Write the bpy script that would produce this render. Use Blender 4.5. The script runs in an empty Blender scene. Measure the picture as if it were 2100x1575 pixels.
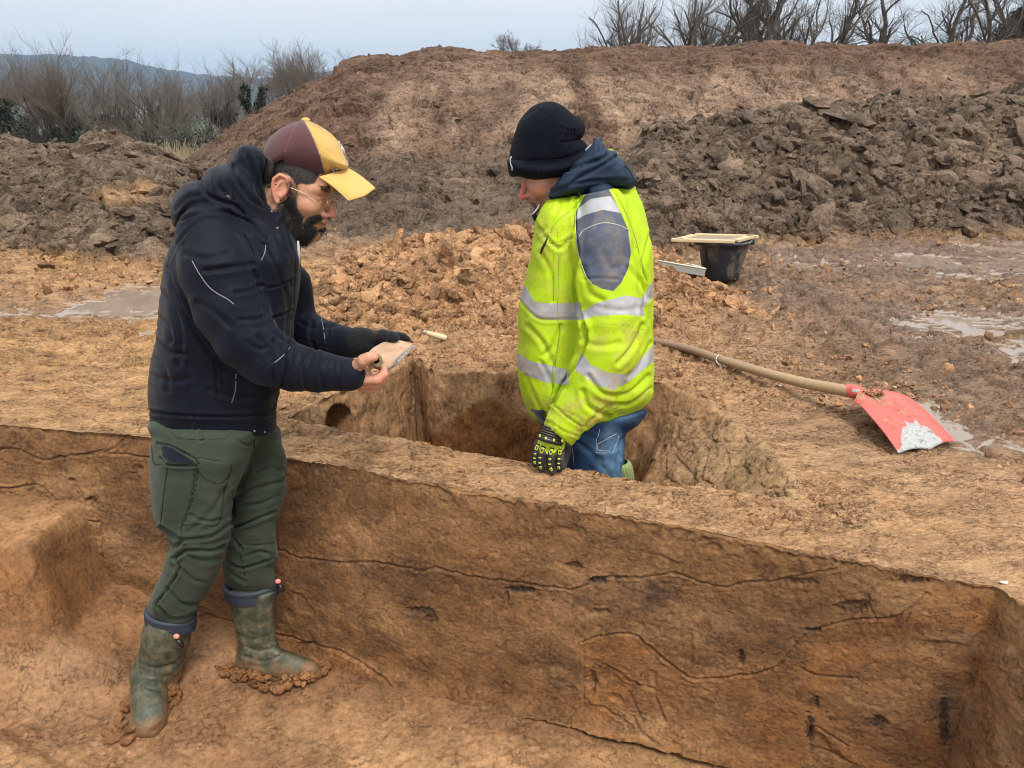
import bpy, math, random
import numpy as np
from mathutils import Vector
C = bpy.context.scene.collection
rnd = random.Random(7)
PI = math.pi

# ------------------------------------------------------------------ camera, sky, sun, exposure
CAM = np.array([0.0, 0.0, 1.06]); PITCH = math.radians(20.6); FPX = 1560.0
cam_d = bpy.data.cameras.new('camera'); cam = bpy.data.objects.new('camera', cam_d); C.objects.link(cam)
cam.location = CAM; cam.rotation_euler = (math.radians(90) - PITCH, 0, 0)
cam_d.sensor_width = 36.0; cam_d.lens = 36.0 * FPX / 2100.0
cam_d.clip_start = 0.05; cam_d.clip_end = 8000
bpy.context.scene.camera = cam

SUN_EL, SUN_AZ = 56.0, 155.0      # azimuth measured clockwise from +Y
world = bpy.data.worlds.new('World'); bpy.context.scene.world = world; world.use_nodes = True
wn = world.node_tree.nodes; wl = world.node_tree.links; wn.clear()
wout = wn.new('ShaderNodeOutputWorld'); wbg = wn.new('ShaderNodeBackground'); wsky = wn.new('ShaderNodeTexSky')
wsky.sky_type = 'NISHITA'; wsky.sun_disc = False; wsky.sun_elevation = math.radians(SUN_EL); wsky.sun_rotation = math.radians(SUN_AZ)
wsky.dust_density = 2.0; wsky.air_density = 1.0; wsky.ozone_density = 1.5
wtc = wn.new('ShaderNodeTexCoord'); wmp = wn.new('ShaderNodeMapping'); wmp.inputs['Scale'].default_value = (1.0, 1.0, 4.5)
wnz = wn.new('ShaderNodeTexNoise'); wnz.inputs['Scale'].default_value = 2.2; wnz.inputs['Detail'].default_value = 5; wnz.inputs['Roughness'].default_value = 0.5
wrp = wn.new('ShaderNodeValToRGB'); wrp.color_ramp.elements[0].position = 0.33; wrp.color_ramp.elements[0].color = (0.78, 0.78, 0.78, 1)
wrp.color_ramp.elements[1].position = 0.6; wrp.color_ramp.elements[1].color = (0.95, 0.95, 0.95, 1)
wmx = wn.new('ShaderNodeMix'); wmx.data_type = 'RGBA'
wl.new(wtc.outputs['Generated'], wmp.inputs['Vector']); wl.new(wmp.outputs['Vector'], wnz.inputs['Vector'])
wl.new(wnz.outputs['Fac'], wrp.inputs['Fac']); wl.new(wrp.outputs['Color'], wmx.inputs['Factor'])
wl.new(wsky.outputs['Color'], wmx.inputs[6])
wsp = wn.new('ShaderNodeSeparateXYZ'); wl.new(wtc.outputs['Generated'], wsp.inputs[0])       # cloud veil: dull low down, bright overhead
wcr = wn.new('ShaderNodeValToRGB'); wl.new(wsp.outputs['Z'], wcr.inputs['Fac']); wcr.color_ramp.elements[0].position = .0; wcr.color_ramp.elements[0].color = (.585, .595, .595, 1)
wcr.color_ramp.elements[1].position = .75; wcr.color_ramp.elements[1].color = (1, 1, .99, 1); e_ = wcr.color_ramp.elements.new(.17); e_.color = (.565, .575, .565, 1)
wvm = wn.new('ShaderNodeVectorMath'); wvm.operation = 'SCALE'; wvm.inputs['Scale'].default_value = 10.5; wl.new(wcr.outputs['Color'], wvm.inputs[0]); wl.new(wvm.outputs[0], wmx.inputs[7])
wl.new(wmx.outputs[2], wbg.inputs['Color']); wbg.inputs['Strength'].default_value = 0.1
wl.new(wbg.outputs['Background'], wout.inputs['Surface'])
sun_d = bpy.data.lights.new('sun', 'SUN'); sun = bpy.data.objects.new('sun', sun_d); C.objects.link(sun)
sun_d.energy = 2.3; sun_d.angle = math.radians(16); sun_d.color = (1.0, 0.95, 0.87)
_el, _az = math.radians(SUN_EL), math.radians(SUN_AZ)
_s = Vector((math.sin(_az) * math.cos(_el), math.cos(_az) * math.cos(_el), math.sin(_el)))
sun.rotation_euler = _s.to_track_quat('Z', 'Y').to_euler()
vs = bpy.context.scene.view_settings
bpy.context.scene.display_settings.display_device = 'sRGB'
vs.view_transform = 'Standard'; vs.look = 'None'; vs.gamma = 1; vs.exposure = 0.74; vs.use_curve_mapping = False
bpy.context.scene.cycles.filter_width = 1.05

# ------------------------------------------------------------------ photo geometry: pixel (of 2100x1575) <-> world
sp, cp = math.sin(PITCH), math.cos(PITCH)
def rays(u, v):
    u = np.asarray(u, float); v = np.asarray(v, float)
    a = (u - 1050) / FPX; b = (787.5 - v) / FPX
    return np.stack([a, cp + sp * b, -sp + cp * b], -1)
def on_z(u, v, z=0.0):
    d = rays(u, v); t = (z - CAM[2]) / d[..., 2]
    return CAM + d * t[..., None]
def at_y(u, v, y):
    d = rays(u, v); t = np.asarray(y, float) / d[..., 1]
    return CAM + d * t[..., None]
def proj(P):
    x = P[..., 0]; y = P[..., 1]; z = P[..., 2] - CAM[2]
    zc = np.maximum(y * cp - z * sp, 0.05); yc = y * sp + z * cp
    return 1050 + FPX * x / zc, 787.5 - FPX * yc / zc
def mpp(y, v=787.5):                         # metres per photo pixel at depth y
    return (y / (cp + sp * (787.5 - v) / FPX)) / FPX

# ------------------------------------------------------------------ numpy noise
def _h(ix, iy, iz, s):
    h = (ix.astype(np.int64) * 374761393 + iy.astype(np.int64) * 668265263 + iz.astype(np.int64) * 1274126177 + s * 974711) & 0xffffffff
    h = ((h ^ (h >> 13)) * 1274126177) & 0xffffffff
    h = (h ^ (h >> 16)) & 0xffffff
    return h.astype(np.float32) / 16777216.0
def vn2(x, y, s=0):
    ix = np.floor(x); iy = np.floor(y); fx = x - ix; fy = y - iy
    fx = fx * fx * (3 - 2 * fx); fy = fy * fy * (3 - 2 * fy); z0 = np.zeros_like(ix)
    a = _h(ix, iy, z0, s); b = _h(ix + 1, iy, z0, s); c = _h(ix, iy + 1, z0, s); d = _h(ix + 1, iy + 1, z0, s)
    return (a + (b - a) * fx) * (1 - fy) + (c + (d - c) * fx) * fy
def vn3(x, y, z, s=0):
    iz = np.floor(z); fz = z - iz; fz = fz * fz * (3 - 2 * fz)
    ix = np.floor(x); iy = np.floor(y); fx = x - ix; fy = y - iy
    fx = fx * fx * (3 - 2 * fx); fy = fy * fy * (3 - 2 * fy); r = 0
    for k, wz in ((0, 1 - fz), (1, fz)):
        a = _h(ix, iy, iz + k, s); b = _h(ix + 1, iy, iz + k, s); c = _h(ix, iy + 1, iz + k, s); d = _h(ix + 1, iy + 1, iz + k, s)
        r = r + wz * ((a + (b - a) * fx) * (1 - fy) + (c + (d - c) * fx) * fy)
    return r
def fbm2(x, y, o=4, s=0, g=0.5):
    r = 0; a = 1; n = 0
    for k in range(o):
        r = r + a * (vn2(x * 2 ** k + 17.3 * k, y * 2 ** k - 9.1 * k, s + k) - .5); n += a; a *= g
    return r / n * 2
def fbm3(P, f, o=3, s=0, g=0.5):
    r = 0; a = 1; n = 0
    for k in range(o):
        q = f * 2 ** k
        r = r + a * (vn3(P[:, 0] * q + 3.1 * k, P[:, 1] * q + 5.7 * k, P[:, 2] * q, s + k) - .5); n += a; a *= g
    return r / n * 2
def worley(x, y, s=0):
    ix = np.floor(x); iy = np.floor(y)
    f1 = np.full(x.shape, 9., np.float32); f2 = f1.copy(); ident = np.zeros(x.shape, np.float32)
    ox = np.zeros(x.shape, np.float32); oy = ox.copy(); z0 = np.zeros_like(ix)
    for dx in (-1, 0, 1):
        for dy in (-1, 0, 1):
            cx = ix + dx; cy = iy + dy
            px = cx + _h(cx, cy, z0, s) ; py = cy + _h(cx, cy, z0 + 1, s)
            d = np.sqrt((x - px) ** 2 + (y - py) ** 2)
            m = d < f1
            f2 = np.where(m, f1, np.minimum(f2, d)); ident = np.where(m, _h(cx, cy, z0 + 2, s), ident)
            ox = np.where(m, x - px, ox); oy = np.where(m, y - py, oy); f1 = np.where(m, d, f1)
    return f1, f2, ident, ox, oy
def plates(x, y, f, s=0, tilt=0.6, warp=0.35):
    """broken-flake relief, about 0..1, with cracks between tilted plates"""
    wx = fbm2(x * f * .7, y * f * .7, 3, s + 50) * warp; wy = fbm2(x * f * .7 + 40, y * f * .7, 3, s + 60) * warp
    f1, f2, i, ox, oy = worley(x * f + wx, y * f + wy, s)
    a = i * 40.0
    h = i * .8 + tilt * (ox * np.cos(a) + oy * np.sin(a))
    crack = np.clip((f2 - f1) / .16, 0, 1)
    return h * (0.35 + 0.65 * crack) - .35 * (1 - crack)
def sm(a, b, x):
    t = np.clip((x - a) / (b - a), 0, 1); return t * t * (3 - 2 * t)

# ------------------------------------------------------------------ 2D distances (photo pixels or metres)
def seg_dist(px, py, line, closed=False):
    pts = list(line) + ([line[0]] if closed else [])
    best = np.full(px.shape, 1e9)
    for (ax, ay), (bx, by) in zip(pts[:-1], pts[1:]):
        vx, vy = bx - ax, by - ay; L = vx * vx + vy * vy + 1e-12
        t = np.clip(((px - ax) * vx + (py - ay) * vy) / L, 0, 1)
        best = np.minimum(best, (px - ax - t * vx) ** 2 + (py - ay - t * vy) ** 2)
    return np.sqrt(best)
def inside(px, py, poly):
    r = np.zeros(px.shape, bool); n = len(poly)
    for i in range(n):
        ax, ay = poly[i]; bx, by = poly[(i + 1) % n]
        if ay == by: continue
        c = ((ay > py) != (by > py)) & (px < (bx - ax) * (py - ay) / (by - ay) + ax)
        r ^= c
    return r
def poly_sd(px, py, poly):                    # negative inside
    d = seg_dist(px, py, poly, True); return np.where(inside(px, py, poly), -d, d)
def smooth_line(pts, n=6, closed=False):      # Catmull-Rom
    P = [np.array(p, float) for p in pts]; out = []
    m = len(P)
    rng = range(m if closed else m - 1)
    for i in rng:
        if closed: p0, p1, p2, p3 = P[i - 1], P[i], P[(i + 1) % m], P[(i + 2) % m]
        else: p0, p1, p2, p3 = P[max(i - 1, 0)], P[i], P[i + 1], P[min(i + 2, m - 1)]
        for k in range(n):
            t = k / n
            out.append(.5 * ((2 * p1) + (-p0 + p2) * t + (2 * p0 - 5 * p1 + 4 * p2 - p3) * t * t + (-p0 + 3 * p1 - 3 * p2 + p3) * t ** 3))
    if not closed: out.append(P[-1])
    return np.array(out)

# ------------------------------------------------------------------ object helpers
def props(o, label=None, cat=None, group=None, kind=None):
    if label: o['label'] = label
    if cat: o['category'] = cat
    if group: o['group'] = group
    if kind: o['kind'] = kind
    return o
def mesh_np(name, V, F, mat, parent=None, attrs=None, smooth=True, base=None):
    """V (n,3) in world metres; F (m,3|4) array or list of such arrays"""
    Fs = F if isinstance(F, list) else [F]
    me = bpy.data.meshes.new(name)
    V = np.asarray(V, np.float64)
    off = np.array(parent['_base']) if parent is not None else (np.array(base) if base is not None else np.zeros(3))
    Vl = (V - off).astype(np.float32)
    me.vertices.add(len(Vl)); me.vertices.foreach_set('co', Vl.ravel())
    lv = np.concatenate([np.asarray(f, np.int32).ravel() for f in Fs])
    tot = np.concatenate([np.full(len(f), np.asarray(f).shape[1], np.int32) for f in Fs])
    st = np.concatenate([[0], np.cumsum(tot)[:-1]]).astype(np.int32)
    me.loops.add(len(lv)); me.loops.foreach_set('vertex_index', lv)
    me.polygons.add(len(tot)); me.polygons.foreach_set('loop_start', st); me.polygons.foreach_set('loop_total', tot)
    me.polygons.foreach_set('use_smooth', np.full(len(tot), smooth))
    for k, a in (attrs or {}).items():
        at = me.attributes.new(k, 'FLOAT', 'POINT'); at.data.foreach_set('value', np.asarray(a, np.float32))
    me.update(calc_edges=True); me.validate()
    if isinstance(mat, (list, tuple)):
        for m in mat: me.materials.append(m)
    elif mat: me.materials.append(mat)
    o = bpy.data.objects.new(name, me); C.objects.link(o)
    if parent is not None: o.parent = parent
    else: o.location = off
    o['_base'] = [float(c) for c in off]
    return o
def empty(name, base, label=None, cat=None, group=None, kind=None):
    o = bpy.data.objects.new(name, None); C.objects.link(o); o.location = base; o.empty_display_size = .1
    o['_base'] = [float(c) for c in base]
    return props(o, label, cat, group, kind)
def grid_faces(nr, nc, wrap=False):
    r = np.arange(nr - 1)[:, None]; c = np.arange(nc if wrap else nc - 1)[None, :]
    a = r * nc + c; b = r * nc + (c + 1) % nc
    return np.stack([a, b, b + nc, a + nc], -1).reshape(-1, 4)
def tube_np(pts, radii, n=8, cap=True, ell=None):
    """swept tube as (V,F); pts (k,3)"""
    P = np.array(pts, float); R = np.array(radii, float) * np.ones(len(P)); k = len(P)
    T = np.gradient(P, axis=0); T /= np.linalg.norm(T, axis=1)[:, None] + 1e-12
    up = np.array([0, 0, 1.]) if abs(T[0][2]) < .9 else np.array([1., 0, 0])
    N = np.zeros_like(P); Nn = np.cross(T[0], up); Nn /= np.linalg.norm(Nn)
    for i in range(k):
        Nn = Nn - T[i] * np.dot(Nn, T[i]); Nn /= np.linalg.norm(Nn) + 1e-12; N[i] = Nn
    B = np.cross(T, N); a = np.linspace(0, 2 * PI, n, endpoint=False)
    e1, e2 = ell if ell else (1, 1)
    V = P[:, None] + R[:, None, None] * (np.cos(a)[None, :, None] * N[:, None] * e1 + np.sin(a)[None, :, None] * B[:, None] * e2)
    V = V.reshape(-1, 3); F = [grid_faces(k, n, True)]
    if cap:
        V = np.vstack([V, P[0], P[-1]]); i0 = k * n
        j = np.arange(n); F.append(np.stack([(j + 1) % n, j, np.full(n, i0)], -1)); F.append(np.stack([(k - 1) * n + j, (k - 1) * n + (j + 1) % n, np.full(n, i0 + 1)], -1))
    return V, F
def join_parts(parts):
    """list of (V, F or [F..]) -> V, [quads, tris]"""
    Vs = []; Q = []; T = []; o = 0
    for V, F in parts:
        for f in (F if isinstance(F, list) else [F]):
            f = np.asarray(f)
            if len(f): (Q if f.shape[1] == 4 else T).append(f + o)
        Vs.append(V); o += len(V)
    out = []
    if Q: out.append(np.vstack(Q))
    if T: out.append(np.vstack(T))
    return np.vstack(Vs), out
def box_np(c, s, R=None, bev=0.0):
    """box centre c, full size s, optional 3x3 rotation, chamfered edges"""
    s = np.array(s, float) / 2; b = min(bev, s.min() * .9)
    V = []; F = []
    if b <= 0:
        V = np.array([[x, y, z] for z in (-1, 1) for y in (-1, 1) for x in (-1, 1)], float) * s
        F = [np.array([[0, 2, 3, 1], [4, 5, 7, 6], [0, 1, 5, 4], [2, 6, 7, 3], [0, 4, 6, 2], [1, 3, 7, 5]])]
    else:
        bm = bmesh.new(); bmesh.ops.create_cube(bm, size=1)
        for w in bm.verts: w.co = Vector((w.co.x * 2 * s[0], w.co.y * 2 * s[1], w.co.z * 2 * s[2]))
        bmesh.ops.bevel(bm, geom=bm.edges[:], offset=b, segments=2, profile=.6, affect='EDGES')
        bmesh.ops.triangulate(bm, faces=bm.faces[:]); bm.verts.index_update()
        V = np.array([w.co[:] for w in bm.verts]); F = [np.array([[q.index for q in f.verts] for f in bm.faces])]; bm.free()
    if R is not None: V = V @ np.array(R).T
    return V + np.array(c), F
import bmesh

# ------------------------------------------------------------------ material helper
class M:
    def __init__(s, name):
        s.m = bpy.data.materials.new(name); s.m.use_nodes = True; s.t = s.m.node_tree; s.n = s.t.nodes
        s.b = s.n['Principled BSDF']; s.tc = None; s.cache = {}
    def node(s, t, **k):
        n = s.n.new(t)
        for a, b in k.items(): setattr(n, a, b)
        return n
    def coord(s):
        if not s.tc:
            g = s.node('ShaderNodeNewGeometry'); s.tc = g.outputs['Position']     # world-placed solid texture
            o = s.node('ShaderNodeTexCoord'); s.tc = o.outputs['Object']
        return s.tc
    def map(s, scale=(1, 1, 1), rot=(0, 0, 0)):
        n = s.node('ShaderNodeMapping'); n.inputs['Scale'].default_value = scale; n.inputs['Rotation'].default_value = rot
        s.t.links.new(s.coord(), n.inputs['Vector']); return n.outputs[0]
    def noise(s, sc, det=4, rough=.55, vec=None, dist=0, out='Fac'):
        n = s.node('ShaderNodeTexNoise'); n.inputs['Scale'].default_value = sc; n.inputs['Detail'].default_value = det
        n.inputs['Roughness'].default_value = rough; n.inputs['Distortion'].default_value = dist
        s.t.links.new(vec if vec is not None else s.coord(), n.inputs['Vector']); return n.outputs[out]
    def voro(s, sc, feat='F1', vec=None, out='Distance', rand=1):
        n = s.node('ShaderNodeTexVoronoi', feature=feat); n.inputs['Scale'].default_value = sc; n.inputs['Randomness'].default_value = rand
        s.t.links.new(vec if vec is not None else s.coord(), n.inputs['Vector']); return n.outputs[out]
    def wave(s, sc, vec=None, dirn='X', dist=0):
        n = s.node('ShaderNodeTexWave', bands_direction=dirn); n.inputs['Scale'].default_value = sc; n.inputs['Distortion'].default_value = dist
        s.t.links.new(vec if vec is not None else s.coord(), n.inputs['Vector']); return n.outputs['Fac']
    def ramp(s, x, stops, interp='LINEAR'):
        n = s.node('ShaderNodeValToRGB'); n.color_ramp.interpolation = interp; e = n.color_ramp.elements
        while len(e) < len(stops): e.new(.5)
        for i, (p, c) in enumerate(stops):
            e[i].position = p; c = (c, c, c) if not isinstance(c, (tuple, list)) else c; e[i].color = (*c[:3], 1)
        s.t.links.new(x, n.inputs[0]); return n.outputs[0]
    def mix(s, f, a, b, mode='MIX'):
        n = s.node('ShaderNodeMix', data_type='RGBA', blend_type=mode)
        for sk, v in ((n.inputs[0], f), (n.inputs[6], a), (n.inputs[7], b)):
            if hasattr(v, 'links'): s.t.links.new(v, sk)
            elif isinstance(v, (int, float)) and sk.type == 'RGBA': sk.default_value = (v, v, v, 1)
            elif isinstance(v, (int, float)): sk.default_value = v
            else: sk.default_value = (*v[:3], 1)
        return n.outputs[2]
    def math(s, op, a, b=0.0, clamp=False):
        n = s.node('ShaderNodeMath', operation=op); n.use_clamp = clamp
        for sk, v in ((n.inputs[0], a), (n.inputs[1], b)):
            if hasattr(v, 'links'): s.t.links.new(v, sk)
            else: sk.default_value = v
        return n.outputs[0]
    def attr(s, name):
        n = s.node('ShaderNodeAttribute'); n.attribute_name = name; return n.outputs['Fac']
    def stepd(s, name, edge=0.0, soft=1.0):          # 1 where attribute < edge (a signed distance)
        a = s.attr(name); n = s.node('ShaderNodeMapRange'); n.clamp = True
        n.inputs['From Min'].default_value = edge + soft; n.inputs['From Max'].default_value = edge - soft
        s.t.links.new(a, n.inputs[0]); return n.outputs[0]
    def bump(s, h, dist=.01, strength=1.0, chain=None):
        n = s.node('ShaderNodeBump'); n.inputs['Distance'].default_value = dist; n.inputs['Strength'].default_value = strength
        s.t.links.new(h, n.inputs['Height'])
        if chain is not None: s.t.links.new(chain, n.inputs['Normal'])
        return n.outputs[0]
    def set(s, col=None, rough=None, normal=None, **k):
        for key, v in (('Base Color', col), ('Roughness', rough), ('Normal', normal)):
            if v is None: continue
            sk = s.b.inputs[key]
            if hasattr(v, 'links'): s.t.links.new(v, sk)
            elif key == 'Base Color': sk.default_value = (*v[:3], 1)
            else: sk.default_value = v
        for key, v in k.items():
            sk = s.b.inputs[key.replace('_', ' ')]
            if hasattr(v, 'links'): s.t.links.new(v, sk)
            else: sk.default_value = v if not isinstance(v, tuple) or sk.type == 'VECTOR' else (*v[:3], 1)
        return s.m

def srgb(r, g, b, k=1.0):
    f = lambda c: (c / 255 / 12.92 if c / 255 <= .04045 else ((c / 255 + .055) / 1.055) ** 2.4) * k
    return (f(r), f(g), f(b))

def soil_mat(name, cols, fine=1.0, wet=None, zone=None, rough=.85, bumpd=.006, stretch=(1, 1, 1), speck=0.0, crack=1.0, net=.12, mottle=.6):
    """earth: three colours mixed by noise, crumbly bump; optional 'wet' attribute; zone = (attr, colours)"""
    m = M(name); v = m.map(stretch); G_ = lambda q: (q[0] * 1.04, q[1] * .94, q[2] * .80)
    def body(cs):
        cs = [G_(q) for q in cs]; c = m.mix(m.ramp(m.noise(2.3 * fine, 5, .6, v), [(.35, 0), (.65, 1)]), cs[0], cs[1])
        return m.mix(m.ramp(m.noise(9 * fine, 6, .7, v, .4), [(.45, 0), (.72, 1)]), c, cs[2])
    c = body(cols)
    if zone:
        for a, cs in zone: c = m.mix(m.attr(a), c, body(cs))
    g = m.ramp(m.noise(60 * fine, 5, .75, v), [(.3, .48), (.5, 1.0), (.7, 1.38)])
    c = m.mix(1.0, c, g, 'MULTIPLY')
    c = m.mix(mottle, c, m.mix(1.0, c, m.ramp(m.noise(5.2 * fine, 6, .68, v, .5), [(.33, .58), (.5, 1.0), (.66, 1.34)]), 'MULTIPLY'))
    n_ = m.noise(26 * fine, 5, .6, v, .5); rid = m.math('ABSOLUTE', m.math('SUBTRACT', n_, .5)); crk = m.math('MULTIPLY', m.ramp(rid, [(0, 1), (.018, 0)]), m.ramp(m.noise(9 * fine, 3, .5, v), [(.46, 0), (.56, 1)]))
    c = m.mix(m.math('MULTIPLY', crk, .6 * crack), c, m.mix(1.0, c, (.30, .26, .24), 'MULTIPLY'))  # crevice shade put into the colour along the crack lines
    if speck:
        d = m.ramp(m.voro(38 * fine, 'F1'), [(.0, 1), (.11, 1), (.13, 0)])
        k = m.ramp(m.noise(6, 2), [(.5, 0), (.6, 1)])
        c = m.mix(m.math('MULTIPLY', m.math('MULTIPLY', d, k), speck), c, (.012, .01, .009))
    h = m.math('ADD', m.noise(34 * fine, 8, .72, v, .6), m.math('MULTIPLY', m.ramp(m.voro(55 * fine, 'DISTANCE_TO_EDGE', v), [(0, 0), (.12, 1)]), net))
    h = m.math('SUBTRACT', h, m.math('MULTIPLY', crk, .6 * crack)); nrm = m.bump(h, bumpd * 1.9, 1.0)
    r = m.ramp(m.noise(14 * fine, 4), [(.3, rough - .15), (.7, rough + .08)])
    if wet:
        w = m.attr(wet); c = m.mix(w, c, m.mix(1.0, c, (.74, .72, .74), 'MULTIPLY')); r = m.mix(m.math('MULTIPLY', w, m.ramp(m.noise(16, 5, .6), [(.42, 0), (.58, 1)])), r, .12)
    if wet:
        wa = m.ramp(m.attr('water'), [(.35, 0), (.65, 1)]); c = m.mix(wa, c, m.mix(m.noise(3, 4), (.20, .15, .115), (.28, .22, .175))); r = m.mix(wa, r, .045)
        fl = m.node('ShaderNodeNewGeometry').outputs['Normal']; mv = m.node('ShaderNodeMix', data_type='VECTOR'); m.t.links.new(wa, mv.inputs[0]); m.t.links.new(nrm, mv.inputs[4]); m.t.links.new(fl, mv.inputs[5]); nrm = mv.outputs[1]
    return m.set(c, r, nrm, Specular_IOR_Level=m.math('ADD', m.math('MULTIPLY', m.attr(wet), .35), .3) if wet else .3)
# ------------------------------------------------------------------ soil materials
TAN = [(.47, .295, .170), (.57, .375, .232), (.36, .215, .118)]
FILL = [(.162, .086, .038), (.225, .126, .061), (.115, .060, .028)]
RUST = [(.195, .088, .032), (.26, .130, .052), (.135, .058, .024)]
OCHRE = [(.43, .265, .135), (.51, .335, .185), (.33, .195, .10)]
GREYB = [(.150, .113, .090), (.225, .175, .142), (.098, .073, .058)]
REDB = [(.150, .092, .068), (.205, .132, .098), (.105, .065, .049)]
PALE = [(.34, .25, .195), (.42, .315, .25), (.25, .178, .137)]
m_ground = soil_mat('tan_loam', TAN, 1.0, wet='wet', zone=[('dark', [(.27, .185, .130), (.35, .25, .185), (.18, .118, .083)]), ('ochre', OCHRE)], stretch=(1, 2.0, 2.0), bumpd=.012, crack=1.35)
m_wall = soil_mat('baulk_section', FILL, 1.35, zone=[('natural', RUST), ('pale', [(.26, .155, .080), (.33, .21, .118), (.185, .105, .055)]), ('darker_soil', [(.055, .036, .028), (.085, .055, .04), (.03, .022, .02)])],
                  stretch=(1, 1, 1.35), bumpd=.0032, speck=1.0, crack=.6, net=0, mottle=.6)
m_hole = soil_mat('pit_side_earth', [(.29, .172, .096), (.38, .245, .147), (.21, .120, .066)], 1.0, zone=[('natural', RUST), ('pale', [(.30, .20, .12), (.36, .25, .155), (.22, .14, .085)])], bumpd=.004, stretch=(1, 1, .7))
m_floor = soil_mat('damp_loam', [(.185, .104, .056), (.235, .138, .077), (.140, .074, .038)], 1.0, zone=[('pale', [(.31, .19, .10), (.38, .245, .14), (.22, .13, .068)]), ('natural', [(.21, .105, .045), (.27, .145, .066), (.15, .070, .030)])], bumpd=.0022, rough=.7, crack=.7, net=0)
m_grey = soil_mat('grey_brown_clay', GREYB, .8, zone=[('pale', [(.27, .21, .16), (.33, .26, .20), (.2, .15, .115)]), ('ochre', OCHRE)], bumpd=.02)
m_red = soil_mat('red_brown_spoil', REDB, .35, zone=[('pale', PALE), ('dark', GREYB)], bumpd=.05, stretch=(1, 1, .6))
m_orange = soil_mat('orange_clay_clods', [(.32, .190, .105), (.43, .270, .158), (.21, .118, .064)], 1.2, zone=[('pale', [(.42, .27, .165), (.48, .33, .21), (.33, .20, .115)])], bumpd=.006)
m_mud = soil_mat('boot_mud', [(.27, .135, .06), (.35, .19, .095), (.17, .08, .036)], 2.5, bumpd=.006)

# ------------------------------------------------------------------ outlines of the cuts (photo pixels on the ground plane)
EDGE = [(-900, 800), (-500, 838), (-250, 855), (0, 866), (150, 878), (310, 893), (450, 913), (590, 934), (740, 962), (893, 989), (1030, 1013), (1160, 1033), (1300, 1058), (1460, 1085), (1629, 1118), (1760, 1143), (1886, 1169), (1980, 1186), (2045, 1197), (2068, 1212)]
e_w = on_z(*np.array(EDGE, float).T)[:, :2]
cx_ = e_w[-1][0]
TRENCH = [tuple(p) for p in smooth_line(e_w, 6)] + [(cx_ + .012, 1.42), (cx_ + .02, 1.2), (cx_ + .03, .8), (cx_ + .03, -1.0), (e_w[0][0], -1.0)]
HOLE_PX = [(588, 851), (667, 868), (760, 884), (860, 902), (993, 927), (1090, 943), (1160, 953), (1260, 973), (1340, 986), (1420, 992), (1496, 999), (1564, 1012), (1640, 1022),
           (1640, 985), (1612, 938), (1573, 900), (1540, 878), (1508, 857), (1455, 818), (1380, 790), (1290, 772), (1180, 760), (1067, 757), (960, 758), (893, 757), (878, 750), (864, 737), (846, 731), (805, 752), (740, 782), (682, 805), (630, 828)]
HOLE = [tuple(p) for p in on_z(*np.array(HOLE_PX, float).T)[:, :2]]
PUD = [  # puddles in photo pixels
 [(-160, 628), (60, 616), (160, 602), (250, 580), (330, 582), (440, 594), (440, 652), (330, 655), (200, 662), (60, 656), (-160, 658)],
 [(1560, 532), (1700, 520), (1850, 516), (2160, 508), (2160, 545), (1990, 553), (1850, 548), (1700, 550), (1590, 546)],
 [(1770, 636), (1860, 628), (1950, 634), (2060, 640), (2110, 655), (1990, 660), (1900, 676), (1850, 668), (1800, 652)],
 [(1800, 800), (1880, 812), (1950, 850), (2010, 870), (2100, 900), (2160, 930), (2060, 915), (1960, 905), (1925, 890), (1860, 850)],
 [(2030, 700), (2110, 705), (2160, 740), (2080, 735)]]

def zone_px(u, v, blobs):
    r = np.zeros(u.shape)
    for (cu, cv, ru, rv, k) in blobs:
        r = np.maximum(r, k * np.clip(1.5 - np.sqrt(((u - cu) / ru) ** 2 + ((v - cv) / rv) ** 2), 0, 1))
    return r

def pud_mask(u, v, w=10):
    r = np.zeros(u.shape)
    for p in PUD:
        b = (u > min(q[0] for q in p) - 30) & (u < max(q[0] for q in p) + 30) & (v > min(q[1] for q in p) - 30) & (v < max(q[1] for q in p) + 30)
        if b.any(): r[b] = np.maximum(r[b], sm(w, -w, poly_sd(u[b], v[b], p)))
    return r

def ground_z(x, y, full=True):
    near = sm(3.6, 2.3, y)
    z = fbm2(x * .8, y * .8, 3, 1) * .02
    far = sm(4.0, 6.5, y)
    r = fbm2(x * 3.1, y * 3.1, 4, 5) * (.012 + .03 * (1 - near))
    z = z + r
    mudr = sm(.9, 1.6, x) * sm(1.9, 2.4, y)                            # trampled mud right
    if full:
        bl = .28 + .75 * sm(.4, .68, vn2(x * 2.3, y * 3.1, 15))
        z = z + plates(x * .6, y * 1.5, 30, 3, .9) * .012 * bl
        z = z + plates(x * .7, y * 1.5, 13, 4, .8) * (.012 * bl + .018 * (1 - near))
        z = z - .012 * sm(.030, .0, np.abs(fbm2(x * 5, y * 9, 3, 16))) * sm(.45, .62, vn2(x * 4, y * 6, 17))
        z = z + plates(x, y * 1.1, 6, 9, .8) * .035 * np.maximum(mudr, (1 - near) * .8)
        z = z + fbm2(x * 40, y * 40, 3, 12) * .006
        z = z + np.maximum(fbm2(x * 9, y * 9, 4, 14), 0) * .03 * mudr
    # wheel ruts running away to the right
    rut = np.sin((x * .8 - y * .55) * 4.2 + fbm2(x, y, 2, 31) * 3) * .02 * mudr
    z = z + rut - .012
    # shallow old cut behind the left worker
    z = z - .05 * np.clip(1.2 - np.sqrt(((x + 1.75) / .75) ** 2 + ((y - 3.3) / .28) ** 2), 0, 1)
    # slope beyond the heaps down to the valley
    z = z - 3.2 * sm(13, 34, y) - 14 * sm(40, 420, y)
    return z

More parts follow.
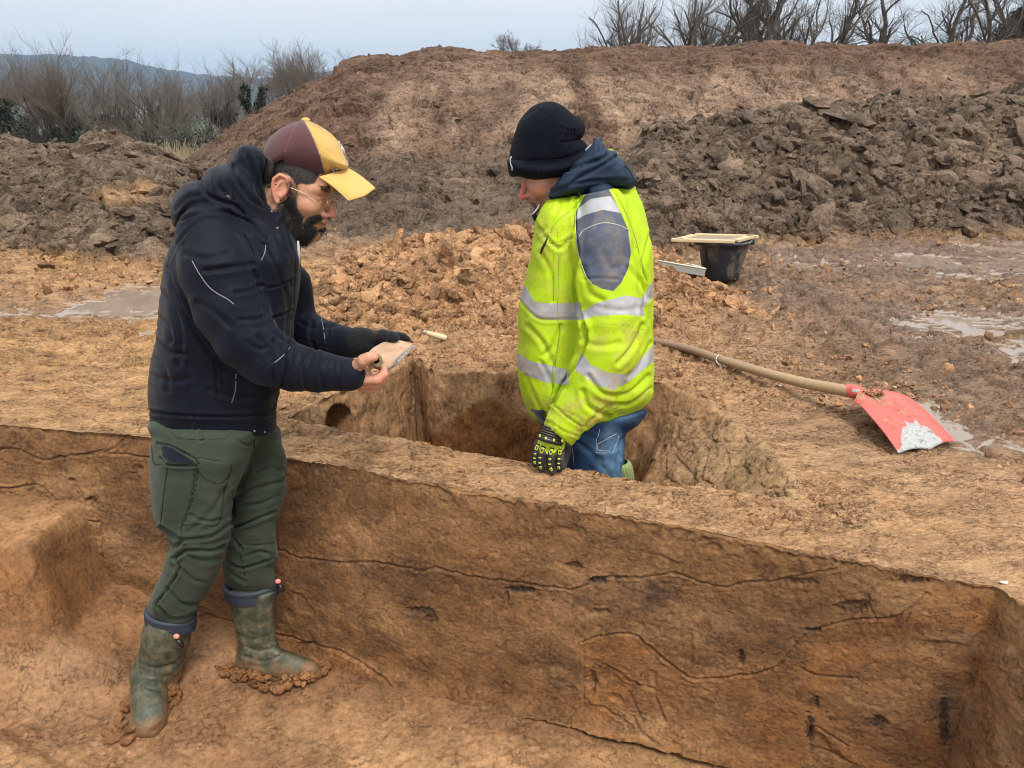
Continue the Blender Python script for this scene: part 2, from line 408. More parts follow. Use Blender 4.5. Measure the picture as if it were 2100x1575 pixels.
def spaced(lo, hi, d0, d1, step, g, far):
    """coordinates dense (step) in d0..d1, growing by g outside"""
    a = list(np.arange(d0, d1, step)); s = step; c = a[-1]
    while c < hi: s = min(s * g, far); c += s; a.append(c)
    s = step; c = a[0]; b = []
    while c > lo: s = min(s * g, far); c -= s; b.append(c)
    return np.array(b[::-1] + a)

def cut_ground():
    xs = spaced(-3500, 3500, -2.1, 1.9, .0062, 1.018, 400)
    ys = spaced(-60, 6000, 1.25, 3.0, .0052, 1.011, 400)
    X, Y = np.meshgrid(xs, ys)
    X = X.ravel(); Y = Y.ravel()
    near = (Y > -3) & (Y < 4.5) & (np.abs(X) < 7)
    sd = np.full(X.shape, 9.0)
    sd[near] = np.minimum(poly_sd(X[near], Y[near], TRENCH), poly_sd(X[near], Y[near], HOLE))
    # snap vertices close to a cut edge onto it
    for poly in (TRENCH, HOLE):
        m = near & (np.abs(sd) < .0042)
        idx = np.where(m)[0]
        px, py = X[idx], Y[idx]; best = np.full(len(idx), 9.); bx = px.copy(); by = py.copy()
        n = len(poly)
        for i in range(n):
            ax, ay = poly[i]; cx, cy = poly[(i + 1) % n]; vx, vy = cx - ax, cy - ay; L = vx * vx + vy * vy + 1e-12
            t = np.clip(((px - ax) * vx + (py - ay) * vy) / L, 0, 1); qx = ax + t * vx; qy = ay + t * vy
            d = np.hypot(px - qx, py - qy); k = d < best; best[k] = d[k]; bx[k] = qx[k]; by[k] = qy[k]
        k = best < .0042; X[idx[k]] = bx[k]; Y[idx[k]] = by[k]; sd[idx[k]] = 0
    mid = (np.abs(X) < 14) & (Y > -3) & (Y < 20)
    Z = ground_z(X, Y, False)
    Z[mid] = ground_z(X[mid], Y[mid], True)
    U, W = proj(np.stack([X, Y, np.zeros_like(X)], -1))
    vis = (Y > 1) & (Y < 9) & (np.abs(X) < 6)
    pud = np.zeros_like(X); pud[vis] = pud_mask(U[vis], W[vis], 22)
    zl = Z * (1 - .45 * pud) - .040 * pud + .007 * fbm2(X * 7, Y * 10, 3, 91) * pud; LV = -.024; water = (pud > .02) & (zl < LV)
    Z = np.where(pud > 0, np.where(water, LV, zl), Z)
    # keep rims of the cuts low and rounded
    rim = sm(.05, 0, sd); Z = Z * (1 - .55 * rim) - .004 * rim
    wet = np.clip(pud * 1.0 + .8 * sm(1.0, 2.2, X) * sm(.42, .6, vn2(X * 1.7, Y * 2.6, 77)) * sm(2.0, 2.6, Y) + .5 * sm(3.2, 4.2, Y) * sm(.5, .65, vn2(X * 1.3, Y * 2.0, 78)), 0, 1)
    dark = np.clip(.95 * sm(.5, 1.7, X) * sm(1.8, 2.5, Y) + .7 * sm(3.9, 5.4, Y), 0, 1) * sm(.1, .5, vn2(X * 1.5, Y * 2.2, 44) + .25)
    och = np.clip(sm(-.6, -1.4, X) * .8 * sm(1.5, 2.6, Y) * sm(6, 4.6, Y), 0, 1)
    nr, nc = len(ys), len(xs)
    F = grid_faces(nr, nc)
    c = sd[F].mean(1); F = F[c > .0003]
    F = F[~((sd[F] <= 1e-6).all(1))]
    V = np.stack([X, Y, Z], -1)
    used = np.zeros(len(V), bool); used[F.ravel()] = True; remap = np.cumsum(used) - 1
    props(mesh_np('ground', V[used], remap[F], m_ground, attrs={'wet': wet[used], 'water': water[used].astype(float), 'dark': dark[used], 'ochre': och[used]}), kind='structure', label='trodden tan loam surface around the trenches')
cut_ground()

def resample(poly, step, closed):
    P = np.array(list(poly) + ([poly[0]] if closed else []), float)
    L = np.concatenate([[0], np.cumsum(np.linalg.norm(np.diff(P, axis=0), axis=1))])
    n = max(int(L[-1] / step), 8); s = np.linspace(0, L[-1], n + 1)
    out = np.stack([np.interp(s, L, P[:, 0]), np.interp(s, L, P[:, 1])], -1)
    return (out[:-1] if closed else out), s

def wall_strip(poly, closed, step, depth, slant, sign, rows):
    """points (rows, n, 3) running down from the lip; slant(x,y) = how far the foot comes inwards"""
    P, s = resample(poly, step, closed)
    T = (np.roll(P, -1, 0) - np.roll(P, 1, 0)) if closed else np.gradient(P, axis=0)
    k = 5; ker = np.ones(2 * k + 1) / (2 * k + 1)
    Tp = np.vstack([T[-k:], T, T[:k]]) if closed else np.pad(T, ((k, k), (0, 0)), 'edge')
    T = np.stack([np.convolve(Tp[:, 0], ker, 'valid'), np.convolve(Tp[:, 1], ker, 'valid')], -1)
    T /= np.linalg.norm(T, axis=1)[:, None]
    N = np.stack([-T[:, 1], T[:, 0]], -1) * sign            # horizontal, into the cut
    h = np.linspace(0, 1, rows)
    z0 = ground_z(P[:, 0], P[:, 1], True) * .45 - .004
    dep = depth(P[:, 0], P[:, 1]); sl = slant(P[:, 0], P[:, 1])
    A = np.zeros((rows + 1, len(P), 3))
    A[0, :, :2] = P - N * .014; A[0, :, 2] = ground_z(A[0, :, 0], A[0, :, 1], True) * .6 - .0045
    A[1:, :, :2] = P[None] + N[None] * (sl[None, :, None] * h[:, None, None])
    A[1:, :, 2] = z0[None] - dep[None] * h[:, None]
    return A, N, h, P

# ---- front section of the baulk
LINES = [  # incised section lines in photo pixels
 [(-40, 925), (10, 922), (40, 925), (85, 944), (130, 938), (185, 930), (225, 925), (250, 905)],
 [(185, 932), (250, 935), (310, 940)],
 [(-40, 1000), (30, 1001), (75, 997), (110, 1020), (170, 1064), (205, 1068)],
 [(208, 1066), (212, 1130), (216, 1180), (255, 1215), (305, 1243)],
 [(405, 1258), (475, 1280), (560, 1300), (635, 1318), (700, 1335), (760, 1365), (830, 1415), (900, 1445), (1000, 1468), (1080, 1495), (1130, 1520), (1200, 1560)],
 [(563, 1128), (620, 1143), (700, 1150), (770, 1152), (860, 1165), (890, 1160), (930, 1170), (980, 1183), (1040, 1188), (1100, 1198), (1160, 1207), (1200, 1202), (1222, 1185), (1300, 1185), (1370, 1172), (1400, 1176), (1450, 1195), (1490, 1200), (1540, 1190), (1600, 1185), (1670, 1170), (1715, 1165), (1735, 1150)],
 [(1196, 1315), (1230, 1303), (1290, 1302), (1330, 1325), (1360, 1352), (1400, 1382), (1440, 1396), (1500, 1390), (1550, 1383), (1590, 1370), (1615, 1345), (1640, 1312), (1680, 1290), (1720, 1275), (1770, 1268), (1830, 1265), (1870, 1245), (1900, 1215)],
 [(1198, 1320), (1198, 1390), (1197, 1450)], [(1215, 1352), (1260, 1372), (1300, 1400), (1355, 1418)],
 [(1197, 1450), (1240, 1455), (1280, 1475), (1300, 1490)], [(1197, 1450), (1173, 1470), (1173, 1488), (1150, 1505), (1120, 1508)], [(1173, 1488), (1220, 1508), (1280, 1545), (1330, 1590)],
 [(1218, 1512), (1190, 1535), (1155, 1555)], [(1275, 1550), (1240, 1568)]]
SCRATCH = [[(1290, 1420), (1300, 1440), (1320, 1480)], [(1345, 1430), (1365, 1480)], [(1300, 1470), (1320, 1500), (1360, 1520)], [(1640, 1560), (1670, 1540), (1700, 1545), (1760, 1570)], [(1745, 1262), (1782, 1235), (1780, 1215)], [(1782, 1240), (1800, 1270)],
           [(1655, 1520), (1670, 1490), (1690, 1500), (1740, 1530)], [(1640, 1370), (1680, 1385), (1760, 1390)]]
def wall_depth(x, y): return np.interp(x, [-2.5, -.3, .2, .6, 1.2], [.76, .745, .72, .70, .70])
A, N, hh, P = wall_strip([p for p in TRENCH[:-2]], False, .0030, wall_depth, lambda x, y: .045 + 0 * x, -1, 235)
V = A.copy(); sh = V.shape[:2]
U, W = proj(V.reshape(-1, 3)); U = U.reshape(sh); W = W.reshape(sh)
arc = np.concatenate([[0], np.cumsum(np.linalg.norm(np.diff(P, axis=0), axis=1))])
S = np.broadcast_to(arc, sh); H = np.broadcast_to(np.concatenate([[0], hh])[:, None], sh) * .74
disp = fbm2(S * 2.2, H * 2.2, 3, 21) * .016 + fbm2(S * 11, H * 16, 4, 22) * .0045 + fbm2(S * 55, H * 70, 3, 23) * .0016
disp -= .006 * sm(.62, .8, vn2(S * 22, H * 26, 24)) * sm(.5, .75, vn2(S * 4, H * 5, 25))        # small pulled-out crumbs
disp -= .0022 * sm(.70, .9, vn2(S * 60, H * 60, 27))
gl = np.full(sh, 99.); gs = gl.copy()
mvis = (U > -200) & (U < 2250) & (W > 700) & (W < 1900)
gf = np.full(sh, 98.)
for li_, ln in enumerate(LINES):
    q = smooth_line(ln, 5); q = q + np.stack([fbm2(np.arange(len(q)) * .9 + ln[0][0], np.arange(len(q)) * 0., 3, 8) * 3, fbm2(np.arange(len(q)) * .9 + ln[0][1], np.arange(len(q)) * 0. + 5, 3, 9) * 4], -1)
    _d = seg_dist(U[mvis], W[mvis], [tuple(a) for a in q]); gl[mvis] = np.minimum(gl[mvis], _d)
    if li_ >= 7: gf[mvis] = np.minimum(gf[mvis], _d)
for ln in SCRATCH: gs[mvis] = np.minimum(gs[mvis], seg_dist(U[mvis], W[mvis], [tuple(a) for a in smooth_line(ln, 4)]))
brk = .35 + .9 * vn2(U / 28., W / 28., 33)
disp -= (.0075 - .004 * (gf < gl + .1)) * np.exp(-(gl / 1.7) ** 2) * brk + .004 * np.exp(-(gs / 2.5) ** 2)
disp += .0032 * np.exp(-((gl - 5.5) / 2.5) ** 2) * sm(.35, .6, vn2(U / 7., W / 7., 34))
PITS = [(1070, 1209, 36, 9), (865, 1250, 30, 9), (885, 1265, 16, 14), (1225, 1190, 22, 8), (1750, 1240, 40, 14), (1665, 1292, 20, 6), (1175, 1160, 22, 10), (1230, 1255, 24, 7), (1040, 1225, 5, 16), (630, 1320, 28, 6), (1640, 1190, 40, 10), (1870, 1190, 40, 10), (1215, 1400, 9, 30), (145, 985, 8, 6), (190, 1025, 14, 8),
        (1935, 1470, 12, 60), (1800, 1480, 22, 16), (1660, 1500, 10, 40), (1520, 1350, 8, 22), (1675, 1440, 6, 14), (280, 965, 14, 12), (165, 830, 10, 10)]
pit = np.zeros(sh)
for (a, b, c, d) in PITS:
    r = np.sqrt(((U - a) / c) ** 2 + ((W - b) / d) ** 2) + .6 * (vn2(U / 7., W / 5., a) - .5)
    pit = np.maximum(pit, sm(1.1, .5, r))
disp -= .011 * pit * (.5 + vn2(U / 6., W / 5., 40))
lip = sm(.05, 0, H); disp += lip * (fbm2(S * 30, H * 30, 3, 26) * .010 - .004) * sm(0, .012, H)
foot = sm(.66, .76, H); disp += foot * (.012 + .02 * vn2(S * 14, H * 10, 28))
disp[0] = 0; disp[1] *= .2
V[..., :2] += N[None] * disp[..., None]
V[1:, :, 2] += fbm2(S * 8, H * 8, 2, 29)[1:] * .003
nat_poly = [(-50, 1000), (75, 1000), (120, 1030), (205, 1068), (216, 1180), (305, 1243), (405, 1262), (560, 1300), (700, 1335), (830, 1415), (1000, 1468), (1130, 1520), (1195, 1450), (1195, 1315), (1290, 1302), (1400, 1382), (1500, 1390), (1590, 1370), (1640, 1312), (1720, 1275), (1850, 1258), (1900, 1215), (2060, 1200), (2300, 1300), (2300, 1800), (-50, 1800)]
natural = np.full(sh, 0.); natural[mvis] = sm(14, -6, poly_sd(U[mvis], W[mvis], nat_poly)) * (.22 + .5 * sm(.3, .65, vn2(U[mvis] / 60., W[mvis] / 40., 41)))
natural = np.clip(natural + .5 * zone_px(U, W, [(1950, 1300, 70, 90, 1), (1000, 1420, 200, 20, .3)]), 0, 1)
pale = np.clip(zone_px(U, W, [(80, 1030, 120, 40, .7), (60, 1000, 100, 50, .6), (730, 975, 90, 40, .55), (240, 1090, 30, 50, .6), (1400, 1500, 140, 60, .35), (1820, 1060, 300, 30, 0), (760, 1090, 80, 40, .35), (1000, 1310, 160, 30, .35), (1380, 1290, 100, 30, .45), (500, 890, 500, 30, .3), (2080, 1450, 40, 250, .9), (1930, 1330, 60, 40, .5)]) + .35 * sm(.55, .75, vn2(S * 5, H * 12, 43)), 0, 1)
darker_soil = np.clip(.75 * zone_px(U, W, [(1345, 1215, 34, 26, .9), (1065, 1209, 30, 9, 1), (1225, 1192, 28, 8, .9), (1480, 1340, 60, 26, .4), (1660, 1298, 26, 9, .8), (1950, 1480, 34, 90, .75), (1820, 1480, 60, 60, .45), (1150, 1380, 40, 50, .5), (860, 1262, 40, 22, .5), (350, 1080, 90, 60, .35), (800, 1190, 160, 50, .4), (1250, 1230, 140, 40, .35), (1560, 1290, 90, 50, .4), (1980, 1330, 26, 60, .35), (2000, 1500, 16, 80, .6)]) * (.4 + 1.0 * vn2(U / 16., W / 12., 45))
                + 1.0 * (np.maximum(np.exp(-(gl / 1.6) ** 2) * (.45 - .25 * (gf < gl + .1)) * sm(.2, .6, vn2(U / 20., W / 20., 47)), np.exp(-(gs / 2.0) ** 2) * .6)) + .40 * pit, 0, 1)  # darker colour in blobs, along section lines and scratches, and in the pits
props(mesh_np('trench_wall', V.reshape(-1, 3), grid_faces(*sh), m_wall, attrs={'natural': natural.ravel(), 'pale': pale.ravel(), 'darker_soil': darker_soil.ravel()}), kind='structure', label='smooth cut section of the baulk with incised wavy lines')

# ---- sides and bottom of the rear pit
def hole_slant(x, y):
    r = sm(.42, .85, x)                                         # right side slopes
    return .03 + r * .50
# one side of the polygon: sign chosen so that N points inwards
area = sum(HOLE[i][0] * HOLE[(i + 1) % len(HOLE)][1] - HOLE[(i + 1) % len(HOLE)][0] * HOLE[i][1] for i in range(len(HOLE)))
hs = 1 if area > 0 else -1
A, N, hh, P = wall_strip(HOLE, True, .0065, lambda x, y: .95 + 0 * x - .48 * sm(.42, .8, x), lambda x, y: hole_slant(x, y) * sm(2.08, 2.3, y + .25 * (x < .9)) , hs, 130)
V = A.copy(); sh = V.shape[:2]; U, W = proj(V.reshape(-1, 3)); U = U.reshape(sh); W = W.reshape(sh)
arc = np.arange(sh[1]) * .0065; S = np.broadcast_to(arc, sh); H = np.broadcast_to(np.concatenate([[0], hh])[:, None], sh) * .9
disp = fbm2(S * 3, H * 1.5, 3, 61) * .02 + fbm2(S * 16, H * 7, 4, 62) * .008 - .012 * sm(.6, .85, vn2(S * 26, H * 12, 63)) * sm(.4, .7, vn2(S * 3, H * 3, 64)) + fbm2(S * 60, H * 40, 2, 65) * .003
ch = np.clip(.5 - np.abs(((S * 3.2 + H * 1.2) % 1) - .5), 0, .5) * .02 * sm(.3, .7, vn2(S * 2, H * 2, 3)) ; disp += ch; slp = sm(.55, .9, P[:, 0])[None]; disp += slp * (plates(S * 1.0, H * 1.0, 7, 67, .9) * .016 + plates(S, H, 18, 68, .9) * .007 + fbm2(S * 3, H * 3, 3, 69) * .05)
nr = np.sqrt(((U - 697) / 27.) ** 2 + (np.minimum(W - 862, 0) / 30.) ** 2); niche = sm(1.08, .86, nr) * (W > 825) * (W < 1000) * (P[None, :, 0] < -.3) * (U > 640)
disp -= .16 * niche
ledge = zone_px(U, W, [(1000, 800, 80, 22, 1)]) * .0; disp[0] = 0; disp[1] = 0
V[..., :2] += N[None] * disp[..., None]
nat = sm(-8, 12, W - np.interp(U, [560, 870, 930, 1000, 1080, 1180, 1700], [1100, 905, 862, 812, 850, 905, 1100]) + 14 * fbm2(S * 5, H * 5, 3, 66)) * (W < 1000)
pal = np.clip(zone_px(U, W, [(640, 845, 60, 30, .9), (770, 820, 60, 60, .5), (1520, 930, 90, 60, .35)]) + .75 * slp, 0, 1)
props(mesh_np('pit_wall', V.reshape(-1, 3), grid_faces(sh[0], sh[1], True), m_hole, attrs={'natural': np.clip(nat, 0, 1).ravel(), 'pale': pal.ravel()}), kind='structure', label='rough sides of the rear pit')
hx, hy = np.array(HOLE)[:, 0], np.array(HOLE)[:, 1]
gx, gy = np.meshgrid(np.arange(hx.min() - .1, hx.max() + .1, .014), np.arange(hy.min() - .1, hy.max() + .1, .014))
gz = -.86 + fbm2(gx * 5, gy * 5, 4, 71) * .05 + plates(gx, gy, 12, 72) * .03 + .50 * sm(.30, .75, gx)
props(mesh_np('pit_floor', np.stack([gx, gy, gz], -1).reshape(-1, 3), grid_faces(*gx.shape), m_hole, attrs={'natural': np.full(gx.size, .6), 'pale': np.zeros(gx.size)}), kind='structure', label='crumbly bottom of the rear pit')

# ---- trench floor with the soil step on the left
def floor_z(x, y, full=True):
    z = -.735 + .055 * sm(.5, 1.0, x) + fbm2(x * 1.6, y * 1.6, 3, 81) * .02
    U_, W_ = proj(np.stack([x, y, np.full_like(x, -.5)], -1))
    # step: flat block against the wall at far left, sloping flank
    wl_ = fbm2(y * 3, x * 0, 3, 82) * .05
    blk = sm(-1.42, -1.52, x + wl_ + .10 * (2.3 - y)) * sm(1.98, 2.09, y + fbm2(x * 4, y * 0 + 3, 3, 83) * .03 )
    z = z + .45 * blk
    z = z + .13 * sm(-1.15, -1.4, x + .25 * (2.3 - y)) * sm(1.75, 2.05, y) * (1 - blk)
    z = z + .05 * sm(1.9, 2.25, y) * sm(-1.35, -1.0, x) * sm(-.75, -1.0, x)
    # worn lip along the lower left
    d = (y - 1.66) + .45 * (x + 1.25)
    z = z + .045 * sm(.0, -.09, d + fbm2(x * 6, y * 6, 2, 84) * .03)
    if full:
        rgh = sm(.35, .65, vn2(x * 3, y * 3, 85))
        st_ = 1 - 3.2 * blk * (1 - blk); z = z + (fbm2(x * 7, y * 7, 3, 86) * .008 + plates(x, y, 16, 87) * .006 * rgh + np.maximum(fbm2(x * 34, y * 34, 3, 88), 0) * .009 * rgh) * st_
        z = z + plates(x, y, 9, 90) * .03 * np.exp(-(d / .07) ** 2) * .6
    return z
xs = np.concatenate([np.arange(-3.2, -1.75, .02), np.arange(-1.75, 1.25, .0055)]); ys = np.concatenate([np.arange(-1.1, .9, .05), np.arange(.9, 2.62, .0055)])
gx, gy = np.meshgrid(xs, ys); gx = gx.ravel(); gy = gy.ravel()
gz = floor_z(gx, gy)
lim = np.interp(gx, e_w[:-1, 0], e_w[:-1, 1]) + .03
gz = np.where(gy > lim, -.9, gz)
U, W = proj(np.stack([gx, gy, gz], -1))
pale = np.clip(zone_px(U, W, [(60, 1390, 60, 80, .5), (720, 1500, 170, 70, .55), (950, 1560, 240, 50, .8), (1450, 1560, 300, 25, 1), (90, 1070, 120, 40, .8), (60, 1560, 90, 30, .7)]) * (.5 + vn2(gx * 9, gy * 9, 91)), 0, 1)
nat = np.clip(zone_px(U, W, [(60, 1190, 120, 110, .9), (250, 1280, 120, 60, .4)]), 0, 1)
props(mesh_np('trench_floor', np.stack([gx, gy, gz], -1), grid_faces(len(ys), len(xs)), m_floor, attrs={'pale': pale, 'natural': nat}), kind='structure', label='damp loam bottom of the front trench')

# ------------------------------------------------------------------ clod generator (merged into its heap's mesh)
def ico(sub):
    bm = bmesh.new(); bmesh.ops.create_icosphere(bm, subdivisions=sub, radius=1); bm.verts.index_update()
    V = np.array([v.co[:] for v in bm.verts]); F = np.array([[q.index for q in f.verts] for f in bm.faces]); bm.free(); return V, F
def clod_proto(sub, seed):
    r = np.random.RandomState(seed); V, F = ico(sub)
    n = r.normal(size=(r.randint(7, 12), 3)); n /= np.linalg.norm(n, axis=1)[:, None]; h = r.uniform(.55, 1.0, len(n))
    d = V @ n.T; rad = np.min(np.where(d > .05, h / np.maximum(d, .05), 9), axis=1); rad = np.minimum(rad, 1.35)
    V = V * rad[:, None]
    if sub > 1: V = V * (1 + .10 * fbm3(V + seed, 2.4, 3, seed)[:, None])
    return V, F
PROTO = {s: [clod_proto(s, 10 * s + k) for k in range(9)] for s in (1, 2, 3)}
def rot_rand(r, n, flat=1.0):
    a = r.uniform(0, 2 * PI, n); t = r.normal(0, .5 * flat, n); b = r.normal(0, .5 * flat, n)
    ca, sa, ct, st, cb, sb = np.cos(a), np.sin(a), np.cos(t), np.sin(t), np.cos(b), np.sin(b); z = 0 * a; o = z + 1
    Rz = np.stack([ca, -sa, z, sa, ca, z, z, z, o], -1).reshape(-1, 3, 3); Rx = np.stack([o, z, z, z, ct, -st, z, st, ct], -1).reshape(-1, 3, 3)
    Ry = np.stack([cb, z, sb, z, o, z, -sb, z, cb], -1).reshape(-1, 3, 3)
    return Rx @ Ry @ Rz
def clods(pos, size, nrm, seed, sub=1, flat=(.35, .8), tilt=1.0):
    r = np.random.RandomState(seed); n = len(pos)
    sc = size[:, None] * np.stack([r.uniform(.75, 1.25, n), r.uniform(.6, 1.0, n), r.uniform(*flat, n)], -1)
    R = rot_rand(r, n, tilt)
    # tilt to the slope
    up = np.array([0, 0, 1.]); ax = np.cross(np.broadcast_to(up, nrm.shape), nrm); s = np.linalg.norm(ax, axis=1); c = nrm[:, 2]
    K = np.zeros((n, 3, 3)); K[:, 0, 1] = -ax[:, 2]; K[:, 0, 2] = ax[:, 1]; K[:, 1, 0] = ax[:, 2]; K[:, 1, 2] = -ax[:, 0]; K[:, 2, 0] = -ax[:, 1]; K[:, 2, 1] = ax[:, 0]
    R = (np.eye(3) + K + K @ K / (1 + c)[:, None, None]) @ R
    out = []; tint = []
    which = r.randint(0, 9, n)
    for k in range(9):
        m = which == k
        if not m.any(): continue
        PV, PF = PROTO[sub][k]; nn = m.sum()
        V = np.einsum('nij,nkj->nki', R[m], PV[None] * sc[m][:, None, :]) + pos[m][:, None, :]
        F = (PF[None] + (np.arange(nn) * len(PV))[:, None, None]).reshape(-1, 3)
        out.append((V.reshape(-1, 3), F)); tint.append(np.repeat(r.rand(nn), len(PV)))
    V, F = join_parts(out); return V, F[0], np.concatenate(tint)

def loft(ridge, foot, nx, nt, prof, rough, zoff=-.05, over=1.8):
    """ridge: (u,v,y) skyline points at depth y; foot: (u,v) on the ground; returns (nt,nx,3)"""
    R = np.array([np.append(at_y(u, v, y), 0) for u, v, y in ridge])[:, :3]; Fo = on_z(*np.array(foot, float).T)
    a = np.linspace(0, 1, nx)
    def interp(P):
        L = np.concatenate([[0], np.cumsum(np.linalg.norm(np.diff(P, axis=0), axis=1))]); L /= L[-1]
        return np.stack([np.interp(a, L, P[:, k]) for k in range(3)], -1)
    R, Fo = interp(R), interp(Fo)
    t = np.concatenate([np.linspace(-.08, 1, int(nt * .75)), np.linspace(1, over, nt - int(nt * .75) + 1)[1:]])
    P = Fo[None] + (R - Fo)[None] * t[:, None, None]
    tt = np.where(t <= 1, t, 2 - t)
    P[..., 2] = zoff + (R[None, :, 2] - zoff) * np.sign(tt)[:, None] * np.abs(prof(np.abs(tt)))[:, None]
    P[t > 1, :, 2] = R[None, :, 2] - (t[t > 1] - 1)[:, None] ** 1.3 * 2.2 * (.3 + R[None, :, 2])
    return P, t
def grid_normals(P):
    du = np.gradient(P, axis=1); dv = np.gradient(P, axis=0); n = np.cross(du, dv); n /= np.linalg.norm(n, axis=-1)[..., None] + 1e-9
    return np.where(n[..., 2:3] < 0, -n, n)
def heap_disp(P, t, amp, f, seed):
    N = grid_normals(P); x = P[..., 0]; y = P[..., 1] * 1.0 + P[..., 2] * .8
    env = sm(-.05, .12, t)[:, None] * (1 - .35 * sm(.9, 1, t) * sm(1.2, 1, t))[:, None]
    d = fbm2(x * f * .25, y * f * .25, 3, seed) * amp * 1.2 + plates(x, y, f, seed + 3, .9) * amp + plates(x, y, f * 2.6, seed + 4, .8) * amp * .42 + fbm2(x * f * 6, y * f * 6, 3, seed + 5) * amp * .22
    return P + N * (d * env)[..., None], N
def scatter(P, N, n, seed, lo, hi, pw, tmin, tmax, sink=.25, wfun=None):
    r = np.random.RandomState(seed); nt, nx = P.shape[:2]
    i = (r.uniform(tmin, tmax, n) * (nt - 1)).astype(int); j = r.randint(0, nx, n)
    size = lo * (hi / lo) ** (r.rand(n) ** pw)
    if wfun is not None:
        k = r.rand(n) < wfun(P[i, j]); i, j, size = i[k], j[k], size[k]
    return P[i, j] - N[i, j] * (size * sink)[:, None], size, N[i, j]

def tinted(m, k=.5):
    """vary the base colour per clod"""
    b = m.node_tree.nodes['Principled BSDF'].inputs['Base Color']; t = m.node_tree; src = b.links[0].from_socket
    at = t.nodes.new('ShaderNodeAttribute'); at.attribute_name = 'tint'
    rp = t.nodes.new('ShaderNodeMapRange'); rp.inputs['To Min'].default_value = 1 - k; rp.inputs['To Max'].default_value = 1 + k * .7; t.links.new(at.outputs['Fac'], rp.inputs[0])
    mx = t.nodes.new('ShaderNodeMix'); mx.data_type = 'RGBA'; mx.blend_type = 'MULTIPLY'; mx.inputs[0].default_value = 1
    t.links.new(src, mx.inputs[6]); t.links.new(rp.outputs[0], mx.inputs[7]); t.links.new(mx.outputs[2], b)
for mm in (m_grey, m_orange, m_red): tinted(mm, .38)

def make_heap(name, label, cat, ridge, foot, nx, nt, amp, f, seed, mat, prof, zones, clodsets, over=1.8):
    P, t = loft(ridge, foot, nx, nt, prof, None, over=over)
    P, N = heap_disp(P, t, amp, f, seed)
    V0 = P.reshape(-1, 3); U, W = proj(V0)
    parts = [(V0, grid_faces(nt, nx))]; tints = [.35 + .4 * vn2(V0[:, 0] * f * 1.5, (V0[:, 1] + V0[:, 2]) * f * 1.5, seed)]
    Z = {k: [fn(V0, U, W)] for k, fn in zones.items()}
    for q, (n, lo, hi, pw, t0, t1, sub, flat, wf, tilt) in enumerate(clodsets):
        pos, size, nn = scatter(P, N, n, seed * 13 + q, lo, hi, pw, t0, t1, wfun=wf)
        V, F, ti = clods(pos, size, nn, seed * 7 + q, sub, flat, tilt); parts.append((V, F)); tints.append(ti)
        u, w = proj(V)
        for k, fn in zones.items(): Z[k].append(fn(V, u, w))
    V, F = join_parts(parts); at = {k: np.clip(np.concatenate(v), 0, 1) for k, v in Z.items()}; at['tint'] = np.concatenate(tints)
    o = mesh_np(name, V, F, mat, attrs=at, smooth=False, base=(V0[:, 0].mean(), V0[:, 1].min(), 0))
    return props(o, label, cat), P, N
zero = lambda V, U, W: np.zeros(len(V))

# great red-brown heap across the background
R1 = [(330, 372, 11.0), (400, 322, 11.5), (455, 288, 12), (520, 243, 12), (600, 198, 12), (700, 152, 12), (745, 130, 12), (790, 118, 12), (840, 124, 12), (885, 108, 12), (935, 103, 12), (1000, 110, 12), (1100, 109, 12), (1200, 106, 12), (1300, 101, 12), (1400, 99, 12), (1480, 102, 12), (1560, 95, 12), (1700, 99, 12), (1850, 103, 12), (2000, 100, 12), (2100, 97, 12), (2500, 95, 12)]
F1 = [(300, 425), (380, 430), (450, 445), (520, 460), (600, 478), (650, 486), (700, 490), (740, 492), (800, 492), (880, 490), (950, 490), (1020, 488), (1100, 486), (1200, 484), (1300, 480), (1400, 476), (1500, 474), (1600, 472), (1700, 470), (1850, 466), (2000, 462), (2100, 460), (2500, 455)]
def z_pale(V, U, W):
    st = vn2(V[:, 0] * 2.6, V[:, 1] * .5, 5) * .6 + vn2(V[:, 0] * 7, V[:, 1] * 1.3, 6) * .5
    return zone_px(U, W, [(1130, 235, 210, 85, 1.3), (960, 210, 130, 80, 1.0), (1500, 215, 360, 62, 1.2), (820, 250, 80, 90, .8), (1850, 180, 260, 45, .7), (1250, 180, 500, 50, .3)]) * np.clip(st * 2.1 - .35, 0, 1)
def z_dark(V, U, W):
    return sm(280, 345, W + 40 * fbm2(V[:, 0] * 1.2, V[:, 1] * 1.2, 3, 8)) * .95
hf = lambda tt: np.sin(np.clip(tt, 0, 1) * PI / 2) ** .92
make_heap('spoil_heap', 'largest red-brown spoil heap filling the background behind both workers', 'spoil heap', R1, F1, 900, 420, .060, 2.6, 101, m_red, hf,
          {'pale': z_pale, 'dark': z_dark}, [(9000, .014, .06, 2.4, .02, .72, 1, (.3, .7), lambda P: .25 + .75 * (P[:, 2] < .75), 1), (350, .05, .11, 2, .02, .30, 1, (.3, .6), None, .8)], over=1.5)

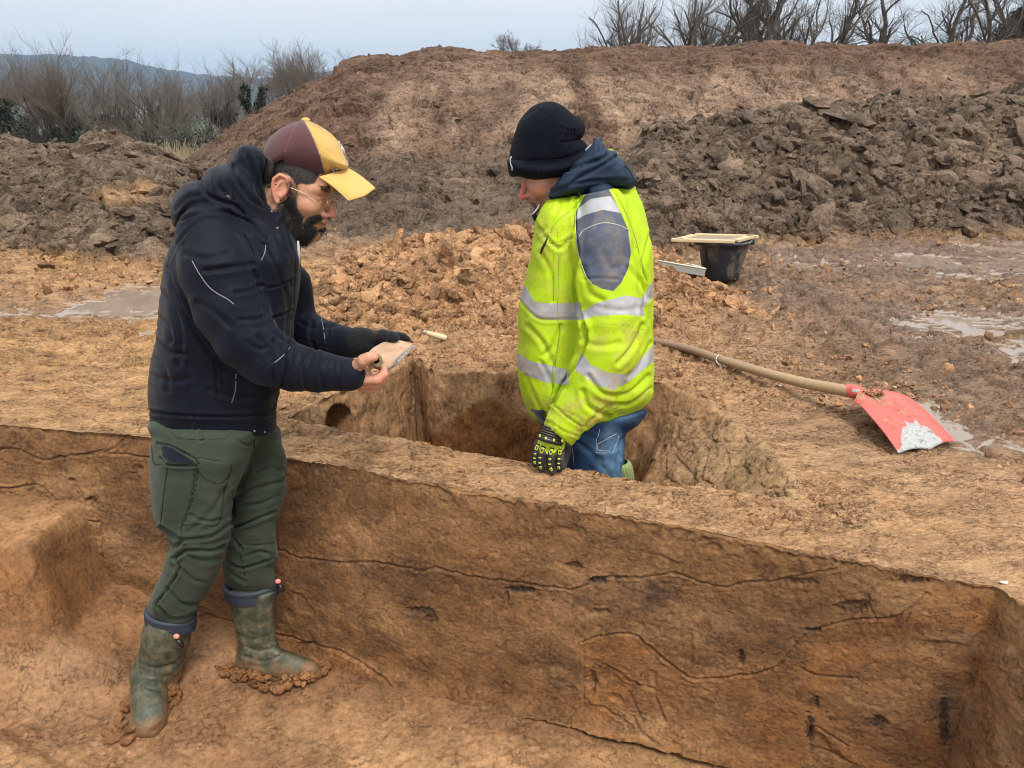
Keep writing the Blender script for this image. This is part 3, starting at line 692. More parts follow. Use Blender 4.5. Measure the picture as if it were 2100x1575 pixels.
# dark clay heap on the right
R2 = [(1225, 430, 6.2), (1262, 372, 6.6), (1300, 318, 7), (1335, 275, 7.3), (1370, 255, 7.5), (1420, 252, 7.6), (1500, 247, 7.8), (1560, 240, 8), (1605, 226, 8), (1680, 228, 8), (1740, 222, 8.2), (1800, 212, 8.2), (1880, 200, 8.2), (1960, 208, 8.2), (2020, 195, 8.2), (2100, 170, 8.2), (2300, 140, 8.2)]
F2 = [(1180, 520), (1240, 530), (1300, 534), (1345, 532), (1400, 520), (1450, 512), (1520, 508), (1580, 507), (1640, 506), (1700, 504), (1760, 500), (1820, 497), (1900, 494), (1980, 492), (2050, 490), (2130, 488), (2330, 480)]
make_heap('spoil_heap', 'dark grey-brown clay heap at the right, coated in broken slabs, behind the bucket', 'spoil heap', R2, F2, 620, 340, .085, 3.2, 202, m_grey, hf,
          {'pale': lambda V, U, W: zone_px(U, W, [(2000, 320, 60, 60, .8), (1530, 315, 40, 25, .6), (1900, 370, 60, 40, .5)]) * sm(.3, .6, vn2(V[:, 0] * 9, V[:, 2] * 9, 7)) + .8 * sm(1.0, .92, np.abs(W - 500) * 0 + V[:, 2] / .10 + .9 * 0) * 0, 'ochre': lambda V, U, W: sm(.12, .0, V[:, 2]) * .55},
          [(9000, .012, .05, 1.7, .0, .78, 1, (.3, .7), None, 1.1), (900, .045, .12, 2.2, .0, .77, 2, (.28, .6), None, .9), (60, .12, .22, 1.5, .1, .75, 2, (.22, .4), None, .6)])

# low heap at the left
R3 = [(-420, 268, 7.2), (-200, 268, 7.2), (-60, 272, 7.2), (10, 277, 7.2), (60, 290, 7.2), (110, 298, 7.2), (150, 300, 7.2), (185, 284, 7.2), (225, 276, 7.2), (265, 284, 7.2), (310, 304, 7.2), (345, 325, 7.1), (385, 350, 7.0), (420, 385, 6.8), (450, 425, 6.6), (480, 450, 6.4)]
F3 = [(-560, 540), (-280, 540), (-120, 535), (-30, 530), (30, 532), (90, 545), (140, 556), (190, 562), (240, 566), (290, 562), (330, 552), (370, 540), (410, 528), (450, 512), (490, 498), (520, 490)]
make_heap('spoil_heap', 'low grey-brown heap with large slabs at the left, below the bare trees', 'spoil heap', R3, F3, 460, 330, .075, 3.2, 303, m_grey, hf,
          {'pale': lambda V, U, W: zone_px(U, W, [(180, 490, 50, 45, .9), (30, 480, 40, 60, .7), (130, 460, 40, 20, .6)]) * .8, 'ochre': lambda V, U, W: zone_px(U, W, [(250, 400, 60, 20, .6), (290, 385, 30, 14, .6), (60, 540, 200, 20, .7)]) + sm(.14, .0, V[:, 2]) * .6},
          [(3600, .014, .05, 1.6, .0, .78, 1, (.3, .7), None, 1.1), (650, .04, .11, 1.8, .0, .77, 2, (.28, .6), None, .9), (40, .1, .19, 1.5, .05, .7, 2, (.25, .45), None, .6)])

# heap of orange clods between the workers
R4 = [(560, 612, 4.0), (640, 590, 4.1), (700, 540, 4.3), (745, 515, 4.45), (790, 500, 4.5), (830, 493, 4.5), (880, 484, 4.5), (940, 482, 4.5), (1000, 473, 4.5), (1060, 465, 4.5), (1120, 470, 4.5), (1200, 482, 4.5), (1280, 500, 4.5), (1350, 512, 4.5), (1400, 535, 4.5), (1440, 582, 4.4), (1500, 600, 4.35), (1570, 618, 4.3), (1640, 640, 4.1)]
F4 = [(540, 650), (620, 672), (680, 690), (740, 692), (800, 690), (850, 688), (900, 690), (960, 694), (1010, 698), (1060, 702), (1120, 704), (1200, 704), (1280, 700), (1350, 696), (1410, 692), (1470, 690), (1530, 686), (1590, 678), (1660, 662)]
h4 = lambda tt: np.clip(tt, 0, 1) ** .85
_, P4, N4 = make_heap('clod_heap', 'low heap of freshly dug orange clay clods between the two workers', 'clod heap', R4, F4, 460, 230, .04, 7, 404, m_orange, h4,
          {'pale': lambda V, U, W: zone_px(U, W, [(960, 520, 60, 30, .5), (1020, 500, 60, 30, .6), (780, 530, 60, 20, .4), (670, 610, 40, 16, .6), (980, 630, 40, 14, .7)]) * sm(.3, .6, vn2(V[:, 0] * 12, V[:, 2] * 12, 9))},
          [(9000, .007, .026, 1.4, .0, .85, 1, (.35, .8), None, 1.6), (1500, .022, .06, 1.7, .0, .8, 2, (.3, .7), None, 1.5), (230, .05, .10, 1.5, .3, .76, 2, (.22, .42), None, 1.0)], over=2.0)

# single large slabs on that heap, by the hi-vis worker
SL = [(1055, 492, 4.30, 34, 26, 11), (1028, 528, 4.2, 46, 24, 14), (985, 505, 4.3, 40, 22, 10), (920, 520, 4.15, 17, 40, 15), (1075, 560, 4.05, 26, 30, 14), (975, 628, 3.75, 40, 14, 8), (1060, 615, 3.75, 16, 22, 9), (1010, 540, 4.12, 26, 16, 10), (670, 612, 3.95, 34, 14, 9), (1385, 640, 3.9, 24, 26, 12), (1350, 560, 4.2, 26, 18, 11)]
SLAB = ['broken square clay slab topping the orange heap beside the hi-vis jacket', 'big flat orange clay slab just left of the hi-vis jacket', 'pale jagged slab on the crest of the orange heap', 'long upright clay clod leaning on the orange heap', 'blocky orange clod half hidden by the hi-vis jacket', 'thin curled clay flake low on the front of the orange heap', 'small upright flake low on the orange heap beside the hi-vis jacket',
        'rounded clod under the big flat slab', 'pale clod at the left end of the orange heap behind the dark sleeve', 'tall clod below the tilted grey sieve', 'orange clod beside the tilted grey sieve']
for i, (u, v, y, a, b, c) in enumerate(SL):
    r = np.random.RandomState(900 + i); PV, PF = clod_proto(3, 500 + i); q = mpp(y, v)
    PV = PV * np.array([a, c * 1.6, b]) * q * .95; an = r.uniform(-.3, .3); ca, sa = math.cos(an), math.sin(an)
    PV = PV @ np.array([[ca, 0, -sa], [0, 1, 0], [sa, 0, ca]]); tl = -.5; PV = PV @ np.array([[1, 0, 0], [0, math.cos(tl), -math.sin(tl)], [0, math.sin(tl), math.cos(tl)]])
    PV += .006 * fbm3(PV, 40, 3, i)[:, None]
    c0 = at_y(u, v, y); n_ = len(PV)
    props(mesh_np('clay_slab', PV + c0, PF, m_orange, attrs={'pale': np.full(n_, r.uniform(.2, .8)), 'tint': np.full(n_, r.uniform(.5, .9))}, smooth=False, base=c0), SLAB[i], 'clay slab', 'large slabs on the orange clod heap')

# ------------------------------------------------------------------ loose crumbs on the ground
r = np.random.RandomState(5); pos = []; siz = []
def field(n, x0, x1, y0, y1, lo, hi, pw=2.0, dens=None):
    x = r.uniform(x0, x1, n); y = r.uniform(y0, y1, n); s = lo * (hi / lo) ** (r.rand(n) ** pw)
    k = np.ones(n, bool)
    if dens is not None: k = r.rand(n) < dens(x, y)
    nn = (y < 4.5); sd = np.full(n, 9.); sd[nn] = np.minimum(poly_sd(x[nn], y[nn], TRENCH), poly_sd(x[nn], y[nn], HOLE)); k &= sd > s * .8
    u, w = proj(np.stack([x, y, 0 * x], -1)); k &= ~((pud_mask(u, w, 4) > .5) & ((r.rand(n) < .93) | (u < 500)))
    x, y, s = x[k], y[k], s[k]; pos.append(np.stack([x, y, ground_z(x, y) - s * .12], -1)); siz.append(s)
nz = lambda f, s: (lambda x, y: sm(.42, .62, vn2(x * f, y * f, s)))
field(2600, -2.2, 1.8, 1.45, 3.2, .0018, .0065, 2.2)
field(5000, -5, 5.5, 2.8, 6.4, .005, .035, 2.6, lambda x, y: .25 + .75 * nz(1.4, 60)(x, y))
field(3000, 1.0, 5.0, 2.2, 5.4, .005, .03, 2.2, nz(2.2, 61))
field(1500, -5, -1.6, 3.9, 5.4, .01, .05, 2.2, nz(1.4, 62))
field(1700, -.6, 1.7, 2.55, 3.2, .005, .022, 2.2)
field(500, 1.5, 2.4, 1.7, 2.7, .004, .018, 2.2, nz(4, 63))
field(130, -1.35, -.6, 2.45, 2.62, .004, .022, 1.6)
field(160, .62, .95, 1.78, 1.92, .004, .018, 1.8)
field(150, -.55, -.1, 2.62, 2.95, .005, .02, 1.8)
pos = np.vstack(pos); siz = np.concatenate(siz); up = np.tile([0, 0, 1.], (len(pos), 1))
V, F, ti = clods(pos, siz, up, 77, 1, (.35, .8), 1.2)
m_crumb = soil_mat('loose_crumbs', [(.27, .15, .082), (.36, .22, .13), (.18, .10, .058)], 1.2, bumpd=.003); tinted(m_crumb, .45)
props(mesh_np('loose_clods', V, F, m_crumb, attrs={'tint': ti}, smooth=False), 'loose crumbs and clods strewn over the trodden ground', 'loose soil', kind='stuff')
# crumbs on the trench floor
n = 420; x = r.uniform(-1.7, .7, n); y = r.uniform(1.1, 2.3, n); s = .0022 * 5 ** (r.rand(n) ** 3); k = (poly_sd(x, y, TRENCH) < -.05) & (r.rand(n) < .25 + sm(.45, .7, vn2(x * 3, y * 3, 85)))
x, y, s = x[k], y[k], s[k]; V, F, ti = clods(np.stack([x, y, floor_z(x, y) + s * .1], -1), s, np.tile([0, 0, 1.], (len(x), 1)), 78, 1)
props(mesh_np('trench_crumbs', V, F, m_crumb, attrs={'tint': ti}, smooth=False), 'small crumbs lying on the trench bottom', 'loose soil', kind='stuff')
# ------------------------------------------------------------------ far country
m_hill = M('wooded_hill'); m_hill.set(m_hill.mix(m_hill.ramp(m_hill.noise(.02, 5), [(.4, 0), (.6, 1)]), (.010, .017, .014), (.018, .024, .018)), .95)
def hill(name, sky, y, mat, label, jag, seed):
    q = smooth_line(sky, 14); P = np.array([at_y(u, v, y) for u, v in q])
    P[:, 2] += np.abs(fbm2(P[:, 0] / 9, 0 * P[:, 0], 3, seed)) * jag
    rows = [(0, 1.), (-.35, .82), (-.7, .45), (-1, -.15), (.5, .7), (1, -.2)]
    order = [3, 2, 1, 0, 4, 5]; G = []
    for k in order:
        d, h = rows[k]; G.append(np.stack([P[:, 0] * (1 + 0 * d), P[:, 1] + d * y * .3, -16 + (P[:, 2] + 16) * h], -1))
    props(mesh_np(name, np.vstack(G), grid_faces(6, len(P)), mat), label=label, kind='structure')
hill('hill', [(-900, 60), (-400, 92), (-100, 108), (60, 114), (160, 117), (250, 124), (300, 137), (360, 146), (420, 155), (560, 162), (660, 150), (720, 144), (800, 150), (950, 190), (1200, 230)], 2600, m_hill.m, 'wooded hill fading to blue on the left horizon', 9, 3)
m_field = M('valley_fields'); m_field.set(m_field.ramp(m_field.noise(.018, 3, .5, m_field.map((1, .5, 1))), [(.36, (.06, .09, .04)), (.46, (.10, .13, .06)), (.52, (.14, .09, .07)), (.6, (.07, .08, .05)), (.68, (.17, .15, .13))], 'CONSTANT'), .95)
gx, gy = np.meshgrid(np.linspace(-1500, 600, 60), np.linspace(380, 2300, 40)); gz = -16.8 + 9 * sm(500, 2300, gy) - 0 * gx + 1.0 * fbm2(gx / 90, gy / 90, 3, 5)
props(mesh_np('hillside_fields', np.stack([gx, gy, gz], -1).reshape(-1, 3), grid_faces(*gx.shape), m_field.m), kind='structure', label='pale green and reddish fields below the hill')
# mast on the hill
mb = M('mast_steel'); mb.set((.25, .24, .24), .6)
b0 = at_y(147, 122, 2500); top = at_y(145, 104, 2500)
t = empty('radio_mast', (b0[0], 2500, b0[2]), 'thin radio mast on the crest of the distant hill', 'mast')
mesh_np('mast_shaft', *join_parts([tube_np([b0 - [0, 0, 12], top], [2.2, .9], 6), tube_np([top - [2.5, 0, 5], top + [2.5, 0, -5]], [.9, .9], 6)]), mb.m, parent=t)
mesh_np('antenna', *join_parts([tube_np([top - [0, 0, 2], top + [0, 0, 3]], [2.0, 1.8], 8)]), mb.m, parent=t)

# ------------------------------------------------------------------ bare trees
def bark(name, c1, c2):
    m = M(name); return m.set(m.mix(m.ramp(m.noise(3, 4), [(.4, 0), (.6, 1)]), c1, c2), .9, m.bump(m.noise(20, 3), .01))
m_bark = bark('grey_bark', (.045, .036, .029), (.08, .066, .052)); m_twig = bark('brown_twigs', (.095, .078, .062), (.15, .125, .10)); m_dtwig = bark('dark_twigs', (.07, .06, .052), (.11, .095, .08))
m_ivy = M('ivy_leaves'); m_ivy.set(m_ivy.mix(m_ivy.ramp(m_ivy.noise(1.5, 3), [(.4, 0), (.6, 1)]), (.012, .026, .012), (.028, .048, .02)), .6); m_ivy = m_ivy.m
m_con = M('conifer_needles'); m_con.set(m_con.mix(m_con.noise(1.2, 3), (.012, .020, .014), (.035, .045, .03)), .8); m_con = m_con.m

def grow(seed, H, spread=.55, trunks=1, levels=6, droop=.0, lean=0.0, up=.25, wig=.16, r0=None):
    r = random.Random(seed); segs = []
    def br(p, d, L, rad, lev, bare):
        n = 5 if lev == 1 else 4
        for k in range(n):
            d = (d + Vector((r.gauss(0, wig), r.gauss(0, wig), r.gauss(0, wig * .6) + up * .10))).normalized(); q = p + d * (L / n)
            ra = rad * (1 - .55 / n); segs.append((p, q, rad, ra, lev)); p = q; rad = ra
            if k < bare: continue
            if lev < 4:
                if lev > 1 and r.random() < .25: continue
                for _ in range(1 if r.random() < .72 else 2):
                    ax = Vector((r.gauss(0, 1), r.gauss(0, 1), r.gauss(0, .3))); ax = (ax - d * ax.dot(d)).normalized(); an = r.uniform(.35, .95) * (spread / .5)
                    nd = (d * math.cos(an) + ax * math.sin(an) + Vector((0, 0, up * .35))).normalized(); br(p, nd, L * r.uniform(.5, .78), rad * r.uniform(.45, .65), lev + 1, 0 if lev > 1 else 1)
            else:
                for _ in range(2):
                    e = (d + Vector((r.gauss(0, .5), r.gauss(0, .5), r.gauss(.15, .35)))).normalized(); m_ = p + e * L * r.uniform(.25, .6); segs.append((p, m_, rad * .5, rad * .35, 6)); e = (e + Vector((r.gauss(0, .3), r.gauss(0, .3), .15))).normalized(); segs.append((m_, m_ + e * L * r.uniform(.2, .5), rad * .35, rad * .2, 6))
        if lev < 3: br(p, (d + Vector((r.gauss(0, .2), r.gauss(0, .2), up * .3))).normalized(), L * r.uniform(.6, .8), rad * .9, lev + 1, 0)
    for k in range(trunks):
        a = 2 * PI * (k + r.random() * .5) / trunks; s = .0 if trunks == 1 else r.uniform(.15, .5)
        br(Vector((math.cos(a) * .05 * (trunks > 1), math.sin(a) * .05 * (trunks > 1), 0)), Vector((math.cos(a) * s + lean, math.sin(a) * s, 1)).normalized(), H * .36, (r0 or H * .018) * (1 if trunks == 1 else .75), 1, 2 if trunks == 1 else 1)
    return segs
def segs_mesh(segs, n=3, rmin=.0):
    P0 = np.array([s[0][:] for s in segs]); P1 = np.array([s[1][:] for s in segs]); R0 = np.maximum([s[2] for s in segs], rmin); R1 = np.maximum([s[3] for s in segs], rmin * .8)
    D = P1 - P0; D /= np.linalg.norm(D, axis=1)[:, None] + 1e-9; A = np.cross(D, [[.3, .9, .2]]); A /= np.linalg.norm(A, axis=1)[:, None] + 1e-9; B = np.cross(D, A)
    a = np.linspace(0, 2 * PI, n, endpoint=False); c, s_ = np.cos(a)[None, :, None], np.sin(a)[None, :, None]
    ring0 = P0[:, None] + R0[:, None, None] * (A[:, None] * c + B[:, None] * s_); ring1 = P1[:, None] + R1[:, None, None] * (A[:, None] * c + B[:, None] * s_)
    V = np.concatenate([ring0, ring1], 1).reshape(-1, 3); i = (np.arange(len(segs)) * 2 * n)[:, None]; j = np.arange(n)[None]
    F = np.stack([i + j, i + (j + 1) % n, i + n + (j + 1) % n, i + n + j], -1).reshape(-1, 4); return V, F
def leaves(centres, rad, n, size, seed):
    r = np.random.RandomState(seed); c = centres[r.randint(0, len(centres), n)]; d = r.normal(size=(n, 3)); d /= np.linalg.norm(d, axis=1)[:, None]
    c = c + d * (rad * r.rand(n) ** .5)[:, None]; a = r.normal(size=(n, 3)); a /= np.linalg.norm(a, axis=1)[:, None]; b = np.cross(a, r.normal(size=(n, 3))); b /= np.linalg.norm(b, axis=1)[:, None] + 1e-9
    s = (size * r.uniform(.6, 1.3, n))[:, None]
    V = np.stack([c - a * s, c + b * s * .7, c + a * s, c - b * s * .7], 1).reshape(-1, 3); F = (np.arange(n) * 4)[:, None] + np.arange(4)[None]; return V, F
def tree(u, vb, y, vt, seed, label, group, ivy=0.0, tw=None, **kw):
    """tree standing at depth y, base at pixel row vb, top at row vt"""
    b = at_y(u, vb, y); H = at_y(u, vt, y)[2] - b[2]
    segs = grow(seed, H * .42 if 'k' not in kw else H * kw.pop('k'), **kw)
    zt = np.percentile([s[1].z for s in segs], 99.6); sc = H / zt; segs = [(s[0] * sc, s[1] * sc, s[2] * sc, s[3] * sc, s[4]) for s in segs]
    t = empty('bare_tree', b, label, 'tree', group); off = np.array(b); rm = y * .00011
    V, F = segs_mesh([s for s in segs if s[4] <= 2], 7, rm * 1.6); mesh_np('trunk', V + off, F, m_bark, parent=t)
    V, F = segs_mesh([s if s[4] > 3 else (s[0], s[1], s[2] * 1.5, s[3] * 1.5, s[4]) for s in segs if s[4] > 2], 3, rm * .8); mesh_np('crown', V + off, F, tw or m_twig, parent=t)
    if ivy:
        low = np.array([(s[0] + (s[1] - s[0]) * k)[:] for s in segs if s[4] <= 3 and s[1].z < H * ivy for k in (0, .5)])
        if len(low): V, F = leaves(low, H * .035, 2600, .10 * y / 60, seed); mesh_np('ivy', V + off, F, m_ivy, parent=t)
    return t
GL = 'bare trees beyond the left heap'; GR = 'bare trees behind the long heap'
tree(-15, 330, 58, 96, 11, 'bare ivy-clad tree cut by the left edge of the picture', GL, ivy=.55, trunks=2, spread=.5)
tree(60, 330, 60, 122, 12, 'slim bare tree second from the left edge', GL, ivy=.45, trunks=1, spread=.42)
tree(137, 335, 56, 84, 13, 'large fan-shaped bare tree left of centre in the left tree row', GL, ivy=.30, trunks=7, spread=.52, up=.5, levels=6)
tree(225, 325, 62, 104, 14, 'bare tree with dark ivy base right of the large fan-shaped tree', GL, ivy=.42, trunks=3, spread=.5)
tree(292, 340, 64, 172, 15, 'narrow ivy-covered trunk above the crest of the left heap', GL, ivy=.85, trunks=1, spread=.5, levels=5)
tree(345, 345, 60, 126, 16, 'broad reddish bare tree with a pale bent limb', GL, ivy=.25, trunks=4, spread=.6)
tree(420, 340, 64, 122, 17, 'upright bare tree behind the hooded man', GL, ivy=.2, trunks=2, spread=.42)
tree(470, 330, 66, 98, 18, 'tall pale-twigged bare tree left of the ivy mass', GL, ivy=.3, trunks=1, spread=.42)
tree(515, 320, 62, 118, 19, 'bare tree wrapped in ivy at the foot of the big heap', GL, ivy=.75, trunks=1, spread=.45)
tree(560, 300, 66, 108, 20, 'thin bare tree standing over the slope of the big heap', GL, trunks=2, spread=.42)
tree(625, 262, 60, 88, 21, 'dense bushy bare tree farthest right in the left tree row', GL, trunks=6, spread=.5, up=.5)
tree(1058, 140, 55, 66, 30, 'tiny bare shrub alone on the skyline of the long heap', GR, tw=m_dtwig, trunks=3, spread=.6, levels=5)
for k_, (u, vt, sd, tr, sp_, lb) in enumerate([
    (1278, -12, 31, 3, .55, 'round bare tree leftmost of the row behind the long heap'),
    (1432, -45, 32, 4, .5, 'leaning many-stemmed bare tree second in the row behind the long heap'),
    (1545, -90, 33, 3, .5, 'dark bare tree third in the row behind the long heap'),
    (1612, -50, 41, 2, .45, 'slender bare tree squeezed between two larger ones over the long heap'),
    (1668, -130, 34, 1, .6, 'tall bare tree with a straight trunk in mid row behind the long heap'),
    (1790, -60, 35, 1, .5, 'light slim bare tree right of the straight-trunked one'),
    (1912, -80, 36, 2, .75, 'gnarled bare tree with twisting limbs behind the long heap'),
    (2012, -70, 37, 2, .5, 'bare tree left of the dark evergreen'),
    (2085, -120, 38, 2, .5, 'bare tree towering over the dark evergreen at the right edge')]):
    tree(u, 250, 40, vt - 30, sd, lb, GR, tw=m_dtwig, r0=.115, trunks=tr, spread=sp_, wig=.28 if sd == 36 else .17, levels=6)
for k_, (u, vt, sd, iv, lb) in enumerate([(20, 128, 51, .5, 'bare tree between the edge tree and the slim ivied one'), (100, 150, 52, .35, 'low bare tree just left of the fan-shaped tree'), (185, 140, 53, .45, 'bare tree crowding the right side of the fan-shaped tree'), (262, 168, 54, .6, 'small ivied tree above the notch of the left heap'), (318, 185, 55, .3, 'small twiggy tree above the crest of the left heap'),
    (380, 160, 56, .35, 'slanting bare tree left of the man in the cap'), (448, 150, 57, .3, 'slender bare tree behind the gap of dry grass'), (495, 150, 58, .6, 'ivy-green tree low on the big heap slope'), (590, 118, 59, .3, 'spindly bare tree left of the bushy last tree')]):
    tree(u, 335 if u < 560 else 290, 68, vt, sd, lb, GL, ivy=iv, trunks=2 + k_ % 2, spread=.5, up=.4)
# dark evergreen at the right edge
b = at_y(2065, 190, 42); H = at_y(2065, 22, 42)[2] - b[2]; t = empty('evergreen_tree', b, 'dark evergreen among bare twigs at the right edge of the skyline', 'tree')
V, F = tube_np([b, b + [0, 0, H * .9]], [.16, .04], 7); mesh_np('trunk', V, F, m_bark, parent=t)
cc = np.array([[b[0] + rnd.gauss(0, .8) * (1.15 - k / 60), b[1] + rnd.gauss(0, .7) * (1.15 - k / 60), b[2] + H * (.12 + .84 * k / 60)] for k in range(60)])
V, F = leaves(cc, .55, 16000, .075, 5); mesh_np('crown', V, F, m_con, parent=t)
# scrub between and below the trees
def scrub(name, label, u0, u1, vb, y, hts, n, mat, seed):
    r = np.random.RandomState(seed); segs = []
    for _ in range(n):
        u = r.uniform(u0, u1); yy = y + r.uniform(-4, 4); p = Vector(at_y(u, vb, yy)); h = hts * r.uniform(.4, 1.0) * (.6 + .7 * vn2(np.array([u / 60.]), np.array([0.]), seed)[0]); d = Vector((r.normal(0, .25), r.normal(0, .2), 1)).normalized()
        for k in range(3):
            q = p + d * h / 3; segs.append((p, q, .03, .022, 1))
            for _k in range(3):
                e = (d + Vector((r.normal(0, .6), r.normal(0, .5), r.uniform(-.1, .6)))).normalized(); q2 = q + e * h * .26; segs.append((q, q2, .022, .015, 2))
            p = q; d = (d + Vector((r.normal(0, .25), r.normal(0, .2), .1))).normalized()
    V, F = segs_mesh([(a_, b_, c_ * .6, d_ * .6, e_) for a_, b_, c_, d_, e_ in segs], 3, y * .0001); return props(mesh_np(name, V, F, mat), label, 'scrub', kind='stuff')
scrub('undergrowth', 'tangle of bare brown scrub under the left trees', -120, 660, 345, 60, 3.0, 1900, m_twig, 3)
scrub('hedge_twigs', 'low bare twigs along the skyline behind the long heap', 1180, 2150, 196, 42, 1.2, 300, m_dtwig, 4)
r = np.random.RandomState(9); cc = np.array([at_y(r.uniform(-100, 600), 340 - abs(r.normal(0, 26)), 57 + r.uniform(-2, 2)) for _ in range(70)])
V, F = leaves(cc, .8, 9000, .11, 8); props(mesh_np('ivy_bushes', V, F, m_ivy), 'dark green ivy and brambles below the left trees', 'bushes', kind='stuff')
# dry grass at the gap
segs = []
for _ in range(900):
    u = r.uniform(330, 470); yy = r.uniform(16, 26); p = Vector(at_y(u, 345 + r.uniform(-12, 14), yy)); segs.append((p, p + Vector((r.normal(0, .10), r.normal(0, .1), r.uniform(.2, .55))), .008, .004, 1))
V, F = segs_mesh(segs, 3, .006); mg = M('dry_grass'); mg.set((.30, .25, .15), .9); props(mesh_np('dry_grass', V, F, mg.m), 'pale dry grass in the gap between the heaps', 'grass', kind='stuff')
# stones and shell bits
msh = M('shell_white'); msh.set((.55, .51, .42), .6)
for u, v, s, lb, z in [(2062, 1186, .011, 'small white shell on the corner of the baulk', 0), (1342, 770, .007, 'white chip in the soil right of the hi-vis jacket', 0), (1600, 790, .008, 'white chip below the shovel handle', 0), (1030, 698, .006, 'white chip left of the hi-vis jacket', 0)]:
    PV, PF = clod_proto(2, int(u)); c = on_z(u, v, z); c[2] = ground_z(np.array([c[0]]), np.array([c[1]]))[0] + s * .35
    props(mesh_np('white_chip', PV * [s, s * .8, s * .4] + c, PF, msh.m, base=c), lb, 'shell chip', 'white chips on the ground')
for x, y, g, lbl in [(185, 285, 19, 'small upright clod standing on the crest of the left heap')]:
    PV, PF = clod_proto(3, 44); q = mpp(7.1, 280); c = at_y(197, 272, 7.2); props(mesh_np('soil_clod', PV * [9 * q, 8 * q, 11 * q] + c, PF, m_grey, attrs={'tint': np.full(len(PV), .5)}, smooth=False, base=c), lbl, 'clod')

# ------------------------------------------------------------------ the air
hz = bpy.data.materials.new('air'); hz.use_nodes = True; hz.node_tree.nodes.clear(); _o = hz.node_tree.nodes.new('ShaderNodeOutputMaterial'); _v = hz.node_tree.nodes.new('ShaderNodeVolumePrincipled')
_v.inputs['Color'].default_value = (.42, .62, .90, 1); _v.inputs['Density'].default_value = .00019; _v.inputs['Anisotropy'].default_value = .1; hz.node_tree.links.new(_v.outputs[0], _o.inputs['Volume'])
V, F = box_np((0, 1600, 120), (9000, 9000, 300)); props(mesh_np('haze', V, F, hz), 'thin bluish air over the whole landscape', kind='stuff')
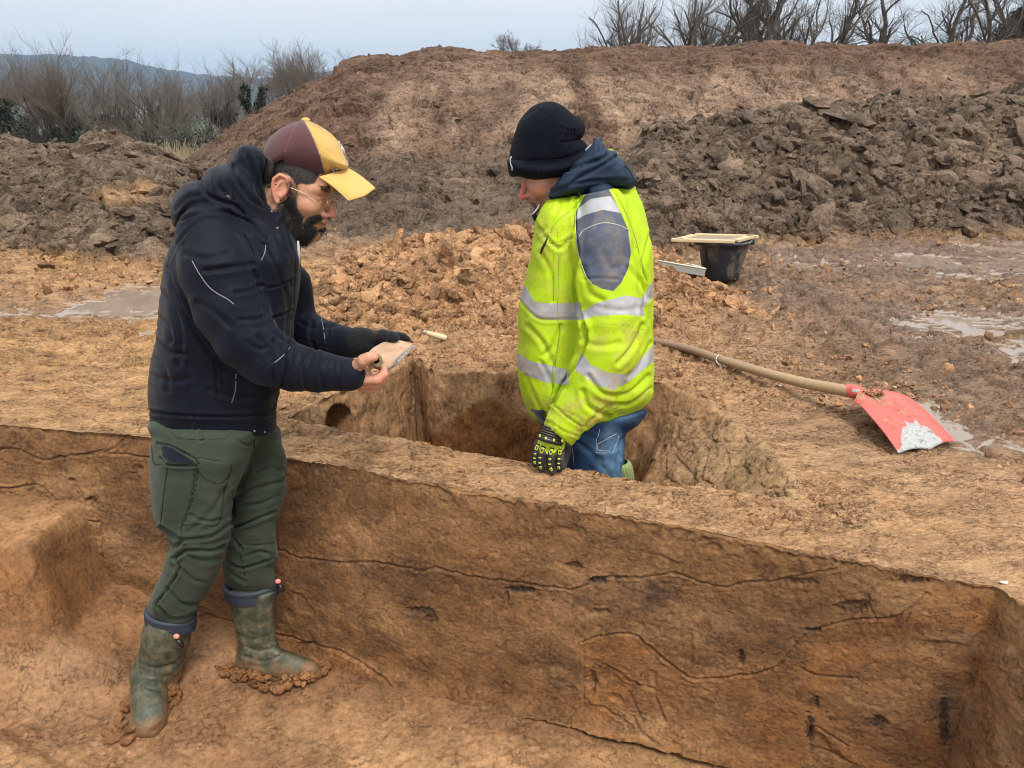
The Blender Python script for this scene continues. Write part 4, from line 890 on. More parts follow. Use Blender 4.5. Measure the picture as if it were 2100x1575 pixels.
# ------------------------------------------------------------------ implicit modelling: primitives -> one smooth mesh
class Field:
    def __init__(s, lo, hi, vox):
        s.lo = np.array(lo, float); s.vox = vox; s.n = np.ceil((np.array(hi) - s.lo) / vox).astype(int) + 1
        s.F = np.full(s.n, .12, np.float32)
    def _sub(s, lo, hi):
        a = np.clip(np.floor((np.array(lo) - s.lo) / s.vox).astype(int), 0, s.n - 1); b = np.clip(np.ceil((np.array(hi) - s.lo) / s.vox).astype(int) + 1, 1, s.n)
        ax = [s.lo[k] + s.vox * np.arange(a[k], b[k]) for k in range(3)]
        sl = tuple(slice(a[k], b[k]) for k in range(3)); G = np.stack(np.meshgrid(*ax, indexing='ij'), -1).astype(np.float32); return sl, G
    def add(s, d, lo, hi, k=.02, op='u'):
        m = max(k, .02) + 2 * s.vox; lo = np.array(lo) - m; hi = np.array(hi) + m
        if (hi < s.lo).any() or (lo > s.lo + s.n * s.vox).any(): return
        sl, G = s._sub(lo, hi)
        if 0 in G.shape: return
        D = d(G); A = s.F[sl]
        if op == 'u': h = np.maximum(k - np.abs(A - D), 0) / k; s.F[sl] = np.minimum(A, D) - h * h * k * .25
        elif op == 's': D = -D; h = np.maximum(k - np.abs(A - D), 0) / k; s.F[sl] = np.maximum(A, D) + h * h * k * .25
    def tube(s, P, R, kd=1.0, k=.02, op='u', flat=None):
        """round tapered chain; kd = depth (world y) radius / image radius, may vary per point"""
        P = np.array(P, np.float32); R = np.array(R, np.float32) * np.ones(len(P), np.float32); K = np.array(kd, np.float32) * np.ones(len(P), np.float32)
        def d(G):
            best = None
            for i in range(len(P) - 1):
                a, b = P[i], P[i + 1]; ab = b - a; L = float(ab @ ab) + 1e-9; q = G - a; t = np.clip((q @ ab) / L, 0, 1)
                v = q - t[..., None] * ab; kk = K[i] + (K[i + 1] - K[i]) * t
                if flat is None: dd = np.sqrt(v[..., 0] ** 2 + (v[..., 1] / kk) ** 2 + v[..., 2] ** 2)
                else:
                    w = v @ flat; vv = v - w[..., None] * flat; dd = np.sqrt((vv ** 2).sum(-1) + (w / kk) ** 2)
                dd = dd - (R[i] + (R[i + 1] - R[i]) * t)
                best = dd if best is None else np.minimum(best, dd) if k <= .004 else (lambda h: np.minimum(best, dd) - h * h * .0025)(np.maximum(.01 - np.abs(best - dd), 0) / .01)
            return best
        e = (R * np.maximum(K, 1)).max(); s.add(d, P.min(0) - e, P.max(0) + e, k, op)
    def ell(s, c, r, Rm=None, k=.02, op='u'):
        c = np.array(c, np.float32); r = np.array(r, np.float32); Rm = np.eye(3, dtype=np.float32) if Rm is None else np.array(Rm, np.float32)
        def d(G):
            q = (G - c) @ Rm; l = np.sqrt(((q / r) ** 2).sum(-1)); g = np.sqrt(((q / r ** 2) ** 2).sum(-1)) + 1e-9; return l * (l - 1) / g
        e = r.max(); s.add(d, c - e, c + e, k, op)
    def infl(s, poly, y0, T, Rpx, k=.02, op='u', smooth=True):
        """body whose outline is poly (photo pixels) at depth y0 (number or f(v)), half thickness T (number or f(v)), rounded over Rpx"""
        q = smooth_line(poly, 4, True) if smooth else np.array(poly, float); u0, v0 = q.min(0) - 90; u1, v1 = q.max(0) + 90; st = 2.0
        gu, gv = np.meshgrid(np.arange(u0, u1, st), np.arange(v0, v1, st), indexing='ij'); DF = poly_sd(gu, gv, [tuple(a) for a in q]).astype(np.float32)
        yf = y0 if callable(y0) else (lambda v: y0 + 0 * v); Tf = T if callable(T) else (lambda v: T + 0 * v)
        def d(G):
            U, W = proj(G); fu = np.clip((U - u0) / st, 0, DF.shape[0] - 1.001); fv = np.clip((W - v0) / st, 0, DF.shape[1] - 1.001)
            iu = fu.astype(int); iv = fv.astype(int); fu = fu - iu; fv = fv - iv
            D = (DF[iu, iv] * (1 - fu) + DF[iu + 1, iv] * fu) * (1 - fv) + (DF[iu, iv + 1] * (1 - fu) + DF[iu + 1, iv + 1] * fu) * fv
            m = mpp(G[..., 1], W); yy = yf(W); tt = Tf(W); w = np.abs(G[..., 1] - yy)
            R = Rpx; a = np.maximum(0, (R + D) / R); b = w / tt
            return ((a ** 2.4 + b ** 2.4) ** (1 / 2.4) - 1) * np.minimum(R * m, tt) * .9
        ys = yf(np.array([v0, (v0 + v1) / 2, v1])); ts = Tf(np.array([v0, (v0 + v1) / 2, v1])).max()
        c = np.array([at_y(u, v, y) for u in (u0 + 80, u1 - 80) for v in (v0 + 80, v1 - 80) for y in (ys.min(), ys.max())])
        lo = c.min(0); hi = c.max(0); lo[1] = ys.min() - ts; hi[1] = ys.max() + ts; s.add(d, lo - .02, hi + .02, k, op)
    def mesh(s, smooth=2):
        F = s.F; n = np.array(F.shape); neg = F < 0
        c = np.zeros(n - 1, int); off = [(a, b, d) for a in (0, 1) for b in (0, 1) for d in (0, 1)]
        for a, b, d in off: c += neg[a:n[0] - 1 + a, b:n[1] - 1 + b, d:n[2] - 1 + d]
        act = (c > 0) & (c < 8); I = np.argwhere(act); idx = -np.ones(n - 1, np.int64); idx[act] = np.arange(len(I))
        acc = np.zeros((len(I), 3)); cnt = np.zeros(len(I))
        E = [(p, q) for p in off for q in off if sum(q) == sum(p) + 1 and all(q[k] >= p[k] for k in range(3))]
        for p, q in E:
            fa = F[tuple((I + p).T)]; fb = F[tuple((I + q).T)]; m = (fa < 0) != (fb < 0)
            t = np.where(m, fa / np.where(m, fa - fb, 1), 0); pt = np.array(p) + t[:, None] * (np.array(q) - np.array(p)); acc += pt * m[:, None]; cnt += m
        V = s.lo + s.vox * (I + acc / cnt[:, None])
        Q = []
        for ax in range(3):
            sl0 = [slice(None)] * 3; sl1 = [slice(None)] * 3; sl0[ax] = slice(0, -1); sl1[ax] = slice(1, None)
            cr = neg[tuple(sl0)] != neg[tuple(sl1)]; J = np.argwhere(cr); o1, o2 = [k for k in range(3) if k != ax]
            J = J[(J[:, o1] > 0) & (J[:, o2] > 0) & (J[:, o1] < n[o1] - 1) & (J[:, o2] < n[o2] - 1)]
            def id_(da, db):
                K = J.copy(); K[:, o1] -= da; K[:, o2] -= db; return idx[tuple(K.T)]
            q = np.stack([id_(1, 1), id_(0, 1), id_(0, 0), id_(1, 0)], -1); flip = ~neg[tuple(J.T)]
            if ax == 1: flip = ~flip
            q[flip] = q[flip][:, ::-1]; Q.append(q[(q >= 0).all(1)])
        Q = np.vstack(Q)
        e = np.vstack([Q[:, [0, 1]], Q[:, [1, 2]], Q[:, [2, 3]], Q[:, [3, 0]]])
        for it in range(smooth):
            S = np.zeros_like(V); N = np.zeros(len(V))
            for k in range(3): S[:, k] = np.bincount(e[:, 0], V[e[:, 1], k], len(V)) + np.bincount(e[:, 1], V[e[:, 0], k], len(V))
            N = np.bincount(e[:, 0], minlength=len(V)) + np.bincount(e[:, 1], minlength=len(V)); V = V + .5 * (S / np.maximum(N, 1)[:, None] - V)
        return V, Q
def pxbox(u0, v0, u1, v1, ya, yb):
    c = np.array([at_y(u, v, y) for u in (u0, u1) for v in (v0, v1) for y in (ya, yb)]); return c.min(0), c.max(0)
def vnormals(V, Q):
    n = np.cross(V[Q[:, 2]] - V[Q[:, 0]], V[Q[:, 3]] - V[Q[:, 1]]) if Q.shape[1] == 4 else np.cross(V[Q[:, 1]] - V[Q[:, 0]], V[Q[:, 2]] - V[Q[:, 0]])
    N = np.zeros_like(V)
    for c in range(Q.shape[1]):
        for k in range(3): N[:, k] += np.bincount(Q[:, c], n[:, k], len(V))
    return N / (np.linalg.norm(N, axis=1)[:, None] + 1e-12)
def px_tube(f, pts, kd=1.0, k=.02, grow=0.0, **kw):
    """pts (u, v, y, radius in photo px)"""
    P = [at_y(u, v, y) for u, v, y, r in pts]; R = [r * mpp(y, v) + grow for u, v, y, r in pts]; f.tube(P, R, kd, k, **kw)
def folds(V, N, lines, both=False):
    """press creases into cloth: lines (points px, width px, depth m)"""
    U, W = proj(V); D = V - CAM; D /= np.linalg.norm(D, axis=1)[:, None]; face = np.clip(-(N * D).sum(1) * 2.5 + .35, 0, 1)
    disp = np.zeros(len(V)); md = np.full(len(V), 99.)
    for pts, w, dep in lines:
        q = smooth_line(pts, 5); b = (U > q[:, 0].min() - 5 * w) & (U < q[:, 0].max() + 5 * w) & (W > q[:, 1].min() - 5 * w) & (W < q[:, 1].max() + 5 * w) & (face > 0)
        if not b.any(): continue
        d = seg_dist(U[b], W[b], [tuple(a) for a in q])
        # fade to the ends of the crease
        w = w * .85; disp[b] += (-dep * .85 * np.exp(-(d / w) ** 2) + dep * .38 * np.exp(-((d - 2.3 * w) / (1.3 * w)) ** 2)) * face[b] * (.55 + .9 * vn2(U[b] / 22., W[b] / 22., int(q[0][0])))
    return V + N * disp[:, None]
def line_attr(V, lines, n=5):
    U, W = proj(V); d = np.full(len(V), 99.)
    for pts in lines:
        q = smooth_line(pts, n); b = (U > q[:, 0].min() - 30) & (U < q[:, 0].max() + 30) & (W > q[:, 1].min() - 30) & (W < q[:, 1].max() + 30)
        if b.any(): d[b] = np.minimum(d[b], seg_dist(U[b], W[b], [tuple(a) for a in q]))
    return d
def area_attr(V, polys, smooth=0):
    U, W = proj(V); d = np.full(len(V), 99.)
    for p in polys:
        if smooth: p = [tuple(a) for a in smooth_line(p, smooth, True)]
        b = (U > min(q[0] for q in p) - 40) & (U < max(q[0] for q in p) + 40) & (W > min(q[1] for q in p) - 40) & (W < max(q[1] for q in p) + 40)
        if b.any(): d[b] = np.minimum(d[b], poly_sd(U[b], W[b], p))
    return d
def on_cloth(V, N, pts, lift=.0006, n=6):
    """lay a drawn line (photo pixels) onto the near side of a garment"""
    q = smooth_line(pts, n) if len(pts) > 1 else np.array(pts, float); U, W = proj(V); D = V - CAM; dist = np.linalg.norm(D, axis=1); face = (N * D).sum(1) < 0; out = []
    for u, v in q:
        m = np.where(face & (np.abs(U - u) < 7) & (np.abs(W - v) < 7))[0]
        if not len(m): continue
        dmin = dist[m].min(); m = m[dist[m] < dmin + .03]; w = np.exp(-((U[m] - u) ** 2 + (W[m] - v) ** 2) / 8.); dd = (dist[m] * w).sum() / w.sum(); r_ = rays(u, v); r_ = r_ / np.linalg.norm(r_); out.append(CAM + r_ * (dd - lift))
    P = np.array(out)
    if len(P) > 4: P[1:-1] = (P[:-2] + P[1:-1] * 2 + P[2:]) / 4
    return P
def cloth_noise(V, N, amp=.004, f=9, seed=0, st=(1, 1, 2.2)):
    Q = V * np.array(st); a = fbm3(Q, f, 3, seed); r = 1 - np.abs(fbm3(Q + 3.3, f * 1.3, 2, seed + 9)) * 2.2
    return V + N * ((a * amp + np.clip(r, -.5, 1) * amp * .45)[:, None])
def conv(Vl, Rm, org): return Vl @ np.array(Rm).T + np.array(org)

def strands(P, D, L, r0, seed, curl=.3, seg=3):
    """many thin tapering hairs: roots P, directions D, lengths L"""
    r = np.random.RandomState(seed); n = len(P); out = []
    A = np.cross(D, r.normal(size=(n, 3))); A /= np.linalg.norm(A, axis=1)[:, None] + 1e-9; B = np.cross(D, A)
    pts = [P]; d = D.copy()
    for k in range(seg):
        d = d + r.normal(size=(n, 3)) * curl; d /= np.linalg.norm(d, axis=1)[:, None]; pts.append(pts[-1] + d * (L / seg)[:, None])
    V = []
    for k, p in enumerate(pts):
        rr = r0 * (1 - .85 * k / seg)
        for j in range(3): V.append(p + rr * (A * math.cos(j * 2.094) + B * math.sin(j * 2.094)))
    V = np.stack(V, 1).reshape(-1, 3); F = []
    b = (np.arange(n) * 3 * (seg + 1))[:, None]
    for k in range(seg):
        for j in range(3): F.append(b + np.array([[k * 3 + j, k * 3 + (j + 1) % 3, k * 3 + 3 + (j + 1) % 3, k * 3 + 3 + j]]))
    return V, np.vstack(F)
# ------------------------------------------------------------------ cloth and skin materials
def fabric(name, col, col2=None, rough=.8, weave=900, bd=.0006, dirt=None, sheen=.3, areas=(), lines=(), extra=None):
    m = M(name); c = m.mix(m.ramp(m.noise(7, 4), [(.35, 0), (.65, 1)]), col, col2 or tuple(x * .8 for x in col))
    for a, cc, e, sft in areas: c = m.mix(m.stepd(a, e, sft), c, cc)
    for a, cc, e, sft in lines: c = m.mix(m.stepd(a, e, sft), c, cc)
    if dirt:
        dc, lo, hi, attr = dirt; k = m.ramp(m.noise(13, 7, .72), [(lo, 0), (hi, 1)])
        if attr: k = m.math('MULTIPLY', k, m.attr(attr), True)
        c = m.mix(k, c, dc)
    h = m.math('ADD', m.noise(weave, 2), m.math('MULTIPLY', m.noise(60, 4), 1.2))
    return m.set(c, rough, m.bump(h, bd), Sheen_Weight=sheen, Sheen_Roughness=.5, Specular_IOR_Level=.14), m
def skin(name, base, red):
    m = M(name); c = m.mix(m.ramp(m.noise(40, 5), [(.35, 0), (.7, 1)]), base, tuple(b * .86 for b in base)); c = m.mix(m.attr('flush'), c, red)
    c = m.mix(m.attr('lips'), c, (.30, .10, .085)); st = m.ramp(m.noise(420, 3, .7), [(.42, .25), (.6, 1)]); c = m.mix(m.math('MULTIPLY', m.attr('stubble'), st, True), c, (.028, .020, .018))
    h = m.math('ADD', m.noise(260, 4, .7), m.math('MULTIPLY', m.noise(60, 3), .8))
    return m.set(c, .5, m.bump(h, .0007), Subsurface_Weight=.12, Subsurface_Radius=(1, .35, .2), Subsurface_Scale=.006, Specular_IOR_Level=.4)

m_skin1 = skin('skin', (.50, .27, .17), (.62, .22, .15)); m_skin2 = skin('ruddy_skin', (.52, .27, .19), (.60, .16, .12))
m_hair = M('dark_hair'); m_hair.set((.014, .011, .010), .45, None, Specular_IOR_Level=.5); m_hair = m_hair.m

def head_mesh(f_dir, tilt, org, sc, vox=.0024, yaw=0.0, ears=True, nose=(.0, .0)):
    """head in its own frame (x to the face, z up), then placed. Returns V, Q, local V"""
    f = Field((-.14, -.10, -.20), (.15, .10, .15), vox); Ys = (-1, 1)
    f.ell((.002, 0, .045), (.086, .074, .084), k=.02)
    f.ell((.045, 0, .01), (.052, .064, .07), k=.03); f.ell((.050, 0, -.045), (.045, .052, .055), k=.03)
    f.tube([(.0, .055, -.05), (.045, .04, -.083), (.078, .012, -.094)], [.022, .020, .017], k=.025); f.tube([(.0, -.055, -.05), (.045, -.04, -.083), (.078, -.012, -.094)], [.022, .020, .017], k=.025)
    f.ell((.086, 0, -.092), (.017, .020, .016), k=.016)
    f.ell((.088, 0, -.058), (.018, .030, .026), k=.02)
    for s in Ys:
        f.ell((.066, s * .046, -.014), (.026, .022, .020), k=.025)
        f.tube([(.088, s * .012, .031), (.083, s * .036, .036), (.066, s * .056, .030)], [.010, .010, .008], k=.012)
        f.ell((.100, s * .032, .012), (.018, .019, .012), k=.012, op='s')
        f.ell((.0785, s * .031, .011), (.0135, .0138, .0128), k=.003)
        f.tube([(.090, s * .020, .013), (.0925, s * .032, .0185), (.084, s * .045, .012)], [.003, .0034, .003], k=.004)
        f.tube([(.090, s * .021, .007), (.0915, s * .032, .003), (.084, s * .044, .008)], [.0025, .003, .0025], k=.005)
        f.ell((.105, s * .0125, -.027), (.0115, .0075, .0085), k=.006)
    nx, nz = nose
    f.tube([(.090, 0, .026), (.101, 0, .010), (.117 + nx, 0, -.014 + nz)], [.0075, .0075, .0080], k=.010)
    f.ell((.1205 + nx, 0, -.022 + nz), (.0098, .0098, .0088), k=.009)
    for s in Ys: f.ell((.112, s * .006, -.034), (.006, .0035, .003), k=.003, op='s')
    f.tube([(.098, .022, -.050), (.1045, .010, -.0465), (.1055, 0, -.0475), (.1045, -.010, -.0465), (.098, -.022, -.050)], [.002, .0048, .0055, .0048, .002], k=.005)
    f.tube([(.096, .020, -.0555), (.1015, .009, -.059), (.102, 0, -.0595), (.1015, -.009, -.059), (.096, -.020, -.0555)], [.002, .005, .0062, .005, .002], k=.005)
    f.tube([(.100, .026, -.0525), (.109, 0, -.0530), (.100, -.026, -.0525)], [.0012, .0016, .0012], k=.002, op='s')
    f.ell((.104, 0, -.074), (.008, .016, .006), k=.008, op='s')
    if ears:
        for s in Ys:
            f.ell((-.002, s * .080, .004), (.021, .0078, .035), np.array([[.97, 0, .24], [0, 1, 0], [-.24, 0, .97]]), k=.008)
            f.ell((.003, s * .0895, .006), (.0125, .008, .0215), np.array([[.97, 0, .24], [0, 1, 0], [-.24, 0, .97]]), k=.003, op='s')
            f.tube([(.014, s * .079, .018), (.007, s * .085, .036), (-.011, s * .089, .038), (-.0225, s * .089, .021), (-.0205, s * .087, .0), (-.010, s * .084, -.020), (.0, s * .081, -.030)], [.0032, .0042, .0045, .0045, .004, .0038, .0065], k=.004)
            f.tube([(-.006, s * .085, .020), (-.009, s * .086, .006), (-.004, s * .084, -.010), (.006, s * .082, -.014)], [.0025, .003, .003, .0035], k=.003)
            f.ell((.010, s * .081, -.004), (.004, .004, .006), k=.004)
    V, Q = f.mesh(1)
    a = math.radians(tilt); Fx = np.array([f_dir * math.cos(a), 0, -math.sin(a)]); Up = np.array([f_dir * math.sin(a), 0, math.cos(a)]); Lat = np.cross(Up, Fx)
    cy_, sy_ = math.cos(math.radians(yaw)), math.sin(math.radians(yaw)); Fx, Lat = Fx * cy_ - Lat * sy_ * (1 if Lat[1] > 0 else -1), Lat * cy_ + Fx * sy_ * (1 if Lat[1] > 0 else -1); Rm = np.stack([Fx, Lat, Up], 1) * sc
    return V @ Rm.T + org, Q, V, Rm

def beard_at(Vl): return np.zeros(len(Vl))

# ================================================================== worker in the dark jacket (left)
Y1 = 1.97
base1 = (at_y(450, 1200, Y1)[0], 1.98, -.72)
ORG1 = at_y(600, 386, Y1)
Vh, Qh, Vl, R1m = head_mesh(1, 23, ORG1, .96, yaw=6)
x, y, z = Vl.T
def loc1(u, v): p = (at_y(u, v, Y1) - ORG1) @ np.linalg.inv(R1m).T; return (p[0], p[2])
BE = [(584, 425), (598, 412), (612, 402), (626, 400), (631, 422), (639, 439), (634, 450), (632, 458), (640, 461), (650, 457), (658, 464), (655, 476), (648, 484), (630, 500), (598, 500), (582, 460)]
MU = [(634, 452), (646, 441), (657, 437), (665, 436), (668, 446), (658, 452), (646, 456), (636, 462)]
SB = [(612, 370), (626, 364), (634, 372), (632, 400), (628, 415), (606, 418), (596, 424), (606, 405), (613, 390)]
beard = poly_sd(x, z, [loc1(*p) for p in BE]); must = poly_sd(x, z, [loc1(*p) for p in MU]); side = poly_sd(x, z, [loc1(*p) for p in SB])
bmask = np.maximum(sm(.004, -.004, beard) * sm(-.01, .02, x), sm(.002, -.002, must) * (x > .06)); smask = sm(.004, -.004, side) * (np.abs(y) > .03)
lips = np.exp(-((z + .053) / .008) ** 2) * sm(.026, .018, np.abs(y)) * sm(.094, .099, x); flush = np.clip(.75 * sm(.100, .120, x) * sm(.03, .0, z) * (z > -.04) + .55 * sm(.078, .086, np.abs(y)) * (np.abs(z) < .05) + .25 * np.exp(-((x - .07) / .02) ** 2 - ((z + .015) / .02) ** 2), 0, 1)
Nh = vnormals(Vh, Qh); Vh = Vh + Nh * (bmask * (.004 + .006 * sm(-.03, -.08, z)))[:, None]
inner = Field(*pxbox(270, 380, 740, 1480, 1.6, 2.3), .012)
def limb1(pts, g=.62, kd=1.0): px_tube(inner, [(u, v, yy, r * g) for u, v, yy, r in pts], kd, .03)
limb1([(480, 470, 1.97, 80), (475, 560, 1.97, 120), (470, 700, 1.97, 120), (445, 860, 1.98, 110)], .8, 1.15)
limb1([(430, 492, 1.82, 60), (465, 620, 1.77, 60), (500, 705, 1.76, 50), (600, 755, 1.79, 40), (712, 768, 1.84, 28)], .6)
limb1([(585, 600, 2.14, 40), (615, 672, 2.13, 38), (715, 703, 2.06, 28)], .5)
limb1([(410, 880, 1.92, 80), (400, 1060, 1.92, 60), (345, 1290, 1.96, 36), (320, 1420, 1.97, 30)], .55)
limb1([(505, 880, 2.05, 60), (522, 1060, 2.05, 44), (515, 1200, 2.06, 34), (520, 1350, 2.06, 30)], .55)
Vi, Qi = inner.mesh(1)
neckf = Field((-.75, 1.82, .50), (-.45, 2.12, .95), .004)
neckf.tube([ORG1 + np.array([-.015, 0, -.01]), ORG1 + np.array([-.05, 0, -.10]), ORG1 + np.array([-.075, 0, -.2])], [.062, .062, .072], k=.02); Vn, Qn = neckf.mesh(1)
# bare hand holding the clay tube
def hand_field(lo, hi, vox, palm, fingers, k=.006, palm_kd=.75):
    f = Field(lo, hi, vox)
    for p in palm: px_tube(f, p, palm_kd, .012)
    for p in fingers: px_tube(f, p, 1.0, k)
    return f
hb = at_y(750, 765, 1.86)
HF = [[(731, 752, 1.835, 14), (746, 739, 1.815, 11.5), (757, 733, 1.812, 9.5), (768, 733, 1.815, 8)],                   # thumb
      [(746, 757, 1.88, 10), (757, 748, 1.905, 8.6), (768, 741, 1.92, 8), (777, 736, 1.915, 7)],                        # index, behind the tube
      [(748, 778, 1.845, 11), (774, 778, 1.85, 9.3), (786, 768, 1.858, 8.6), (787, 757, 1.866, 7.4)],                 # middle, below the tube
      [(746, 786, 1.865, 10.5), (768, 789, 1.878, 9), (781, 780, 1.89, 8), (784, 770, 1.90, 7)],
      [(740, 793, 1.885, 10), (756, 799, 1.90, 8), (768, 796, 1.915, 7.2), (774, 790, 1.92, 6.4)]]
hf_ = hand_field(hb - .13, hb + .13, .0021, [[(700, 768, 1.84, 24), (722, 769, 1.845, 25), (738, 769, 1.86, 23)], [(728, 756, 1.845, 18), (748, 774, 1.86, 14)], [(725, 782, 1.86, 14), (744, 787, 1.87, 13)]], HF, palm_kd=.9)
Vd, Qd = hf_.mesh(1); Nd = vnormals(Vd, Qd)
Vd = folds(Vd, Nd, [([(743, 733), (748, 744)], 1.5, .0008), ([(757, 727), (758, 738)], 1.3, .0008), ([(772, 770), (776, 788)], 1.4, .0008), ([(784, 762), (794, 766)], 1.3, .0007), ([(730, 760), (744, 758), (752, 770)], 2, .0012), ([(766, 782), (770, 797)], 1.4, .0006)])
Vb, Qb = join_parts([(Vh, Qh), (Vi, Qi), (Vn, Qn), (Vd, Qd)])
nh = len(Vh); z_ = np.zeros(len(Vb))
at = {k: z_.copy() for k in ('flush', 'lips', 'stubble')}
at['flush'][:nh] = flush; at['lips'][:nh] = lips * (bmask < .5); hm_ = poly_sd(x, z, [loc1(*p) for p in [(536, 335), (538, 368), (552, 380), (566, 374), (578, 362), (590, 352), (600, 350), (612, 353), (622, 362), (630, 374), (640, 372), (650, 374), (662, 372), (670, 350), (600, 300), (536, 300)]]); hairm = sm(.003, -.003, hm_) * (np.abs(y) < .076); at['stubble'][:nh] = hairm * 4 + np.clip(bmask * 4 + smask * 1.0 + .5 * sm(.012, -.01, beard), 0, 4)
nails = np.zeros(len(Vd)); U, W = proj(Vd); at['flush'][-len(Vd):] = np.clip(.12 + .38 * sm(745, 785, U), 0, .5)
person1 = mesh_np('person', Vb, Qb[0], m_skin1, attrs=at, base=base1)
props(person1, 'bearded man in dark jacket, two-tone cap and green work trousers holding a potsherd', 'person')
PART = lambda name, V, F, mat, attrs=None, parent=None, smooth=True: mesh_np(name, V, F, mat, parent=parent or person1, attrs=attrs, smooth=smooth)
# beard strands
r = np.random.RandomState(3); w_ = np.clip(bmask, 0, 1) + .35 * smask; pick = r.choice(nh, 9000, p=w_ / w_.sum()); Dn = Nh[pick] + np.array([.25, 0, -.7]); Dn /= np.linalg.norm(Dn, axis=1)[:, None]
Ls = r.uniform(.007, .016, len(pick)) * (.35 + .65 * bmask[pick]); pk2 = r.choice(nh, 3000, p=hairm / hairm.sum()); D2 = np.array([-.55, 0, -.8]) + Nh[pk2] * .25; D2 /= np.linalg.norm(D2, axis=1)[:, None]
pick = np.concatenate([pick, pk2]); Dn = np.vstack([Dn, D2]); Ls = np.concatenate([Ls, r.uniform(.006, .011, 3000)]); V, F = strands(Vh[pick], Dn, Ls, .00042, 4, .3); PART('beard', V, F, m_hair)
# hair: back of head, below the cap
hf2 = Field(ORG1 - .14, ORG1 + .16, .003)
hf2.infl([(541, 318), (538, 350), (542, 370), (550, 376), (560, 370), (568, 358), (572, 340), (570, 318)], Y1, .070, 16, .006); V, Q = hf2.mesh(1); N = vnormals(V, Q)
hair_v = V; U, W = proj(V); pk = r.choice(len(V), 4200); pk = pk[(W[pk] > 345)]; Dn = N[pk] * .35 + np.array([-.25, 0, -.95]); Dn /= np.linalg.norm(Dn, axis=1)[:, None]
V2, F2 = strands(V[pk] - N[pk] * .001, Dn, r.uniform(.006, .014, len(pk)), .00045, 6, .15); VV, FF = join_parts([(V + N * (fbm3(V, 160, 2, 4) * .0015)[:, None], Q), (V2, F2)]); PART('hair', VV, FF, m_hair)
# eyebrow
br = (np.abs(z - .040) < .006) & (x > .066) & (np.abs(y) > .014) & (np.abs(y) < .05); 
for s in (-1, 1):
    pk = r.choice(np.where(br & (y * s > 0))[0], 260); Dn = Nh[pk] * .5 + np.array([-.5, 0, .1]); Dn /= np.linalg.norm(Dn, axis=1)[:, None]
    V, F = strands(Vh[pk], Dn, r.uniform(.005, .009, len(pk)), .0004, 8, .2); PART('eyebrow', V, F, m_hair)
def to1(p): return np.array(p) @ R1m.T + ORG1
def eyes(R, O, part, tone=(.10, .05, .03)):
    mw = M('eye_white'); mw.set((.62, .58, .55), .2); mi = M('eye_iris'); mi.set(tone, .15)
    for s in (-1, 1):
        V, F = ico(3); c = np.array([.0797, s * .0315, .0115]); e = part('eye', (V * .0116 + c) @ R.T + O, F, mw.m)
        mesh_np('iris', (V * [.0022, .0056, .0056] + c + [.0108, 0, -.002]) @ R.T + O, F, mi.m, parent=e)
eyes(R1m, ORG1, lambda n, V, F, m: PART(n, V, F, m))
# glasses
mwire = M('brass_wire'); mwire.set((.42, .27, .17), .3, None, Metallic=.9); mblk = M('black_plastic'); mblk.set((.012, .012, .013), .35)
mlens = M('lens_glass'); mlens.set((1, 1, 1), .02, None, Transmission_Weight=1.0, IOR=1.45, Alpha=.07)
g = []; aa = np.linspace(0, 2 * PI, 25)
for s in (-1, 1):
    g.append(tube_np([to1((.112, s * .032 + .0215 * math.cos(t), .004 + .0205 * math.sin(t))) for t in aa], [.0009] * 25, 6))
    g.append(tube_np([to1(p) for p in ((.111, s * .053, .012), (.100, s * .066, .014), (.05, s * .074, .016), (.0, s * .082, .016), (-.012, s * .086, .012))], [.0011] * 5, 6))
g.append(tube_np([to1(p) for p in ((.113, -.0115, .010), (.117, 0, .013), (.113, .0115, .010))], [.001] * 3, 6))
gl_ = PART('glasses', *join_parts(g), mwire.m)
for s in (-1, 1):
    mesh_np('lens', *tube_np([to1((.1118, s * .032, .004)), to1((.1125, s * .032, .004))], [.0205 * 1.03, .0205 * 1.03], 24), mlens.m, parent=gl_)
    mesh_np('ear_tip', *tube_np([to1(p) for p in ((-.012, s * .086, .012), (-.022, s * .084, .004), (-.032, s * .080, -.006))], [.002, .0026, .0024], 6), mblk.m, parent=gl_)

# cap
cf = Field(ORG1 + [-.14, -.12, -.03], ORG1 + [.18, .12, .22], .0032)
CR = [(541, 346), (539, 322), (543, 300), (556, 279), (580, 261), (605, 250), (626, 246), (648, 254), (672, 268), (692, 288), (701, 306), (709, 326), (715, 342), (702, 351), (668, 361), (640, 361), (600, 357), (565, 350)]
cf.infl(CR, Y1, .0885, 62, .01); cf.infl([(535, 352), (600, 364), (668, 368), (735, 350), (735, 400), (535, 400)], Y1, .3, 4, .004, 's', False)
cf.infl([(552, 352), (552, 325), (562, 300), (590, 275), (625, 262), (655, 272), (684, 298), (698, 330), (700, 350), (668, 358), (600, 354)], Y1, .082, 58, .003, 's'); V, Q = cf.mesh(2); N = vnormals(V, Q)
lx, ly, lz = ((V - ORG1) @ np.linalg.inv(R1m).T).T; U, W = proj(V)
seamx = np.interp(W, [246, 270, 300, 330, 362], [624, 637, 650, 660, 667.5]); front = (seamx - U) * 1.0
V = V + N * (-.0012 * np.exp(-((U - np.interp(W, [250, 300, 355], [608, 586, 578])) / 2.2) ** 2) - .0012 * np.exp(-(front / 2.0) ** 2))[:, None]
ang = np.arctan2(ly, lx - .02) * .10; cord = np.where(front < 0, ang, 0)
mc = M('cap_cloth'); ca = mc.attr('cord'); stripes = mc.math('SINE', mc.math('MULTIPLY', ca, 2 * PI / .0028)); st01 = mc.math('MULTIPLY_ADD' if False else 'ADD', mc.math('MULTIPLY', stripes, .5), .5)
